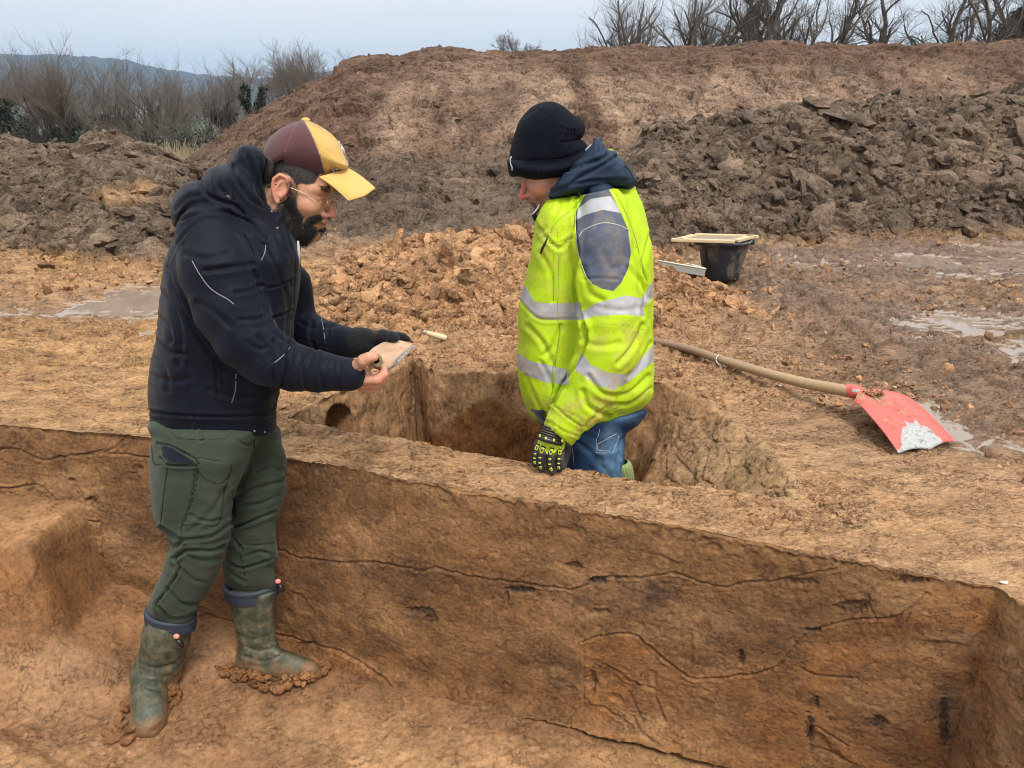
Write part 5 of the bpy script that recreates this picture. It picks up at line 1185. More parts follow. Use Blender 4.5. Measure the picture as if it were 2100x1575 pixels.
yel = mc.mix(st01, (.56, .34, .085), (.76, .50, .15)); mar = mc.mix(mc.noise(500, 3), (.060, .020, .024), (.088, .030, .034)); fm = mc.stepd('front', 0, .6)
colc = mc.mix(fm, mar, yel); colc = mc.mix(mc.stepd('seam', 1.0, .6), colc, (.62, .42, .14)); colc = mc.mix(mc.math('MULTIPLY', mc.stepd('back_seam', .9, .5), .6), colc, (.16, .08, .07))
hgt = mc.math('ADD', mc.math('MULTIPLY', st01, fm), mc.math('MULTIPLY', mc.noise(900, 2), .4)); mc.set(colc, .85, mc.bump(hgt, .0010), Sheen_Weight=.12)
cap = PART('cap', V, Q, mc.m, {'front': front, 'cord': cord, 'seam': np.abs(front), 'back_seam': np.abs(U - np.interp(W, [250, 300, 355], [608, 586, 578]))})
# peak: arched plate
c_r, c_t = at_y(714, 345, Y1), at_y(768, 386, Y1); s_r, s_t = at_y(655, 362, Y1 - .082), at_y(716, 409, Y1 - .066); m_t = at_y(752, 409, Y1 - .046)
G = []; ns, nt = 41, 16
for layer in (0, 1):
    for j in range(nt):
        t = j / (nt - 1)
        for i in range(ns):
            s = -1 + 2 * i / (ns - 1); a = abs(s); rt = c_r + (s_r - c_r) * a ** 1.7; e = a ** 2.4
            tip = c_t * (1 - e) + s_t * e; w = .082 * s
            if a < 1: mid = np.exp(-((a - .62) / .3) ** 2) * .25; tip = tip * (1 - mid) + m_t * mid
            p = rt * (1 - t) + tip * t; p[1] = Y1 + w * (1 - t) + (.080 * np.sign(s) * (1 - (1 - a) ** 1.35)) * t; p[2] += .004 * math.sin(PI * t) - layer * .0035
            G.append(p)
G = np.array(G); F = [grid_faces(nt, ns), grid_faces(nt, ns)[:, ::-1] + nt * ns]
b = nt * ns; rim_i = [j * ns for j in range(nt)] + [(nt - 1) * ns + i for i in range(1, ns)] + [j * ns + ns - 1 for j in range(nt - 2, -1, -1)]
F.append(np.array([[rim_i[k], rim_i[k + 1], rim_i[k + 1] + b, rim_i[k] + b] for k in range(len(rim_i) - 1)]))
sw = np.tile(np.linspace(-1, 1, ns), nt * 2) * .085
mesh_np('peak', G, F, mc.m, parent=cap, attrs={'front': np.full(len(G), -9.), 'cord': sw, 'seam': np.full(len(G), 9.), 'back_seam': np.full(len(G), 9.)})
V, F = ico(2); mesh_np('button', V * [.011, .011, .006] + at_y(627, 246, Y1), F, mc.m, parent=cap, attrs={'front': np.full(len(V), -9.), 'cord': V[:, 0] * .01, 'seam': np.full(len(V), 9.), 'back_seam': np.full(len(V), 9.)})
# badge on the front of the cap
ed = smooth_line([(688, 288), (699, 306), (706, 324), (711, 341)], 5); bd = M('cap_badge'); hx_ = bd.attr('bh'); hy_ = bd.attr('bv')
pic = bd.mix(bd.ramp(bd.noise(95, 4, .7), [(.47, 0), (.5, 1)]), (.08, .055, .05), (.62, .60, .55)); cb = bd.mix(bd.math('LESS_THAN', hy_, .42), bd.mix(bd.ramp(bd.noise(160, 2), [(.56, 0), (.6, 1)]), (.16, .09, .065), (.55, .48, .42)), pic)
edge_ = bd.math('GREATER_THAN', bd.math('MAXIMUM', bd.math('ABSOLUTE', hx_), bd.math('ABSOLUTE', bd.math('MULTIPLY', bd.math('SUBTRACT', hy_, .5), 2))), .88); cb = bd.mix(edge_, cb, (.055, .03, .026)); bd.set(cb, .7)
G = []; bh = []; bv = []
for layer in (0, 1):
    for j, (u, v) in enumerate(ed):
        for i in range(13):
            s = -1 + i / 6; p = at_y(u - s * s * 9.5, v + s * s * 1.0, Y1 - 0); p = p + np.array([.0065 - .002 * layer, .033 * s, .001]); G.append(p); bh.append(s); bv.append(j / (len(ed) - 1))
n0 = len(ed) * 13; F = [grid_faces(len(ed), 13)[:, ::-1], grid_faces(len(ed), 13) + n0]; rr = list(range(13)) + [j * 13 + 12 for j in range(1, len(ed))] + [n0 - 13 + i for i in range(11, -1, -1)] + [j * 13 for j in range(len(ed) - 2, -1, -1)]
F.append(np.array([[rr[k], rr[k + 1], rr[k + 1] + n0, rr[k] + n0] for k in range(len(rr) - 1)])); mesh_np('badge', np.array(G), F, bd.m, parent=cap, attrs={'bh': bh, 'bv': bv})

# jacket
NAVY = (.0020, .0036, .0095)
_, mj = fabric('dark_softshell', NAVY, (.0034, .0058, .0135), .62, 1400, .0003, sheen=.05, areas=[('slit', (.004, .004, .005), 0, .8)], lines=[('seam', (.004, .005, .008), .9, .8), ('pipe', (.12, .13, .15), 1.3, .7)], dirt=((.10, .085, .07), .66, .82, 'dust'))
jf = Field(*pxbox(285, 280, 735, 905, 1.62, 2.28), .0048)
TOR = [(455, 440), (400, 452), (358, 488), (338, 545), (327, 620), (320, 690), (306, 765), (302, 815), (307, 845), (309, 900), (325, 960), (430, 970), (548, 970), (570, 930), (567, 846), (574, 795), (590, 745), (600, 700), (603, 650), (612, 600), (617, 545), (611, 505), (602, 478), (580, 450), (520, 430)]
jf.infl(TOR, 1.985, lambda v: np.interp(v, [430, 480, 540, 700, 840, 900], [.12, .185, .21, .195, .185, .165]), 62, .02)
jf.infl([(280, 874), (312, 877), (400, 886), (480, 893), (545, 895), (552, 888), (566, 880), (620, 880), (620, 1040), (280, 1040)], 1.985, .4, 3, .006, 's', False)
ARM1 = [(430, 490, 1.835, 66), (446, 560, 1.785, 75), (472, 635, 1.760, 70), (502, 692, 1.745, 62), (548, 735, 1.750, 55), (602, 754, 1.775, 48), (655, 763, 1.81, 41), (716, 768, 1.842, 34)]
px_tube(jf, ARM1, .92, .012)
px_tube(jf, [(590, 585, 2.16, 48), (606, 660, 2.15, 42), (640, 684, 2.125, 38), (680, 697, 2.09, 34), (718, 704, 2.062, 31)], .95, .012)
HOOD = [(358, 467), (350, 442), (351, 416), (364, 391), (384, 375), (411, 371), (424, 353), (446, 344), (478, 338), (505, 350), (525, 380), (548, 428), (565, 470), (500, 478), (440, 446), (400, 442), (376, 452)]
jf.infl(HOOD, 1.97, .135, 34, .012)
jf.infl([(476, 340), (478, 318), (492, 303), (512, 297), (532, 305), (546, 322), (548, 345), (544, 378), (553, 420), (575, 462), (520, 452), (488, 400)], 1.97, .082, 18, .006)
jf.infl([(528, 408), (556, 428), (588, 424), (593, 436), (590, 462), (596, 482), (606, 512), (575, 530), (538, 490), (520, 446)], 1.97, .092, 26, .010)
# openings: cuff, neck, hem
jf.infl([(545, 330), (552, 372), (560, 415), (588, 414), (640, 420), (640, 300), (545, 290)], Y1, .078, 8, .006, 's', False)
V, Q = jf.mesh(2); N = vnormals(V, Q); V = cloth_noise(V, N, .0030, 8, 5, (1, 1, 1.4)); N = vnormals(V, Q)
ARMH = [(343, 548), (354, 516), (366, 496), (397, 462), (427, 447), (466, 455), (498, 483), (517, 522), (520, 557)]
ELB = [(371, 490), (394, 535), (427, 587), (466, 613), (496, 636), (491, 677), (476, 712), (504, 738), (539, 751), (573, 734), (595, 710)]
FJ = [(ARMH, 3.0, .0045), ([(343, 548), (358, 600), (395, 673), (428, 722), (463, 757), (502, 779), (540, 793), (582, 801)], 4, .007), ([(520, 557), (532, 595), (545, 645), (562, 683), (594, 705)], 4, .008), (ELB, 1.6, .0022),
      ([(422, 555), (465, 550), (520, 541)], 5, .006), ([(482, 600), (510, 597), (538, 585)], 4, .006), ([(490, 656), (520, 655), (545, 650)], 4, .006), ([(405, 620), (440, 640), (470, 668)], 6, .005), ([(380, 520), (420, 530), (470, 520)], 6, .004), ([(530, 690), (548, 712), (556, 742)], 5, .006),
      ([(560, 700), (566, 730), (560, 770), (566, 795)], 4, .006), ([(596, 708), (588, 745), (592, 798)], 4, .006), ([(632, 718), (622, 755), (628, 800)], 5, .007), ([(668, 724), (658, 758), (664, 802)], 5, .006), ([(694, 730), (690, 760), (696, 800)], 3, .003), ([(505, 700), (530, 716), (548, 712)], 4, .004),
      ([(522, 583), (561, 589), (602, 572)], 2.6, .0045), ([(556, 652), (580, 646), (600, 636)], 3, .005), ([(540, 500), (570, 560), (590, 620), (585, 690)], 4, .003), ([(388, 708), (384, 785), (392, 833)], 2, .004), ([(300, 842), (360, 850), (431, 853), (522, 852), (565, 838)], 3.2, .011),
      ([(330, 600), (360, 640), (372, 700), (365, 750)], 6, .006), ([(322, 700), (350, 722), (380, 726)], 5, .007), ([(312, 770), (350, 782), (390, 775)], 6, .005), ([(430, 800), (500, 815), (560, 800)], 6, .005), ([(325, 650), (345, 668), (352, 700)], 5, .006), ([(318, 735), (340, 760), (345, 800)], 5, .005), ([(440, 735), (446, 820)], 2.2, .007), ([(455, 745), (462, 830)], 2.2, .003),
      ([(372, 452), (400, 440), (440, 432), (480, 440), (520, 462), (545, 490)], 3.2, .008), ([(412, 372), (418, 392), (440, 408), (480, 420), (500, 440)], 4, .009), ([(440, 350), (450, 385), (480, 410)], 4, .006), ([(478, 340), (490, 375), (512, 405), (540, 425)], 4, .010), ([(500, 310), (518, 350), (530, 395), (545, 420)], 4, .007), ([(360, 430), (385, 405), (410, 400)], 5, .005), ([(515, 300), (535, 340), (540, 380)], 3, .004),
      ([(588, 425), (585, 455), (592, 490), (606, 530)], 2.2, .005), ([(560, 440), (566, 480), (585, 520)], 4, .004), ([(615, 660), (640, 672), (690, 668)], 4, .004), ([(640, 662), (636, 690), (648, 715)], 4, .006), ([(676, 664), (670, 700)], 3, .004), ([(608, 690), (650, 706), (700, 716)], 2, .004),
      ([(605, 530), (603, 600), (600, 660), (592, 730), (578, 790), (566, 850)], 2.4, .006), ([(520, 850), (524, 893)], 1.5, .003)]
V = folds(V, N, FJ); N = vnormals(V, Q); U, W = proj(V)
rib = (W > 851) & (W < 900) & (U < 432) & (V[:, 1] > 1.5); V = V + N * (np.where(rib, .0016 * np.sin(U * 2 * PI / 5.2), 0))[:, None]
seam = line_attr(V, [ARMH, ELB, [(522, 583), (561, 589), (602, 572)], [(388, 708), (384, 785), (392, 833)], [(561, 430), (566, 480), (585, 520)], [(343, 548), (358, 600), (395, 673), (428, 722)], [(300, 846), (431, 855), (565, 842)], [(434, 738), (442, 832), (470, 832), (475, 745)], [(562, 500), (545, 470), (520, 445), (430, 432)], [(496, 500), (498, 470), (505, 455)], [(593, 436), (590, 462), (606, 530), (603, 640), (592, 740), (560, 890)]])
pipe = line_attr(V, [[(394, 535), (427, 587), (466, 613), (478, 622)], [(562, 742), (580, 728), (595, 710)], [(484, 768), (482, 800), (475, 824)], [(545, 504), (542, 520), (536, 532)], [(658, 650), (663, 680), (666, 700)]])
slit = area_attr(V, [[(436, 735), (441, 733), (449, 790), (444, 822), (438, 818), (440, 780)]]); dust = np.clip(zone_px(U, W, [(690, 758, 26, 22, 1), (705, 690, 20, 20, .6), (600, 760, 60, 40, .25), (560, 690, 60, 60, .2)]), 0, 1)
jacket = PART('jacket', V, Q, mj.m, {'seam': seam, 'pipe': pipe * 0 + 9, 'slit': slit, 'dust': dust})
N = vnormals(V, Q); JV, JN = V, N; mpi = M('reflective_piping'); mpi.set((.20, .21, .24), .45)
for ln in ([(394, 535), (408, 560), (427, 587), (446, 602), (466, 613), (480, 624)], [(562, 744), (580, 730), (595, 712)], [(484, 768), (483, 800), (475, 826)], [(545, 502), (543, 518), (536, 534)], [(658, 650), (663, 672), (666, 696)]):
    P_ = on_cloth(JV, JN, ln); mesh_np('reflective_piping', *tube_np(P_, [.0011] * len(P_), 6), mpi.m, parent=jacket)
for ln in (ELB, [(343, 548), (354, 516), (366, 496), (397, 462), (427, 447), (466, 455), (498, 483), (517, 522), (520, 557)], [(361, 505), (371, 490)], [(388, 708), (384, 785), (392, 833)]):
    pass
mgrey = M('grey_marl'); mgrey.set((.42, .44, .47), .9, mgrey.bump(mgrey.noise(700, 2), .0008))
zp = [at_y(u, v, 1.90) for u, v in ((611, 494), (613, 520), (611, 548), (607, 575), (603, 598), (601, 612))]
mesh_np('lining', *tube_np(zp, [.004, .0058, .006, .0055, .004, .0015], 8, ell=(1, .7)), mgrey.m, parent=jacket)
for u, v in ((557, 434), (569, 468), (543, 886), (522, 884)):
    V, F = ico(1); mesh_np('snap_stud', V * .0032 + on_cloth(JV, JN, [(u, v)], .0)[0], F, mpi.m, parent=jacket)
V, F = join_parts([tube_np([at_y(u, v, 1.835) for u, v in ((462, 400), (468, 392), (474, 398), (470, 408), (476, 412))], [.0025] * 5, 6), tube_np([at_y(461, 398, 1.84), at_y(475, 410, 1.835)], [.007, .007], 6)]); mesh_np('toggle', V, F, mblk.m, parent=jacket)

# trousers
_, mt = fabric('green_work_cloth', (.029, .041, .027), (.042, .055, .036), .8, 900, .0005, sheen=.08, areas=[('pocket', (.008, .009, .018), 0, 1.0)], lines=[('seam', (.010, .018, .013), .8, .7)], dirt=((.16, .13, .09), .62, .85, 'dust'))
tf = Field(*pxbox(292, 850, 600, 1295, 1.75, 2.22), .0050)
NL = [(322, 860), (313, 900), (310, 930), (308, 1000), (313, 1048), (322, 1078), (344, 1100), (349, 1122), (338, 1152), (328, 1185), (313, 1215), (305, 1240), (308, 1264), (332, 1280), (366, 1284), (390, 1272), (404, 1246), (424, 1216), (444, 1182), (461, 1130), (472, 1086), (474, 1055), (480, 1020), (492, 985), (508, 950), (520, 915), (535, 868)]
FL = [(440, 870), (562, 870), (578, 908), (587, 942), (582, 972), (585, 1000), (578, 1040), (566, 1062), (565, 1110), (569, 1138), (561, 1162), (564, 1190), (556, 1212), (500, 1218), (466, 1200), (459, 1168), (469, 1112), (474, 1078), (470, 1000), (460, 940)]
tf.infl(NL, lambda v: np.interp(v, [870, 1080, 1280], [1.905, 1.90, 1.945]), lambda v: np.interp(v, [870, 950, 1100, 1280], [.10, .12, .09, .062]), 55, .012)
tf.infl(FL, lambda v: np.interp(v, [870, 1100, 1220], [2.06, 2.05, 2.065]), lambda v: np.interp(v, [870, 1000, 1200], [.12, .10, .065]), 45, .012)
V, Q = tf.mesh(2); N = vnormals(V, Q); V = cloth_noise(V, N, .0045, 9, 15, (1, 1, 1.6)); N = vnormals(V, Q)
q3 = lambda L: [(a / 2.25 + 240, b / 2.25 + 860) for a, b in L]
TS = [q3(a) for a in ([(180, 100), (250, 120), (370, 180)], [(235, 210), (215, 350), (200, 490)], [(362, 215), (345, 350), (300, 480), (298, 540)], [(372, 215), (358, 340), (312, 470)], [(520, 262), (495, 330), (470, 480), (380, 485), (300, 488)], [(635, 90), (630, 170), (590, 290), (530, 370)], [(370, 175), (520, 205), (515, 260), (470, 298), (400, 270), (365, 215), (370, 175)], [(250, 60), (300, 90), (500, 90)],
      [(160, 120), (170, 200), (230, 208), (355, 215)], [(270, 640), (290, 680), (250, 760), (180, 850), (180, 900)], [(560, 580), (575, 650), (590, 720)], [(740, 120), (760, 160), (785, 180), (780, 60)])]
TF = [(q3([(210, 495), (300, 548), (440, 535), (520, 480)]), 4, .010), (q3([(268, 640), (330, 600), (430, 605), (520, 570)]), 4, .012), (q3([(240, 560), (270, 585), (300, 560), (300, 545)]), 4, .010), (q3([(262, 640), (290, 680), (250, 760), (180, 850)]), 3, .006), (q3([(300, 690), (350, 740), (410, 752)]), 5, .006), (q3([(190, 862), (250, 915), (320, 910), (370, 880)]), 4, .008), (q3([(230, 780), (300, 850), (380, 850)]), 5, .006), (q3([(330, 620), (400, 650), (500, 640)]), 6, .004),
      (q3([(540, 500), (620, 470), (725, 425)]), 3.5, .011), (q3([(520, 510), (550, 560), (575, 600)]), 3.5, .008), (q3([(500, 640), (560, 685), (640, 670), (715, 640)]), 3.5, .008), (q3([(500, 690), (540, 720), (590, 750)]), 4, .006), (q3([(570, 345), (640, 320), (765, 285)]), 5, .006), (q3([(580, 400), (660, 390), (750, 350)]), 5, .005), (q3([(640, 245), (700, 225), (770, 235)]), 4, .006), (q3([(560, 575), (640, 582), (720, 572)]), 2.5, .003), (q3([(600, 630), (660, 610), (715, 625)]), 4, .006),
      (q3([(530, 330), (545, 420), (530, 520), (520, 600)]), 3.5, .008), (q3([(340, 440), (400, 470), (480, 460)]), 4, .005), (q3([(500, 320), (440, 420), (330, 520)]), 6, .004), (q3([(365, 190), (358, 230), (345, 350)]), 2, .004), (q3([(185, 112), (255, 128), (368, 190), (355, 214), (232, 208), (200, 175)]), 2.5, .007), (q3([(380, 100), (400, 90), (380, 60)]), 3, .004), (q3([(500, 90), (530, 60)]), 3, .004), (q3([(540, 90), (600, 120), (632, 100)]), 3, .004)] + [(a, 1.5, .0016) for a in TS]
V = folds(V, N, [(a_, b_ * .9, c_ * 1.35) for a_, b_, c_ in TF]); N = vnormals(V, Q); U, W = proj(V)
V = V + N * (.003 * sm(1, -2, area_attr(V, [TS[6]])))[:, None]
trs = PART('trousers', V, Q, mt.m, {'seam': line_attr(V, TS), 'pocket': area_attr(V, [q3([(205, 118), (255, 133), (355, 195), (355, 208), (240, 200), (212, 170)])]), 'dust': np.clip(zone_px(U, W, [(410, 1160, 60, 60, .5), (390, 1060, 60, 40, .3)]), 0, 1)})

N = vnormals(V, Q); msm = M('dark_green_seam'); msm.set((.008, .014, .009), .9)
for ln in TS[:-1]:
    P_ = on_cloth(V, N, ln, -.0002)
    if len(P_) > 3: mesh_np('seam', *tube_np(P_, [.0013] * len(P_), 5), msm.m, parent=trs)

# boots
def boot_mat():
    m = M('muddy_rubber_boot'); c = m.mix(m.noise(9, 3), (.030, .038, .024), (.046, .056, .036)); c = m.mix(m.stepd('toe', 0, 9), c, (.055, .068, .058))
    d = m.ramp(m.noise(26, 8, .72), [(.44, 0), (.66, 1)]); c = m.mix(m.math('MULTIPLY', d, m.attr('dust'), True), c, (.19, .15, .085)); c = m.mix(m.attr('mud'), c, m.mix(m.noise(30, 4), (.15, .078, .036), (.24, .135, .065)))
    return m.set(c, m.ramp(m.noise(20, 3), [(.3, .42), (.7, .8)]), m.bump(m.math('ADD', m.noise(60, 5), m.math('MULTIPLY', m.attr('mud'), m.noise(120, 3))), .002))
mboot = boot_mat(); mcuff = M('blue_neoprene'); mcuff.set(mcuff.mix(mcuff.noise(20, 4), (.018, .026, .042), (.034, .046, .068)), .6, mcuff.bump(mcuff.noise(300, 3), .0006)); mred = M('red_toggle'); mred.set(mred.mix(mred.noise(180, 3), (.75, .12, .08), (.8, .35, .28)), .4)
def boot(name, label, fld, ring, tog, Zs, toe_uv, crease):
    V, Q = fld.mesh(2); N = vnormals(V, Q); V = V + N * (fbm3(V, 14, 3, 4) * .0025)[:, None]; V = folds(V, N, crease); N = vnormals(V, Q)
    low = V[:, 2] + .72; mud = np.clip(sm(.075, .02, low + .05 * (vn3(V[:, 0] * 30, V[:, 1] * 30, V[:, 2] * 20, 5) - .5)), 0, 1); V = V + N * (mud * .008 * (vn3(V[:, 0] * 45, V[:, 1] * 45, V[:, 2] * 60, 6)))[:, None]
    U, W = proj(V); b = PART(name, V, Q, mboot, {'mud': mud, 'dust': np.clip(.4 + .5 * vn3(V[:, 0] * 9, V[:, 1] * 9, V[:, 2] * 5, 8) - .15 * sm(.25, .4, low), 0, 1), 'toe': np.sqrt(((U - toe_uv[0]) / 1.3) ** 2 + (W - toe_uv[1]) ** 2) - 22})
    if label: b['label'] = label
    a = np.linspace(0, 2 * PI, 33)[:-1]; c, e1, e2 = ring; P = np.array([c + e1 * math.cos(t) + e2 * math.sin(t) for t in a]); L = []
    dn = np.array([Zs[0], 0, Zs[1]]); rows = [(0, .0), (.006, .0045), (.014, .0055), (.020, .001), (.026, .0045), (.032, .001), (.038, .0045), (.044, .001), (.050, .003), (.056, -.002)]; G = []
    for h, o in rows: G.append(np.array([c + dn * h + (e1 * math.cos(t) + e2 * math.sin(t)) * .93 * (1 + (o + .001) / .055) for t in a]))
    G.append(np.array([c + dn * .012 + (e1 * math.cos(t) + e2 * math.sin(t)) * .78 for t in a])); G = [G[-1]] + G[:-1]
    mesh_np('cuff', np.vstack(G), grid_faces(len(G), 32, True), mcuff.m, parent=b)
    tp = at_y(*tog); V, F = ico(2); mesh_np('toggle', V * [.0095, .008, .0085] + tp, F, mred.m, parent=b)
    mesh_np('cord_lock', *tube_np([tp + [.004, -.004, -.008], tp + [.010, -.004, -.022], tp + [.014, -.002, -.036], tp + [.012, 0, -.04]], [.004, .0075, .006, .002], 8), mblk.m, parent=b)
    return b
_lo, _hi = pxbox(262, 1255, 400, 1500, 1.72, 2.06); _lo[2] = -.735; f = Field(_lo, _hi, .0042)
px_tube(f, [(347, 1282, 1.957, 45), (341, 1302, 1.958, 46), (331, 1350, 1.965, 44), (322, 1400, 1.975, 40), (319, 1432, 1.985, 39)], .95, .01)
xb = at_y(318, 1440, 1.99)[0]; xt = xb + .088; f.tube([(xb, 2.0, -.672), (xb + .02, 1.95, -.664), (xb + .06, 1.86, -.672), (xt, 1.80, -.682)], [.046, .050, .048, .043], 1, .02); f.tube([(xb, 2.01, -.70), (xb + .04, 1.90, -.702), (xt, 1.79, -.702)], [.042, .040, .045], 1, .015)
f.add(lambda G: G[..., 2] * -1 - .727 + 0 * G[..., 0], (-.98, 1.68, -.8), (-.72, 2.1, -.70), .003, 's') if False else None
c = at_y(350, 1254, 1.95); e1 = at_y(402, 1262, 1.95) - at_y(350, 1254, 1.95); e2 = np.array([-.004, .052, .002])
boot_a = boot('boot', 'muddy rubber boot pointing towards the viewer', f, (c, e1, e2), (362, 1305, 1.885), (-.16, -.98), (322, 1462), [([(290, 1360), (320, 1372), (355, 1362)], 4, .003), ([(288, 1385), (320, 1392), (352, 1385)], 4, .003), ([(300, 1410), (330, 1415), (352, 1405)], 3, .003)])
_lo, _hi = pxbox(450, 1180, 675, 1415, 1.94, 2.14); f = Field(_lo, _hi, .0042)
FB = [(468, 1210), (560, 1210), (563, 1232), (564, 1290), (571, 1322), (590, 1336), (625, 1348), (650, 1360), (660, 1376), (654, 1394), (610, 1404), (545, 1394), (500, 1376), (484, 1362), (488, 1325), (481, 1285), (470, 1235)]
f.infl(FB, lambda v: np.interp(v, [1195, 1330, 1400], [2.062, 2.055, 2.03]), lambda v: np.interp(v, [1195, 1300, 1400], [.062, .050, .048]), 34, .01)
c = at_y(513, 1193, 2.06); e1 = at_y(568, 1191, 2.06) - c; e2 = np.array([.0, .062, .0])
boot_b = boot('boot', 'muddy rubber boot pointing right towards the cut face', f, (c, e1, e2), (570, 1192, 2.03), (.02, -1.), (615, 1372), [([(486, 1300), (520, 1312), (560, 1300)], 4, .003), ([(490, 1322), (530, 1334), (570, 1326)], 4, .0035), ([(500, 1345), (540, 1356), (575, 1345)], 3, .003)])
# clay stuck under and around the boots
pos = []; sz = []; rr = np.random.RandomState(12)
for cx, cy, ax_, ay_ in ((xb + .045, 1.885, .066, .15), (at_y(570, 1385, 2.04)[0], 2.02, .155, .062)):
    n = 300; a = rr.uniform(0, 2 * PI, n); k = rr.uniform(.75, 1.08, n) * (1 + .16 * np.sin(a * 3 + cx * 9) + .08 * np.sin(a * 7)); pos.append(np.stack([cx + np.cos(a) * ax_ * k, cy + np.sin(a) * ay_ * k, -.716 + rr.uniform(-.004, .026, n) * (k < 1)], -1)); sz.append(.007 * 3.4 ** (rr.rand(n) ** 1.1))
for b_, p_, s_, k_ in ((boot_a, pos[0], sz[0], 66), (boot_b, pos[1], sz[1], 67)):
    V, F, ti = clods(p_, s_, np.tile([0, 0, 1.], (len(p_), 1)), k_, 2, (.35, .7), .9); mesh_np('clinging_clay', V, F, m_mud, parent=b_)

# left hand in a knitted glove, over the sherd
_, mg1 = fabric('dark_knit', (.009, .010, .012), (.016, .017, .020), .95, 700, .0015, sheen=.12)
gb = at_y(780, 702, 2.03); f = Field(gb - [.13, .12, .10], gb + [.12, .10, .08], .0028)
px_tube(f, [(706, 704, 2.066, 29), (728, 703, 2.06, 29.5), (742, 703, 2.055, 29), (758, 702, 2.05, 25), (764, 701, 2.05, 21)], .9, .01)
px_tube(f, [(752, 703, 2.055, 24), (772, 703, 2.055, 21), (790, 703, 2.06, 16)], .9, .012)
for p in ([(762, 694, 2.045, 17), (786, 688, 2.02, 11.5), (803, 690, 2.01, 9.5), (812, 693, 2.005, 8)], [(790, 694, 2.075, 9), (812, 689, 2.075, 7.5), (826, 691, 2.07, 7), (836, 695, 2.06, 6)],
          [(770, 715, 2.075, 10), (790, 722, 2.07, 9), (808, 728, 2.06, 8)], [(768, 720, 2.06, 10), (784, 732, 2.05, 9), (800, 740, 2.035, 8)], [(764, 725, 2.045, 9), (776, 740, 2.03, 8), (788, 750, 2.01, 7)]): px_tube(f, p, 1, .006)
V, Q = f.mesh(2); N = vnormals(V, Q); U, W = proj(V); cuffm = sm(768, 758, U)
V = V + N * (.0014 * np.sin((W - (U - 740) * .12) * 2 * PI / 4.6) * cuffm - .003 * np.exp(-((U - 765) / 3.) ** 2) + (1 - cuffm) * fbm3(V, 220, 2, 3) * .0012)[:, None]
PART('knitted_glove', V, Q, mg1.m)

# the finds in his hands
msh1 = M('fired_clay'); cc = msh1.mix(msh1.ramp(msh1.noise(22, 5, .7), [(.4, 0), (.62, 1)]), (.40, .235, .145), (.49, .325, .22)); msh1.set(cc, .85, msh1.bump(msh1.noise(160, 5), .0016))
msh2 = M('grey_break'); cc = msh2.mix(msh2.ramp(msh2.noise(90, 6, .75), [(.45, 0), (.62, 1)]), (.20, .19, .18), (.40, .38, .35)); msh2.set(cc, .9, msh2.bump(msh2.noise(200, 5), .003))
top = [(754, 722, 1.965), (766, 711, 1.985), (785, 701, 2.005), (806, 696, 2.02), (826, 698, 2.02), (846, 706, 2.01), (831, 716, 1.975), (818, 728, 1.94), (807, 741, 1.915), (799, 753, 1.90), (780, 752, 1.90), (764, 748, 1.92), (755, 738, 1.94)]
dl = [(3, 7)] * 5 + [(8, 3), (9, 6), (8, 9), (4, 10), (1, 10), (0, 8), (0, 7), (0, 8)]
T_ = np.array([at_y(*p) for p in top]); B_ = np.array([at_y(p[0] + d[0], p[1] + d[1], p[2] + .006) for p, d in zip(top, dl)]); n = len(top)
bm = bmesh.new(); tv = [bm.verts.new(p) for p in T_]; bv_ = [bm.verts.new(p) for p in B_]; ft = bm.faces.new(tv); fb = bm.faces.new(bv_[::-1]); sd_ = [bm.faces.new((tv[i], bv_[i], bv_[(i + 1) % n], tv[(i + 1) % n])) for i in range(n)]
for q_ in sd_: q_.material_index = 1
bmesh.ops.recalc_face_normals(bm, faces=bm.faces[:]); bmesh.ops.bevel(bm, geom=bm.edges[:], offset=.002, segments=2, affect='EDGES'); bmesh.ops.triangulate(bm, faces=bm.faces[:]); bmesh.ops.subdivide_edges(bm, edges=bm.edges[:], cuts=3, use_grid_fill=True)
co = np.array([v.co[:] for v in bm.verts]); dsp = fbm3(co, 70, 3, 8) * .0035; bm.normal_update()
for v, d_ in zip(bm.verts, dsp): v.co += v.normal * float(d_)
me = bpy.data.meshes.new('potsherd'); cS = T_.mean(0)
for v in bm.verts: v.co -= Vector(cS)
bm.to_mesh(me); bm.free(); me.materials.append(msh1.m); me.materials.append(msh2.m)
sh_o = bpy.data.objects.new('potsherd', me); C.objects.link(sh_o); sh_o.location = cS; props(sh_o, 'large pinkish potsherd with grey broken edge held in the gloved hand', 'potsherd')
# clay tube
fc = at_y(773, 741, 1.835); bk = at_y(764, 737, 1.895); ax_ = (bk - fc) / np.linalg.norm(bk - fc); s1 = np.cross(ax_, [0, 0, 1.]); s1 /= np.linalg.norm(s1); s2 = np.cross(s1, ax_); a = np.linspace(0, 2 * PI, 33)[:-1]; G = []
for d, rr_ in ((.03, .0065), (.004, .0070), (.0, .0085), (-.001, .0135), (.003, .0165), (.02, .0165), (.045, .0155), (.062, .013), (.064, .005)):
    G.append(np.array([fc + ax_ * d + (s1 * math.cos(t) + s2 * math.sin(t)) * rr_ * (1 + .07 * math.cos(5 * t + 1) * (rr_ > .01)) for t in a]))
G = np.vstack(G); G = G + (fbm3(G, 120, 3, 2) * .0018)[:, None]; mtb = M('brown_fired_clay'); mtb.set(mtb.mix(mtb.noise(60, 5), (.13, .085, .045), (.26, .18, .105)), .8, mtb.bump(mtb.noise(220, 4), .0014))
props(mesh_np('clay_tube', G, grid_faces(9, 32, True), mtb.m, base=fc), 'short brown clay tube pinched in the bare hand', 'clay tube')
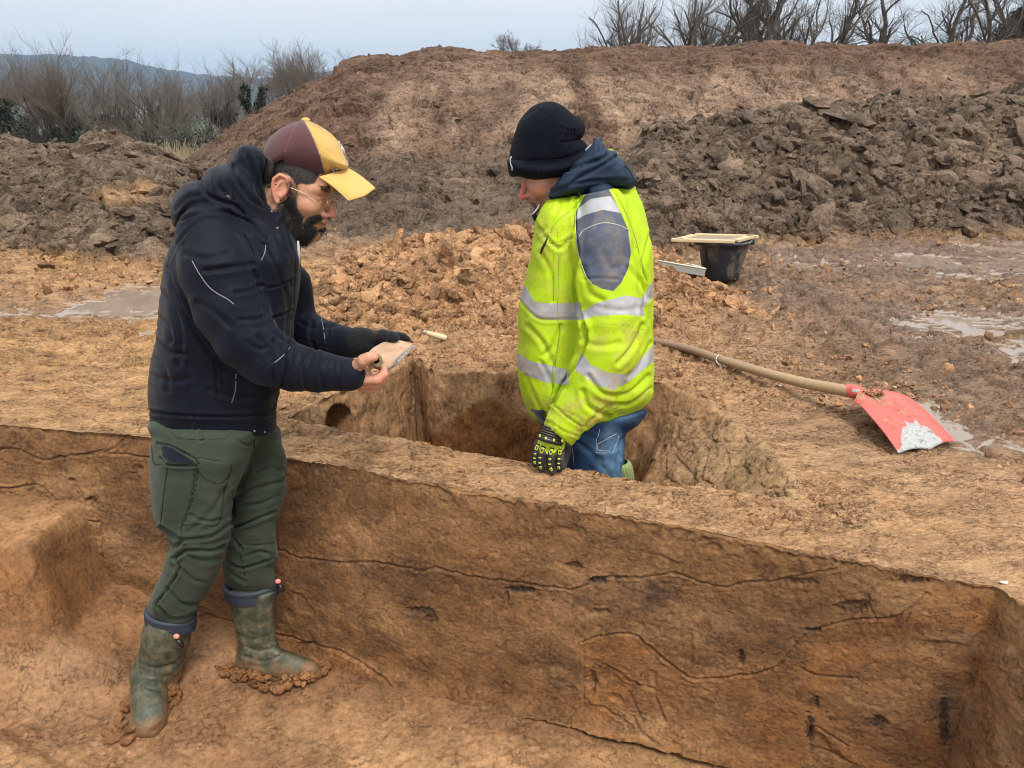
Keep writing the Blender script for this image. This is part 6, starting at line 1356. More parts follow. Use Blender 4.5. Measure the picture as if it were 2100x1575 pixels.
# ================================================================== worker in the hi-vis jacket (right)
Y2 = 2.36
base2 = (at_y(1225, 1000, Y2)[0], Y2, -.86)
ORG2 = at_y(1144, 352, Y2)
Vh, Qh, Vl, R2m = head_mesh(-1, 24, ORG2, 1.02, yaw=-4, ears=False, nose=(.006, -.005))
x, y, z = Vl.T
lips = np.exp(-((z + .053) / .008) ** 2) * sm(.026, .018, np.abs(y)) * sm(.094, .099, x) * .8
flush = np.clip(.95 * sm(.098, .120, x) * sm(.03, .0, z) * (z > -.04) + .4 * np.exp(-((x - .07) / .03) ** 2 - ((z + .02) / .025) ** 2), 0, 1)
stub = .75 * sm(-.028, -.045, z) * sm(.02, .05, x)
inner = Field(*pxbox(1060, 380, 1340, 1500, 2.0, 2.75), .013)
def limb2(pts, g=.62, kd=1.0): px_tube(inner, [(u, v, yy, r * g) for u, v, yy, r in pts], kd, .03)
limb2([(1215, 420, Y2, 70), (1205, 560, Y2, 110), (1205, 700, Y2, 105), (1212, 800, Y2, 80)], .72, 1.15)
limb2([(1240, 470, 2.22, 50), (1245, 620, 2.17, 55), (1250, 700, 2.14, 50), (1190, 820, 2.12, 40), (1150, 885, 2.125, 30)], .65)
limb2([(1190, 470, 2.55, 50), (1150, 640, 2.58, 50), (1130, 760, 2.55, 40)], .65)
for yy in (2.28, 2.45): limb2([(1215, 890, yy, 50), (1222, 1000, yy + .02, 48)], .6); P_ = at_y(1222, 1000, yy + .02); inner.tube([P_, (P_[0], P_[1] + .02, -.80)], [.05, .038], 1, .02)
Vi, Qi = inner.mesh(1)
nf = Field(ORG2 - [.12, .12, .24], ORG2 + [.22, .12, .04], .004); nf.tube([ORG2 + np.array([.015, 0, -.01]), ORG2 + np.array([.05, 0, -.10]), ORG2 + np.array([.085, 0, -.2])], [.06, .062, .075], k=.02); Vn, Qn = nf.mesh(1)
Vb, Qb = join_parts([(Vh, Qh), (Vi, Qi), (Vn, Qn)]); nh = len(Vh)
at = {k: np.zeros(len(Vb)) for k in ('flush', 'lips', 'stubble')}; at['flush'][:nh] = flush; at['lips'][:nh] = lips; at['stubble'][:nh] = stub
person2 = mesh_np('person', Vb, Qb[0], m_skin2, attrs=at, base=base2); props(person2, 'man in black knitted hat and yellow hi-vis jacket standing in the rear pit', 'person')
PART2 = lambda name, V, F, mat, attrs=None, parent=None, smooth=True: mesh_np(name, V, F, mat, parent=parent or person2, attrs=attrs, smooth=smooth)
eyes(R2m, ORG2, lambda n, V, F, m: PART2(n, V, F, m), (.10, .08, .06))
# knitted hat
f = Field(*pxbox(1030, 195, 1222, 380, Y2 - .14, Y2 + .14), .0034)
DOME = [(1046, 352), (1046, 318), (1052, 290), (1062, 255), (1078, 232), (1102, 214), (1130, 209), (1152, 216), (1172, 232), (1187, 243), (1197, 252), (1200, 266), (1194, 280), (1189, 286), (1198, 290), (1204, 300), (1200, 318), (1185, 345), (1150, 362), (1100, 368)]
f.infl(DOME, Y2, .098, 62, .01)
f.infl([(1044, 324), (1090, 328), (1150, 325), (1205, 304), (1214, 318), (1196, 348), (1150, 368), (1098, 372), (1050, 362), (1043, 345)], Y2, .108, 26, .006)
f.infl([(1052, 360), (1054, 330), (1062, 290), (1085, 240), (1120, 222), (1160, 240), (1180, 290), (1180, 345), (1140, 372), (1060, 374)], Y2, .090, 58, .003, 's')
f.infl([(1030, 362), (1070, 368), (1100, 370), (1150, 364), (1200, 352), (1200, 430), (1030, 430)], Y2, .3, 3, .003, 's', False)
V, Q = f.mesh(2); N = vnormals(V, Q); U, W = proj(V); lx, ly, lz = ((V - ORG2) @ np.linalg.inv(R2m).T).T
band = sm(2, -2, area_attr(V, [[(1030, 320), (1052, 325), (1090, 328), (1150, 325), (1190, 312), (1215, 296), (1240, 380), (1030, 400)]]))
angl = np.arctan2(ly, lx - .0) ; rb = np.sin(angl * 66); N = vnormals(V, Q)
V = V + N * (.0011 * rb - .0035 * np.exp(-((line_attr(V, [[(1044, 325), (1090, 329), (1150, 326), (1205, 305)]])) / 2.2) ** 2) + fbm3(V, 16, 2, 5) * .002)[:, None]
V = folds(V, vnormals(V, Q), [([(1188, 284), (1170, 290), (1150, 292)], 3, .004), ([(1150, 262), (1175, 268), (1196, 264)], 3, .002), ([(1075, 240), (1100, 225), (1120, 235)], 3, .0015)])
_, mk = fabric('black_rib_knit', (.0018, .0030, .0075), (.0030, .0048, .0115), .95, 600, .0012, sheen=.04)
hat = PART2('knitted_hat', V, Q, mk.m)
V, F = join_parts([tube_np([at_y(u, v, 2.255) for u, v in ((1049, 321), (1046, 326), (1047, 336), (1050, 343), (1050, 350))], [.0018] * 5, 6)]); mesh_np('sewn_tab', V, F, mgrey.m, parent=hat)
# short stubble hair at the temple
m_gh = M('grey_brown_hair'); m_gh.set((.10, .075, .06), .6)
# jacket
YEL = (.37, .57, .010)
m = M('hi_vis_cloth'); c = m.mix(m.ramp(m.noise(6, 4), [(.35, 0), (.65, 1)]), YEL, (.43, .59, .013))
c = m.mix(m.stepd('navy', 0, .7), c, m.mix(m.noise(8, 3), (.055, .070, .108), (.075, .093, .135)))
c = m.mix(m.stepd('band', 0, .7), c, m.mix(m.ramp(m.noise(20, 4), [(.4, 0), (.7, 1)]), (.32, .33, .37), (.42, .42, .43)))
c = m.mix(m.stepd('pipe', .7, .6), c, (.45, .50, .45)); c = m.mix(m.math('MULTIPLY', m.stepd('seam', .75, .7), .55), c, (.22, .36, .02))
d = m.ramp(m.noise(17, 8, .75), [(.45, 0), (.66, 1)]); c = m.mix(m.math('MULTIPLY', d, m.attr('dust'), True), c, (.40, .27, .10)); d2 = m.ramp(m.noise(60, 5, .7), [(.56, 0), (.66, .5)]); c = m.mix(m.math('MULTIPLY', d2, m.math('MULTIPLY', m.attr('dust'), .8), True), c, (.22, .13, .05))
m.set(c, m.mix(m.stepd('band', 0, .7), .6, .38), m.bump(m.math('ADD', m.noise(900, 2), m.math('MULTIPLY', m.noise(50, 4), 1.5)), .0006), Specular_IOR_Level=.2); mhv = m
f = Field(*pxbox(1050, 270, 1352, 925, 2.02, 2.64), .0050)
TOR2 = [(1150, 400), (1118, 412), (1102, 440), (1095, 480), (1087, 520), (1078, 570), (1068, 612), (1063, 655), (1064, 700), (1061, 735), (1066, 780), (1074, 818), (1088, 850), (1106, 868), (1130, 880), (1170, 888), (1215, 887), (1262, 874), (1306, 850), (1335, 820), (1340, 770), (1339, 700), (1339, 600), (1337, 510), (1326, 450), (1308, 398), (1290, 378), (1220, 385)]
f.infl(TOR2, Y2, lambda v: np.interp(v, [380, 440, 520, 700, 880], [.12, .165, .18, .18, .175]), 60, .014)
f.infl([(1112, 868), (1140, 885), (1180, 893), (1215, 889), (1262, 874), (1306, 850), (1338, 815), (1400, 850), (1300, 960), (1080, 960)], Y2, .5, 3, .003, 's', False)
f.infl([(1105, 905), (1105, 855), (1130, 880), (1180, 905), (1260, 885), (1300, 865), (1300, 930), (1200, 960)], Y2, .165, 8, .003, 's', False)
px_tube(f, [(1238, 432, 2.225, 50), (1236, 500, 2.175, 58), (1243, 580, 2.15, 62), (1250, 650, 2.135, 64), (1246, 715, 2.125, 62), (1222, 775, 2.12, 57), (1190, 828, 2.115, 49), (1163, 866, 2.115, 42), (1150, 886, 2.115, 38)], 1.0, .012)
f.infl([(1100, 862), (1147, 893), (1172, 915), (1200, 880), (1260, 960), (1100, 990), (1080, 900)], 2.11, .11, 3, .002, 's', False)
px_tube(f, [(1205, 450, 2.52, 60), (1160, 560, 2.56, 55), (1130, 680, 2.57, 50), (1120, 790, 2.52, 40)], 1.0, .012)
# collar and hood
f.infl([(1160, 404), (1128, 408), (1112, 424), (1096, 456), (1104, 478), (1126, 474), (1160, 440), (1196, 404)], Y2, .115, 20, .008)
HOOD2 = [(1226, 280), (1238, 296), (1246, 308), (1262, 310), (1266, 322), (1286, 334), (1298, 354), (1304, 374), (1288, 388), (1262, 385), (1200, 397), (1150, 405), (1120, 407), (1136, 380), (1150, 358), (1168, 336), (1188, 318), (1204, 300)]
f.infl(HOOD2, Y2, .145, 26, .006)
f.infl([(1200, 300), (1226, 286), (1232, 300), (1212, 320), (1195, 326)], Y2, .09, 6, .004, 's')
f.infl([(1030, 360), (1095, 372), (1136, 382), (1150, 360), (1190, 330), (1205, 312), (1150, 250), (1030, 250)], Y2, .098, 5, .004, 's', False)
f.infl([(1040, 360), (1120, 378), (1136, 402), (1118, 420), (1104, 446), (1090, 480), (1040, 480)], Y2, .068, 6, .004, 's', False)
V, Q = f.mesh(2); N = vnormals(V, Q); V = cloth_noise(V, N, .0038, 8, 25, (1, 1, 1.5)); N = vnormals(V, Q)
q2_ = lambda L: [(a / 1.945 + 980, b / 1.945 + 190) for a, b in L]
SE2 = [q2_(a) for a in ([(318, 560), (322, 700), (318, 900), (330, 940), (310, 1080), (300, 1190)], [(385, 480), (392, 560), (360, 620), (345, 740), (380, 860), (430, 960), (410, 1050), (350, 1150), (310, 1240), (270, 1330)], [(240, 560), (290, 600), (380, 580)], [(470, 920), (560, 925), (660, 945)], [(290, 560), (310, 520), (400, 440), (415, 405)], [(300, 600), (300, 830)], [(550, 400), (600, 500), (640, 620), (660, 700), (680, 760)], [(290, 1010), (300, 1060)],
      [(300, 1250), (410, 1300), (418, 1330), (400, 1390)], [(280, 1325), (390, 1390)], [(590, 560), (640, 640), (650, 700)], [(400, 1180), (500, 1270), (610, 1230)])]
F2 = [(q2_([(385, 440), (392, 560), (400, 650), (385, 760), (400, 860), (428, 925)]), 3.5, .013), (q2_([(428, 925), (432, 990), (400, 1070), (345, 1150)]), 4, .017), (q2_([(345, 1150), (310, 1220), (300, 1240)]), 4, .008), (q2_([(165, 830), (240, 900), (330, 905), (420, 900)]), 3, .004), (q2_([(240, 545), (320, 620), (360, 590), (390, 570)]), 4, .006), (q2_([(250, 640), (290, 720), (300, 830)]), 5, .004),
      (q2_([(200, 930), (260, 1000), (300, 1090)]), 5, .006), (q2_([(330, 930), (300, 1010), (260, 1050)]), 5, .006), (q2_([(430, 985), (470, 1010), (560, 1000)]), 6, .006), (q2_([(655, 930), (620, 1010), (560, 1080)]), 5, .008), (q2_([(440, 1130), (500, 1200), (600, 1200), (680, 1130)]), 5, .007), (q2_([(420, 1190), (440, 1250), (520, 1290)]), 5, .008), (q2_([(430, 1330), (520, 1250), (610, 1240), (690, 1180)]), 4, .006),
      (q2_([(690, 560), (660, 680), (670, 780), (655, 890)]), 4, .008), (q2_([(690, 1000), (640, 1100), (600, 1130)]), 5, .006), (q2_([(600, 700), (650, 760), (680, 820)]), 5, .006), (q2_([(420, 700), (440, 790), (500, 830)]), 6, .005), (q2_([(480, 850), (560, 870), (650, 860)]), 6, .004), (q2_([(190, 1130), (230, 1220), (270, 1290)]), 4, .005), (q2_([(250, 1070), (290, 1150), (300, 1200)]), 4, .005), (q2_([(300, 1240), (350, 1290), (410, 1330)]), 2.5, .004), (q2_([(290, 1310), (340, 1350), (400, 1370)]), 2.5, .003), (q2_([(220, 1270), (300, 1330)]), 3, .004),
      (q2_([(230, 520), (260, 550), (300, 500), (330, 440)]), 4, .006), (q2_([(390, 430), (410, 405), (440, 395)]), 3, .005), (q2_([(500, 640), (530, 700), (580, 690)]), 6, .003), (q2_([(420, 745), (480, 740), (560, 745)]), 3, .003)] + [(a, 1.5, .0018) for a in SE2]
q4_ = lambda L: [(a / 5.627 + 1020, b / 5.627 + 200) for a, b in L]
F2 += [(q4_([(640, 1010), (800, 830), (980, 780), (1150, 730), (1340, 640)]), 4, .010), (q4_([(850, 990), (1000, 900), (1180, 800), (1370, 680)]), 4, .009), (q4_([(600, 1110), (900, 1000), (1200, 960), (1500, 960)]), 4, .006), (q4_([(760, 860), (900, 840), (960, 800)]), 3, .006), (q4_([(1170, 460), (1190, 560), (1180, 640)]), 4, .006), (q4_([(1230, 560), (1290, 620), (1370, 620)]), 3, .006), (q4_([(1350, 680), (1480, 770), (1560, 900)]), 4, .006), (q4_([(560, 1160), (800, 1150), (1000, 1110), (1300, 1050), (1590, 1000)]), 3, .010), (q4_([(1010, 600), (1120, 520), (1160, 450)]), 3, .005)]
V = folds(V, N, F2)
BAND = [[(1070, 578), (1080, 592), (1097, 620), (1130, 622), (1191, 621), (1195, 656), (1130, 656), (1098, 652), (1066, 613)], [(1188, 643), (1222, 622), (1283, 606), (1319, 612), (1322, 649), (1283, 645), (1222, 648), (1196, 656)], [(1317, 609), (1342, 572), (1342, 606), (1322, 630)],
        [(1060, 722), (1085, 740), (1166, 758), (1166, 790), (1120, 785), (1080, 770), (1060, 752)], [(1193, 722), (1178, 758), (1222, 789), (1260, 802), (1288, 768), (1247, 765), (1211, 748)], [(1288, 768), (1342, 704), (1342, 740), (1288, 784), (1268, 796)],
        [(1180, 452), (1186, 427), (1211, 408), (1252, 402), (1263, 418), (1274, 437), (1237, 430), (1201, 440)]]
NVY = [[(1180, 437), (1201, 396), (1247, 384), (1260, 410), (1275, 440), (1288, 470), (1294, 519), (1288, 552), (1274, 580), (1258, 597), (1234, 592), (1214, 582), (1201, 565), (1186, 519), (1180, 468)]]
U, W = proj(V); hoodm = area_attr(V, [[tuple(a) for a in smooth_line([(u + (u - 1215) * .03, v + (v - 345) * .0) for u, v in HOOD2], 4, True)]]) - 1.0
band = area_attr(V, BAND); navy = np.where(V[:, 1] < Y2 + .1, area_attr(V, NVY), 9)
rad = zone_px(U, W, [(1160, 865, 40, 30, 1), (1170, 855, 20, 26, 1), (1250, 870, 60, 16, .8), (1330, 830, 20, 30, .7), (1240, 840, 70, 30, .6), (1295, 690, 20, 20, .8), (1250, 780, 30, 20, .8), (1130, 540, 40, 120, .35), (1090, 700, 30, 60, .3), (1110, 830, 40, 30, .6), (1270, 700, 60, 60, .3), (1280, 500, 40, 60, 0)]); rad = np.clip(rad * 1.15 + .24, 0, 1)
m2 = M('navy_hood_cloth'); m2.set(m2.mix(m2.noise(8, 3), (.022, .042, .085), (.034, .060, .11)), .7, m2.bump(m2.noise(700, 2), .0005), Sheen_Weight=.1)
c_out = m.mix(m.stepd('hood', 0, .6), c, m.mix(m.noise(8, 3), (.010, .021, .045), (.016, .031, .060))); m.t.links.new(c_out, m.b.inputs['Base Color'])
jk = PART2('hi_vis_jacket', V, Q, m.m, {'navy': navy, 'band': np.where(hoodm < 2, 9, band), 'pipe': np.full(len(V), 9.), 'seam': np.minimum(line_attr(V, SE2), np.abs(band) + .4), 'dust': rad * (hoodm > 0), 'hood': hoodm})
N = vnormals(V, Q); mp2 = M('reflective_piping'); mp2.set((.42, .46, .42), .45); mst = M('yellow_stitching'); mst.set((.24, .36, .02), .7)
for ln in ([(1186, 488), (1195, 474), (1211, 465), (1232, 458), (1252, 458), (1272, 463), (1290, 472)], [(1180, 437), (1180, 468), (1186, 519), (1201, 565), (1214, 582)]):
    P_ = on_cloth(V, N, ln); mesh_np('reflective_piping', *tube_np(P_, [.0013] * len(P_), 6), mp2.m, parent=jk)
for ln in (q2_([(318, 560), (322, 700), (318, 900), (326, 950), (310, 1080), (302, 1190)]), q2_([(470, 925), (560, 925), (660, 945)]), q2_([(302, 600), (302, 830)]), q2_([(455, 1270), (560, 1262), (600, 1236)]), q2_([(300, 1250), (405, 1300), (416, 1330), (398, 1385), (330, 1362), (285, 1328)]), q2_([(240, 560), (290, 600), (380, 580)]), q2_([(290, 560), (310, 520), (400, 440), (412, 408)]), q2_([(550, 400), (600, 500), (640, 620), (660, 700), (680, 760)]), q2_([(430, 1322), (520, 1300), (610, 1270), (688, 1190)])):
    P_ = on_cloth(V, N, ln, .0001); mesh_np('seam', *tube_np(P_, [.0009] * len(P_), 5), mst.m, parent=jk)
P_ = on_cloth(V, N, q2_([(330, 930), (318, 1020), (300, 1100), (298, 1150), (302, 1195)]), .0002); mesh_np('zip', *tube_np(P_, [.0020] * len(P_), 6), mst.m, parent=jk)
# zip pull, white hood lining, drawcord, collar edge
mz = M('zip_black'); mz.set((.01, .01, .012), .4)
mesh_np('pocket_zip', *tube_np([at_y(u, v, 2.175) for u, v in ((1124, 483), (1119, 497), (1112, 510), (1109, 521))], [.002, .0035, .0045, .0025], 6), mz.m, parent=jk)
mesh_np('hood_lining', *tube_np([at_y(u, v, 2.27) for u, v in ((1201, 309), (1210, 303), (1219, 296), (1224, 291))], [.0045, .0065, .006, .002], 6), mgrey.m, parent=jk)
mesh_np('drawcord', *tube_np([at_y(u, v, 2.235) for u, v in ((1281, 332), (1284, 342), (1291, 348), (1297, 362), (1302, 370))], [.0015, .003, .002, .002, .0015], 6), mz.m, parent=jk)
mesh_np('drawcord', *tube_np([at_y(u, v, 2.215) for u, v in ((1186, 396), (1191, 400), (1187, 404))], [.0018] * 3, 6), mz.m, parent=jk)
mesh_np('collar_edge', *tube_np([at_y(u, v, 2.32) for u, v in ((1106, 419), (1102, 428), (1096, 435), (1089, 441))], [.002, .0028, .003, .002], 8), mgrey.m, parent=jk)
mesh_np('chin_guard', *tube_np([at_y(u, v, 2.34) for u, v in ((1096, 416), (1101, 428), (1094, 438), (1100, 450))], [.005, .008, .007, .009], 8), mz.m, parent=jk)
# undershirt edge and jeans
_, mun = fabric('navy_sweat', (.010, .014, .030), None, .9, 700, .0005)
mje = M('blue_denim'); k_ = mje.attr('fade'); dn = mje.mix(mje.ramp(mje.noise(14, 5), [(.35, 0), (.65, 1)]), (.012, .030, .075), (.022, .050, .11)); dn = mje.mix(mje.math('MULTIPLY', k_, mje.ramp(mje.noise(24, 6), [(.3, .3), (.6, 1)]), True), dn, (.085, .17, .27)); dn = mje.mix(mje.math('MULTIPLY', mje.stepd('seam', .6, .6), .7), dn, (.22, .28, .30)); dn = mje.mix(mje.math('MULTIPLY', mje.ramp(mje.noise(30, 6), [(.55, 0), (.7, 1)]), .35), dn, (.12, .10, .07)); mje.set(dn, .85, mje.bump(mje.noise(900, 3), .0008), Specular_IOR_Level=.15)
f = Field(*pxbox(1085, 830, 1330, 1420, 2.12, 2.62), .0058)
f.infl([(1098, 840), (1130, 836), (1312, 836), (1310, 868), (1284, 888), (1279, 915), (1278, 950), (1284, 985), (1290, 1040), (1240, 1060), (1165, 1040), (1158, 940), (1110, 870)], Y2 + .01, .155, 45, .01)
for yy in (2.29, 2.44): P_ = at_y(1222, 1000, yy); f.tube([P_ + [0, 0, .12], P_, (P_[0] + .01, P_[1] + .02, -.55), (P_[0] + .01, P_[1] + .03, -.80)], [.085, .082, .066, .06], 1, .02)
V, Q = f.mesh(2); N = vnormals(V, Q); V = cloth_noise(V, N, .005, 9, 35, (1, 1, 1.4)); q5_ = lambda L: [(a / 8.077 + 1060, b / 8.077 + 820) for a, b in L]
PK = [q5_([(1385, 470), (1360, 560), (1320, 640), (1310, 850), (1330, 880), (1560, 880), (1600, 840), (1690, 600), (1640, 500)]), q5_([(1320, 730), (1400, 700), (1650, 560)]), q5_([(1350, 830), (1580, 855)])]
V = folds(V, vnormals(V, Q), [(q5_([(1000, 700), (1200, 850), (1400, 1000)]), 5, .008), (q5_([(1680, 900), (1640, 1100), (1630, 1250)]), 3, .010), (q5_([(1250, 950), (1450, 1150), (1500, 1250)]), 6, .006), (q5_([(1750, 650), (1700, 800), (1720, 950)]), 4, .006), (PK[0], 1.6, .003), (PK[1], 1.4, .003), (q5_([(1100, 560), (1300, 640)]), 4, .004)])
U, W = proj(V); N = vnormals(V, Q); jns = PART2('jeans', V, Q, mje.m, {'seam': np.full(len(V), 9.), 'fade': zone_px(U, W, [(1255, 915, 20, 40, .9), (1250, 960, 22, 24, 1), (1205, 910, 30, 20, .35), (1272, 960, 10, 40, .8), (1290, 860, 30, 12, .6)])})
for ln in (q5_([(1375, 480), (1345, 600), (1318, 660), (1312, 850), (1335, 878), (1560, 878), (1602, 840), (1688, 600)]), q5_([(1322, 735), (1400, 700), (1540, 620), (1650, 560)]), q5_([(1345, 740), (1350, 835), (1585, 850)]), q5_([(925, 740), (925, 850), (950, 1080)])):
    P_ = on_cloth(V, N, ln, .0003)
    if len(P_) > 3: mesh_np('stitching', *tube_np(P_, [.0009] * len(P_), 5), mgrey.m, parent=jns)
px_ = Field(*pxbox(1085, 820, 1200, 900, 2.2, 2.55), .006); px_.infl([(1090, 835), (1094, 850), (1102, 862), (1118, 872), (1150, 880), (1200, 880), (1200, 835)], Y2, .16, 14, .01); V, Q = px_.mesh(1); PART2('undershirt', V, Q, mun.m)
mkn = M('green_knit'); mkn.set(mkn.mix(mkn.stepd('rib', 0, .15), (.16, .22, .075), (.24, .30, .12)), .95)
G = []; ca_ = at_y(1266, 950, 2.28); cb_ = at_y(1275, 992, 2.30); a = np.linspace(0, 2 * PI, 49)[:-1]
for t, r_ in ((-.05, .035), (0, .044), (.15, .047), (.3, .047), (.45, .047), (.6, .046), (.8, .045), (1, .044)): G.append(np.array([ca_ + (cb_ - ca_) * t + np.array([.5, 0, .1]) * .0 + np.array([math.cos(b) * r_ * 1.0 + .0, math.sin(b) * r_ * .8, .004 * math.cos(b)]) * (1 + .015 * math.cos(12 * b * 2)) for b in a]))
V = np.vstack(G) + [.0, 0, 0]; PART2('knee_pad', V, grid_faces(8, 48, True), mkn.m, {'rib': np.tile(np.cos(a * 24), 8)})
for yy in (2.31, 2.47):
    P_ = at_y(1222, 1000, yy); f = Field((P_[0] - .26, yy - .1, -.90), (P_[0] + .12, yy + .14, -.48), .006); f.tube([(P_[0] + .01, yy + .02, -.52), (P_[0] + .01, yy + .02, -.76), (P_[0] + .01, yy + .02, -.80)], [.06, .048, .045], 1, .02); f.tube([(P_[0] + .02, yy + .02, -.81), (P_[0] - .10, yy + .01, -.825), (P_[0] - .17, yy, -.83)], [.045, .042, .04], 1, .02)
    V, Q = f.mesh(1); n_ = len(V); PART2('boot', V, Q, mboot, {'mud': sm(-.78, -.83, V[:, 2]), 'dust': np.full(n_, .6), 'toe': np.full(n_, 99.)})

# impact gloves: black with yellow knuckle and finger guards, resting on the baulk
mgl = M('glove_fabric'); mgl.set(mgl.mix(mgl.stepd('web', 0, .5), mgl.mix(mgl.ramp(mgl.noise(30, 5), [(.45, 0), (.65, 1)]), (.012, .012, .012), (.075, .062, .048)), (.42, .56, .03)), .75, mgl.bump(mgl.noise(400, 3), .0008))
mgd = M('glove_guard'); mgd.set((.014, .014, .015), .35); mgy = M('glove_yellow'); mgy.set(mgy.mix(mgy.ramp(mgy.noise(90, 4), [(.5, 0), (.62, 1)]), (.55, .62, .04), (.30, .26, .08)), .4)
mgw = M('glove_pale_stitch'); mgw.set((.16, .16, .15), .6)
gb = at_y(1130, 920, 2.11); f = Field(gb - [.10, .09, .12], gb + [.10, .09, .08], .0022)
px_tube(f, [(1152, 882, 2.115, 27), (1144, 895, 2.112, 27), (1136, 908, 2.108, 27)], .62, .012)
px_tube(f, [(1118, 905, 2.11, 16), (1116, 918, 2.105, 14)], .8, .012); px_tube(f, [(1150, 912, 2.11, 17), (1146, 922, 2.105, 13)], .8, .012)
FG = [[(1106, 908, 2.104, 9.5), (1099, 925, 2.090, 8.2), (1097, 942, 2.083, 7.4), (1098, 952, 2.088, 6.8)], [(1118, 912, 2.100, 10.5), (1109, 932, 2.084, 9), (1108, 952, 2.076, 8.2), (1111, 962, 2.080, 7.4)],
      [(1134, 916, 2.098, 10.5), (1129, 935, 2.080, 9.2), (1128, 955, 2.070, 8.6), (1133, 966, 2.074, 7.8)], [(1150, 918, 2.100, 10), (1148, 935, 2.086, 8.8), (1146, 953, 2.078, 8), (1147, 962, 2.080, 7.2)],
      [(1160, 905, 2.115, 14), (1160, 925, 2.118, 11.5), (1156, 945, 2.112, 9.5), (1152, 958, 2.105, 8.5)]]
for p in FG: px_tube(f, p, .9, .004)
V, Q = f.mesh(1); N = vnormals(V, Q); gweb = area_attr(V, [[(1104, 898), (1160, 908), (1157, 920), (1152, 925), (1143, 922), (1138, 930), (1130, 925), (1122, 932), (1116, 922), (1108, 925), (1101, 915)], [(1156, 900), (1159, 902), (1153, 920), (1150, 918)]])
glove = PART2('impact_glove', V, Q, mgl.m, {'web': gweb})
gd = []; gy = []; gw = []
for fi, pts in enumerate(FG[:4]):
    P = smooth_line([at_y(u, v, y_) for u, v, y_, r_ in pts], 8); Rr = np.interp(np.linspace(0, 1, len(P)), np.linspace(0, 1, 4), [r_ * mpp(y_, v) * .9 for u, v, y_, r_ in pts]); vd = CAM - P; vd /= np.linalg.norm(vd, axis=1)[:, None]
    ctr = P + vd * (Rr * .62)[:, None] + np.array([-.0012, 0, 0]); n_ = len(P)
    mesh_np('finger_guard', *tube_np(ctr[2:], Rr[2:] * .62, 10), mgd.m, parent=glove)
    for lo_, hi_, op in ((3, 8, 1), (10, 12, 0), (14, 16, 0), (18, 23, 1)):
        c2 = ctr + vd * (Rr * .42)[:, None]; s_ = c2[lo_:hi_]; rr_ = Rr[lo_:hi_] * .44; gy.append(tube_np(s_, rr_, 10))
        if op: mesh_np('guard_inset', *tube_np(s_[1:-1] + vd[lo_ + 1:hi_ - 1] * (rr_[1:-1] * .75)[:, None], rr_[1:-1] * .5, 8), mgd.m, parent=glove)
V, F = join_parts(gy); mesh_np('yellow_guards', V, F, mgy.m, parent=glove)
kn = smooth_line([at_y(u, v, y_) for u, v, y_ in ((1104, 896, 2.078), (1118, 901, 2.068), (1136, 906, 2.068), (1151, 909, 2.080))], 5); mesh_np('knuckle_guard', *tube_np(kn, [.009] * len(kn), 10), mgd.m, parent=glove)
bk_ = []
for k in range(5):
    q = smooth_line([at_y(1108 + 2 * k + du, 892 - 4.6 * k + dv, yy) for du, dv, yy in ((0, 0, 2.082), (12, 4, 2.071), (28, 9, 2.070), (44 - k * 3, 13, 2.080))], 5); bk_.append(tube_np(q, [.0034] * len(q), 8)); gw.append(tube_np(q + [0, -.0022, .0030], [.0006] * len(q), 5))
mesh_np('back_padding', *join_parts(bk_), mgd.m, parent=glove); mesh_np('stitching', *join_parts(gw), mgw.m, parent=glove)
V, F = join_parts([((ico(2)[0] * [.0035, .003, .0055] + at_y(u, v, 2.062)), ico(2)[1]) for u, v in ((1107, 894), (1119, 899), (1136, 903), (1153, 904))]); mesh_np('yellow_studs', V, F, mgy.m, parent=glove)
# ------------------------------------------------------------------ bucket with the wooden sieve
bc = on_z(1486, 579); bx, by = bc[0], bc[1] + .10
mbk = M('black_bucket_plastic'); c = mbk.mix(mbk.ramp(mbk.noise(12, 7, .7, mbk.map((1, 1, .35))), [(.50, 0), (.64, 1)]), (.016, .020, .026), (.15, .125, .09)); c = mbk.mix(mbk.ramp(mbk.voro(26, 'F1'), [(0, 1), (.16, 1), (.2, 0)]), c, mbk.mix(mbk.ramp(mbk.noise(5, 2), [(.52, 0), (.58, 1)]), c, (.38, .27, .13)))
mbk.set(c, mbk.ramp(mbk.noise(20, 4), [(.3, .3), (.7, .6)]), mbk.bump(mbk.noise(90, 3), .001))
prof = [(.0, .004), (.100, .004), (.108, .0), (.112, .006), (.121, .06), (.133, .13), (.146, .20), (.153, .238), (.156, .240), (.156, .246), (.164, .248), (.168, .256), (.164, .264), (.158, .266), (.152, .258), (.148, .22), (.118, .05), (.108, .012), (.0, .012)]
a = np.linspace(0, 2 * PI, 65)[:-1]; G = np.array([[[bx + r_ * math.cos(t), by + r_ * math.sin(t), z_ * .9 + .010] for t in a] for r_, z_ in prof]).reshape(-1, 3)
bucket = props(mesh_np('bucket', G, grid_faces(len(prof), 64, True), mbk.m, base=(bx, by, 0.0)), 'black mortar bucket splashed with dried clay under the wooden sieve', 'bucket')
for s in (-1, 1):
    V, F = box_np((bx + s * .168, by, .232), (.03, .05, .035), bev=.005); mesh_np('lug', V, F, mbk.m, parent=bucket)
bl = [(bx + .172 * math.cos(t), by - .10 * math.sin(t) - .08 * math.sin(t) ** 2, .262 - .02 * math.sin(t)) for t in np.linspace(0, PI, 21)]
mwd = M('pale_wood'); gv = mwd.map((1, 12, 12)); mwd.set(mwd.mix(mwd.noise(9, 5, .6, gv), (.42, .31, .17), (.60, .48, .30)), .65, mwd.bump(mwd.noise(60, 3, .5, gv), .0006))
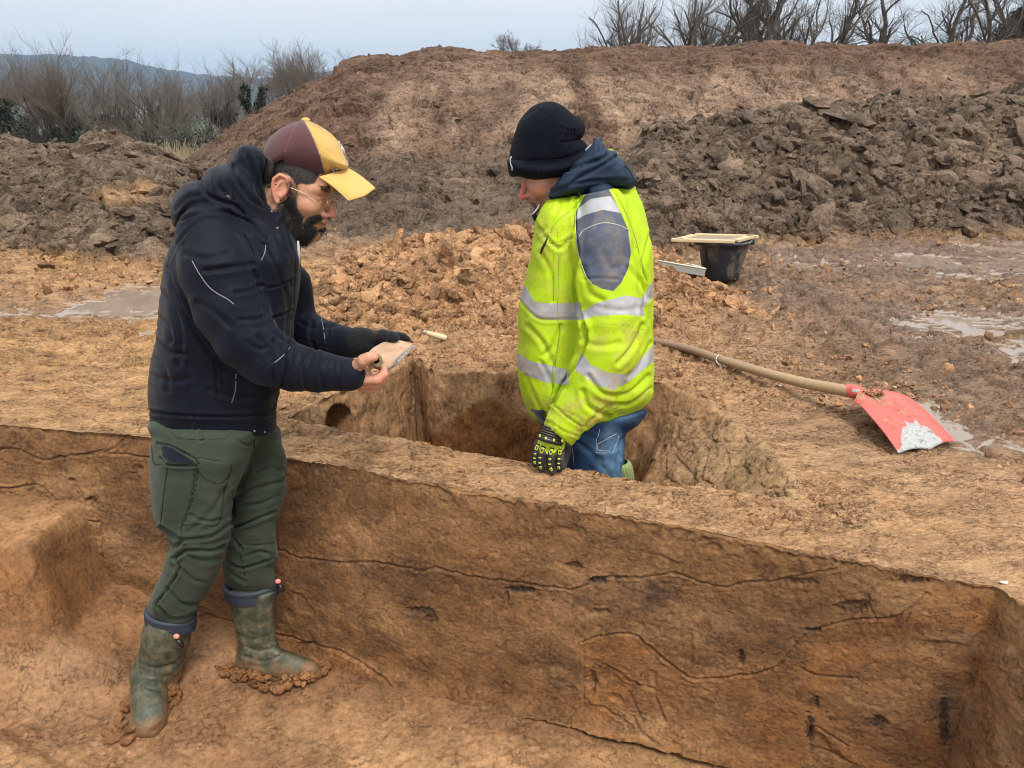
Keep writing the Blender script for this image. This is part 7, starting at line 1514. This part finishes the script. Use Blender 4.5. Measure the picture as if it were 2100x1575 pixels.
mgz = M('sieve_gauze'); w1 = mgz.math('SINE', mgz.math('MULTIPLY', mgz.attr('gx'), 900.)); w2 = mgz.math('SINE', mgz.math('MULTIPLY', mgz.attr('gy'), 900.)); mgz.set(mgz.mix(mgz.noise(14, 5), (.22, .17, .12), (.33, .27, .21)), .6, mgz.bump(mgz.math('MAXIMUM', w1, w2), .001))
def sieve(name, corners, th, wd, label, group, mats, lip=False):
    """corners: 4 world points of the top, in order; frame of four boards round a gauze"""
    K = np.array(corners); c0 = K.mean(0); nrm = np.cross(K[1] - K[0], K[3] - K[0]); nrm /= np.linalg.norm(nrm); nrm *= np.sign(nrm[2])
    t = empty(name, tuple(c0 - nrm * th), label, 'sieve', group)
    for i in range(4):
        p, q = K[i], K[(i + 1) % 4]; inw = (c0 - (p + q) / 2); d = (q - p) / np.linalg.norm(q - p); inw -= d * inw.dot(d); inw /= np.linalg.norm(inw)
        if i % 2: p = p + d * wd; q = q - d * wd                      # butt joints
        o_ = [p, q, q + inw * wd, p + inw * wd]; V = np.array([x_ - nrm * h for h in (0, th) for x_ in o_]); 
        bm = bmesh.new(); vv = [bm.verts.new(x_) for x_ in V]
        for f_ in ((0, 1, 2, 3), (7, 6, 5, 4), (0, 4, 5, 1), (1, 5, 6, 2), (2, 6, 7, 3), (3, 7, 4, 0)): bm.faces.new([vv[k] for k in f_])
        bmesh.ops.recalc_face_normals(bm, faces=bm.faces[:]); bmesh.ops.bevel(bm, geom=bm.edges[:], offset=.0025, segments=2, affect='EDGES'); bmesh.ops.triangulate(bm, faces=bm.faces[:]); bm.verts.index_update()
        V = np.array([x_.co[:] for x_ in bm.verts]); F = np.array([[y_.index for y_ in f_.verts] for f_ in bm.faces]); bm.free(); mesh_np('frame_board', V, F, mats[0], parent=t, smooth=False)
        if lip: mesh_np('rim', *tube_np([K[i] + nrm * .002, K[(i + 1) % 4] + nrm * .002], [.004, .004], 8), mats[2], parent=t)
    gx, gy = np.meshgrid(np.linspace(.04, .96, 24), np.linspace(.04, .96, 24)); P = ((1 - gx) * (1 - gy))[..., None] * K[0] + (gx * (1 - gy))[..., None] * K[1] + (gx * gy)[..., None] * K[2] + ((1 - gx) * gy)[..., None] * K[3]
    P = P - nrm * (th * .45 + .004 * np.sin(gx * PI) * np.sin(gy * PI))[..., None]; mesh_np('gauze', P.reshape(-1, 3), grid_faces(24, 24), mats[1], parent=t, attrs={'gx': (gx * .4).ravel(), 'gy': (gy * .4).ravel()}); return t
zt = .268; K = [on_z(1377, 490, zt), on_z(1508, 494, zt), on_z(1555, 481.5, zt), on_z(1425, 478, zt)]
sieve('sieve', K, .017, .045, 'pale wooden-framed sieve lying across the bucket rim', 'sieves by the bucket', (mwd.m, mgz.m))
mzn = M('zinc_grey'); mzn.set(mzn.mix(mzn.noise(10, 5, .6, mzn.map((1, 1, 6))), (.20, .195, .18), (.42, .41, .38)), .45, None, Metallic=.3)
mcr = M('cream_edge'); mcr.set(mcr.mix(mcr.noise(30, 4), (.55, .50, .40), (.70, .65, .54)), .6)
K = [at_y(1337, 533, 4.34), at_y(1447, 552, 4.22), at_y(1438, 548, 4.46), at_y(1345, 528, 4.58)]
sieve('sieve', K, .042, .018, 'grey-sided shallow sieve tilted on the clods left of the bucket', 'sieves by the bucket', (mzn.m, mgz.m, mcr.m), lip=True)
mrag = M('white_film'); mrag.set((.60, .61, .62), .35)
gx, gy = np.meshgrid(np.linspace(0, 1, 16), np.linspace(0, 1, 8)); p0 = at_y(1514, 503, by + .02); P = p0 + np.stack([gx * .085, -.03 + gy * .07, .010 * np.sin(gx * 9) * (1 - gy) - .035 * gx ** 2 + .012 * np.cos(gy * 8) + .008], -1)
Vt = P.reshape(-1, 3); Vt = np.vstack([Vt, Vt - [0, 0, .0015]]); o_ = props(mesh_np('plastic_bag', Vt, [grid_faces(8, 16), grid_faces(8, 16)[:, ::-1] + 128], mrag.m, base=tuple(p0)), 'crumpled white plastic bag tucked under the right corner of the wooden sieve', 'plastic bag')

# ------------------------------------------------------------------ shovel
sb = on_z(1780, 900); shv = empty('shovel', (sb[0], sb[1], 0), 'long wooden-handled shovel with a worn red blade lying on the trodden soil', 'shovel')
mhd = M('handle_wood'); gv = mhd.map((3, 14, 14)); cg = mhd.mix(mhd.noise(5, 6, .65, gv), (.26, .165, .085), (.44, .32, .18)); cg = mhd.mix(mhd.attr('grime'), cg, (.20, .12, .082)); mhd.set(cg, .6, mhd.bump(mhd.noise(40, 4, .6, gv), .0006))
hp = smooth_line([at_y(*p) for p in ((1290, 690, 3.44), (1338, 699, 3.36), (1410, 715, 3.18), (1480, 738, 3.00), (1560, 762, 2.84), (1640, 783, 2.70), (1700, 795, 2.60), (1745, 803, 2.53))], 6); n = len(hp)
V, F = tube_np(hp, np.interp(np.linspace(0, 1, n), [0, .4, .8, 1], [.0155, .0175, .0205, .0215]), 20); mesh_np('handle', V, F, mhd.m, parent=shv, attrs={'grime': np.clip(1.25 - (V[:, 0] - hp[0][0]) / (hp[-1][0] - hp[0][0]) * 1.5, 0, .9)})
mrp = M('red_paint_worn'); c = mrp.mix(mrp.noise(20, 4), (.58, .075, .060), (.66, .13, .105)); mt_ = mrp.mix(mrp.ramp(mrp.noise(110, 6, .8), [(.40, 0), (.60, 1)]), (.27, .27, .26), (.40, .41, .40)); wob = mrp.math('ADD', mrp.attr('metal'), mrp.math('MULTIPLY', mrp.math('SUBTRACT', mrp.noise(120, 4), .5), 7))
n1 = mrp.node('ShaderNodeMapRange'); n1.inputs['From Min'].default_value = .6; n1.inputs['From Max'].default_value = -.6; mrp.t.links.new(wob, n1.inputs[0]); c = mrp.mix(n1.outputs[0], c, mt_)
md_ = mrp.ramp(mrp.noise(42, 7, .75), [(.585, 0), (.62, 1)]); c = mrp.mix(mrp.math('MAXIMUM', md_, mrp.attr('muddy')), c, mrp.mix(mrp.noise(60, 4), (.26, .15, .07), (.36, .23, .12))); mrp.set(c, mrp.mix(md_, .42, .8), mrp.bump(mrp.math('ADD', md_, mrp.math('MULTIPLY', mrp.noise(80, 4), .3)), .0018))
E = lambda L: smooth_line([at_y(*p) for p in L], 8)
el = E([(1752, 818, 2.44), (1770, 836, 2.40), (1791, 860, 2.345), (1818, 893, 2.275), (1843, 929, 2.195)])
er = E([(1812, 804, 2.58), (1853, 809, 2.565), (1888, 832, 2.49), (1927, 869, 2.385), (1960, 905, 2.275)])
em = E([(1766, 808, 2.50), (1806, 826, 2.465), (1842, 850, 2.40), (1873, 872, 2.335), (1908, 921, 2.205)])
er[:, 2] += np.interp(np.linspace(0, 1, len(er)), [0, .3, 1], [0, .0, 0]); ns = 41; s_ = np.linspace(-1, 1, ns)[None, :, None]; G = np.where(s_ < 0, el[:, None] * (-s_) + em[:, None] * (1 + s_), er[:, None] * s_ + em[:, None] * (1 - s_)); nt_ = len(el); t_ = np.linspace(0, 1, nt_)[:, None]; sv = s_[..., 0]
G[..., 2] += .020 * np.sin(np.minimum(np.abs(sv), 1) * PI) * (1 - .45 * t_) - .010 * np.exp(-(sv / .09) ** 2) * np.clip(1 - t_ * 1.3, 0, 1); hl = np.clip(1 - t_ / .18, 0, 1) ** 2; G[..., 2] -= .030 * hl * np.abs(sv) ** 3
top = G.reshape(-1, 3); bot = top - [.0, -.0006, .0026]; U, W = proj(top); nn = nt_ * ns; rr = [i for i in range(ns)] + [j * ns + ns - 1 for j in range(1, nt_)] + [nn - ns + i for i in range(ns - 2, -1, -1)] + [j * ns for j in range(nt_ - 2, -1, -1)]
F = [grid_faces(nt_, ns), grid_faces(nt_, ns)[:, ::-1] + nn, np.array([[rr[k], rr[k + 1], rr[k + 1] + nn, rr[k] + nn] for k in range(len(rr) - 1)])]
MP = [(1853, 856), (1860, 866), (1874, 870), (1877, 857), (1886, 872), (1904, 876), (1918, 893), (1930, 899), (1934, 911), (1965, 902), (1970, 915), (1900, 930), (1842, 934), (1840, 922), (1849, 918), (1847, 893), (1851, 878), (1860, 873)]
met = np.concatenate([poly_sd(U, W, MP)] * 2); mud_ = np.clip(zone_px(U, W, [(1765, 812, 10, 6, .9), (1800, 815, 16, 7, .9), (1818, 828, 14, 6, .7), (1848, 848, 10, 5, .6), (1818, 862, 5, 4, .9), (1890, 925, 40, 3, .4)]), 0, 1)
mesh_np('blade', np.vstack([top, bot]), F, mrp.m, parent=shv, attrs={'metal': met, 'muddy': np.concatenate([sm(.35, .6, mud_ * (.5 + vn2(U / 4, W / 4, 3)))] * 2)})
sk = smooth_line([at_y(*p) for p in ((1736, 801, 2.55), (1752, 803, 2.52), (1766, 806, 2.50), (1785, 813, 2.485), (1808, 827, 2.46))], 6); mesh_np('socket', *tube_np(sk, np.interp(np.linspace(0, 1, len(sk)), [0, .25, .45, .75, 1], [.0235, .0245, .021, .012, .003]), 18), mrp.m, parent=shv) if False else None
V, F = tube_np(sk, np.interp(np.linspace(0, 1, len(sk)), [0, .25, .45, .75, 1], [.0235, .0245, .021, .012, .003]), 18); U, W = proj(V); mesh_np('socket', V, F, mrp.m, parent=shv, attrs={'metal': np.sqrt(((U - 1756) / 2.2) ** 2 + (W - 801) ** 2) - 4, 'muddy': sm(1768, 1775, U)})
r = np.random.RandomState(4); n = 60; q = np.array([at_y(u, v, y) for u, v, y in zip(r.uniform(1772, 1812, n), r.uniform(799, 816, n), r.uniform(2.46, 2.50, n))]); V, F, ti = clods(q, r.uniform(.003, .009, n), np.tile([0, 0, 1.], (n, 1)), 9, 1); mesh_np('stuck_clay', V, F, m_crumb, parent=shv, attrs={'tint': ti})
mtag = M('tag_card'); mtag.set(mtag.mix(mtag.ramp(mtag.noise(160, 3), [(.55, 0), (.6, 1)]), (.62, .58, .46), (.25, .22, .17)), .7)
tg = smooth_line([at_y(*p) for p in ((1474, 746, 3.0), (1478, 752, 2.985), (1479, 762, 2.98), (1475, 775, 2.98), (1471, 788, 2.985))], 4); V, F = tube_np(tg, [.0075] * len(tg), 10, ell=(.12, 1.0)); mesh_np('tag', V, F, mtag.m, parent=shv)
mesh_np('tag_loop', *tube_np(smooth_line([at_y(*p) for p in ((1474, 748, 2.98), (1468, 738, 2.985), (1474, 728, 3.0), (1482, 734, 3.02), (1478, 748, 3.0))], 4), [.0022] * 17, 6), mtag.m, parent=shv)

# ------------------------------------------------------------------ trowel on the edge of the pit
ty = 3.36; tb = at_y(895, 690, ty); trw = empty('trowel', tuple(tb), 'small trowel with a pale wooden handle and clay-covered blade lying beside the orange heap', 'trowel')
hp = smooth_line([at_y(u, v, y) for u, v, y in ((874, 682, ty), (884, 685, ty), (897, 689, ty - .01), (908, 692, ty - .015), (916, 695, ty - .02))], 4); mesh_np('handle', *tube_np(hp, np.interp(np.linspace(0, 1, len(hp)), [0, .2, .5, .85, 1], [.0095, .0115, .0145, .014, .010]), 14), mwd.m, parent=trw)
mesh_np('ferrule', *tube_np([at_y(868, 680, ty), at_y(874, 682, ty)], [.0105, .0105], 14), mzn.m, parent=trw)
mesh_np('tang', *tube_np(smooth_line([at_y(*p) for p in ((869, 681, ty), (863, 684, ty), (860, 691, ty), (856, 696, ty - .01), (850, 697, ty - .01))], 4), [.004] * 17, 8), m_crumb, parent=trw, attrs={'tint': np.full(17 * 8 + 2, .5)})
B = [(828, 676, ty + .05), (836, 677, ty + .02), (850, 688, ty), (862, 698, ty - .02), (852, 702, ty - .03), (838, 693, ty - .01), (829, 684, ty + .02)]; V = np.array([at_y(*p) for p in B]); n = len(B); V2 = np.vstack([V, V - [0, 0, .006], V.mean(0) + [0, 0, .008]]); j = np.arange(n)
mesh_np('blade', V2, [np.stack([j, (j + 1) % n, (j + 1) % n + n, j + n], -1), np.stack([j, (j + 1) % n, np.full(n, 2 * n)], -1)], m_crumb, parent=trw, attrs={'tint': np.full(len(V2), .6)}, smooth=False)
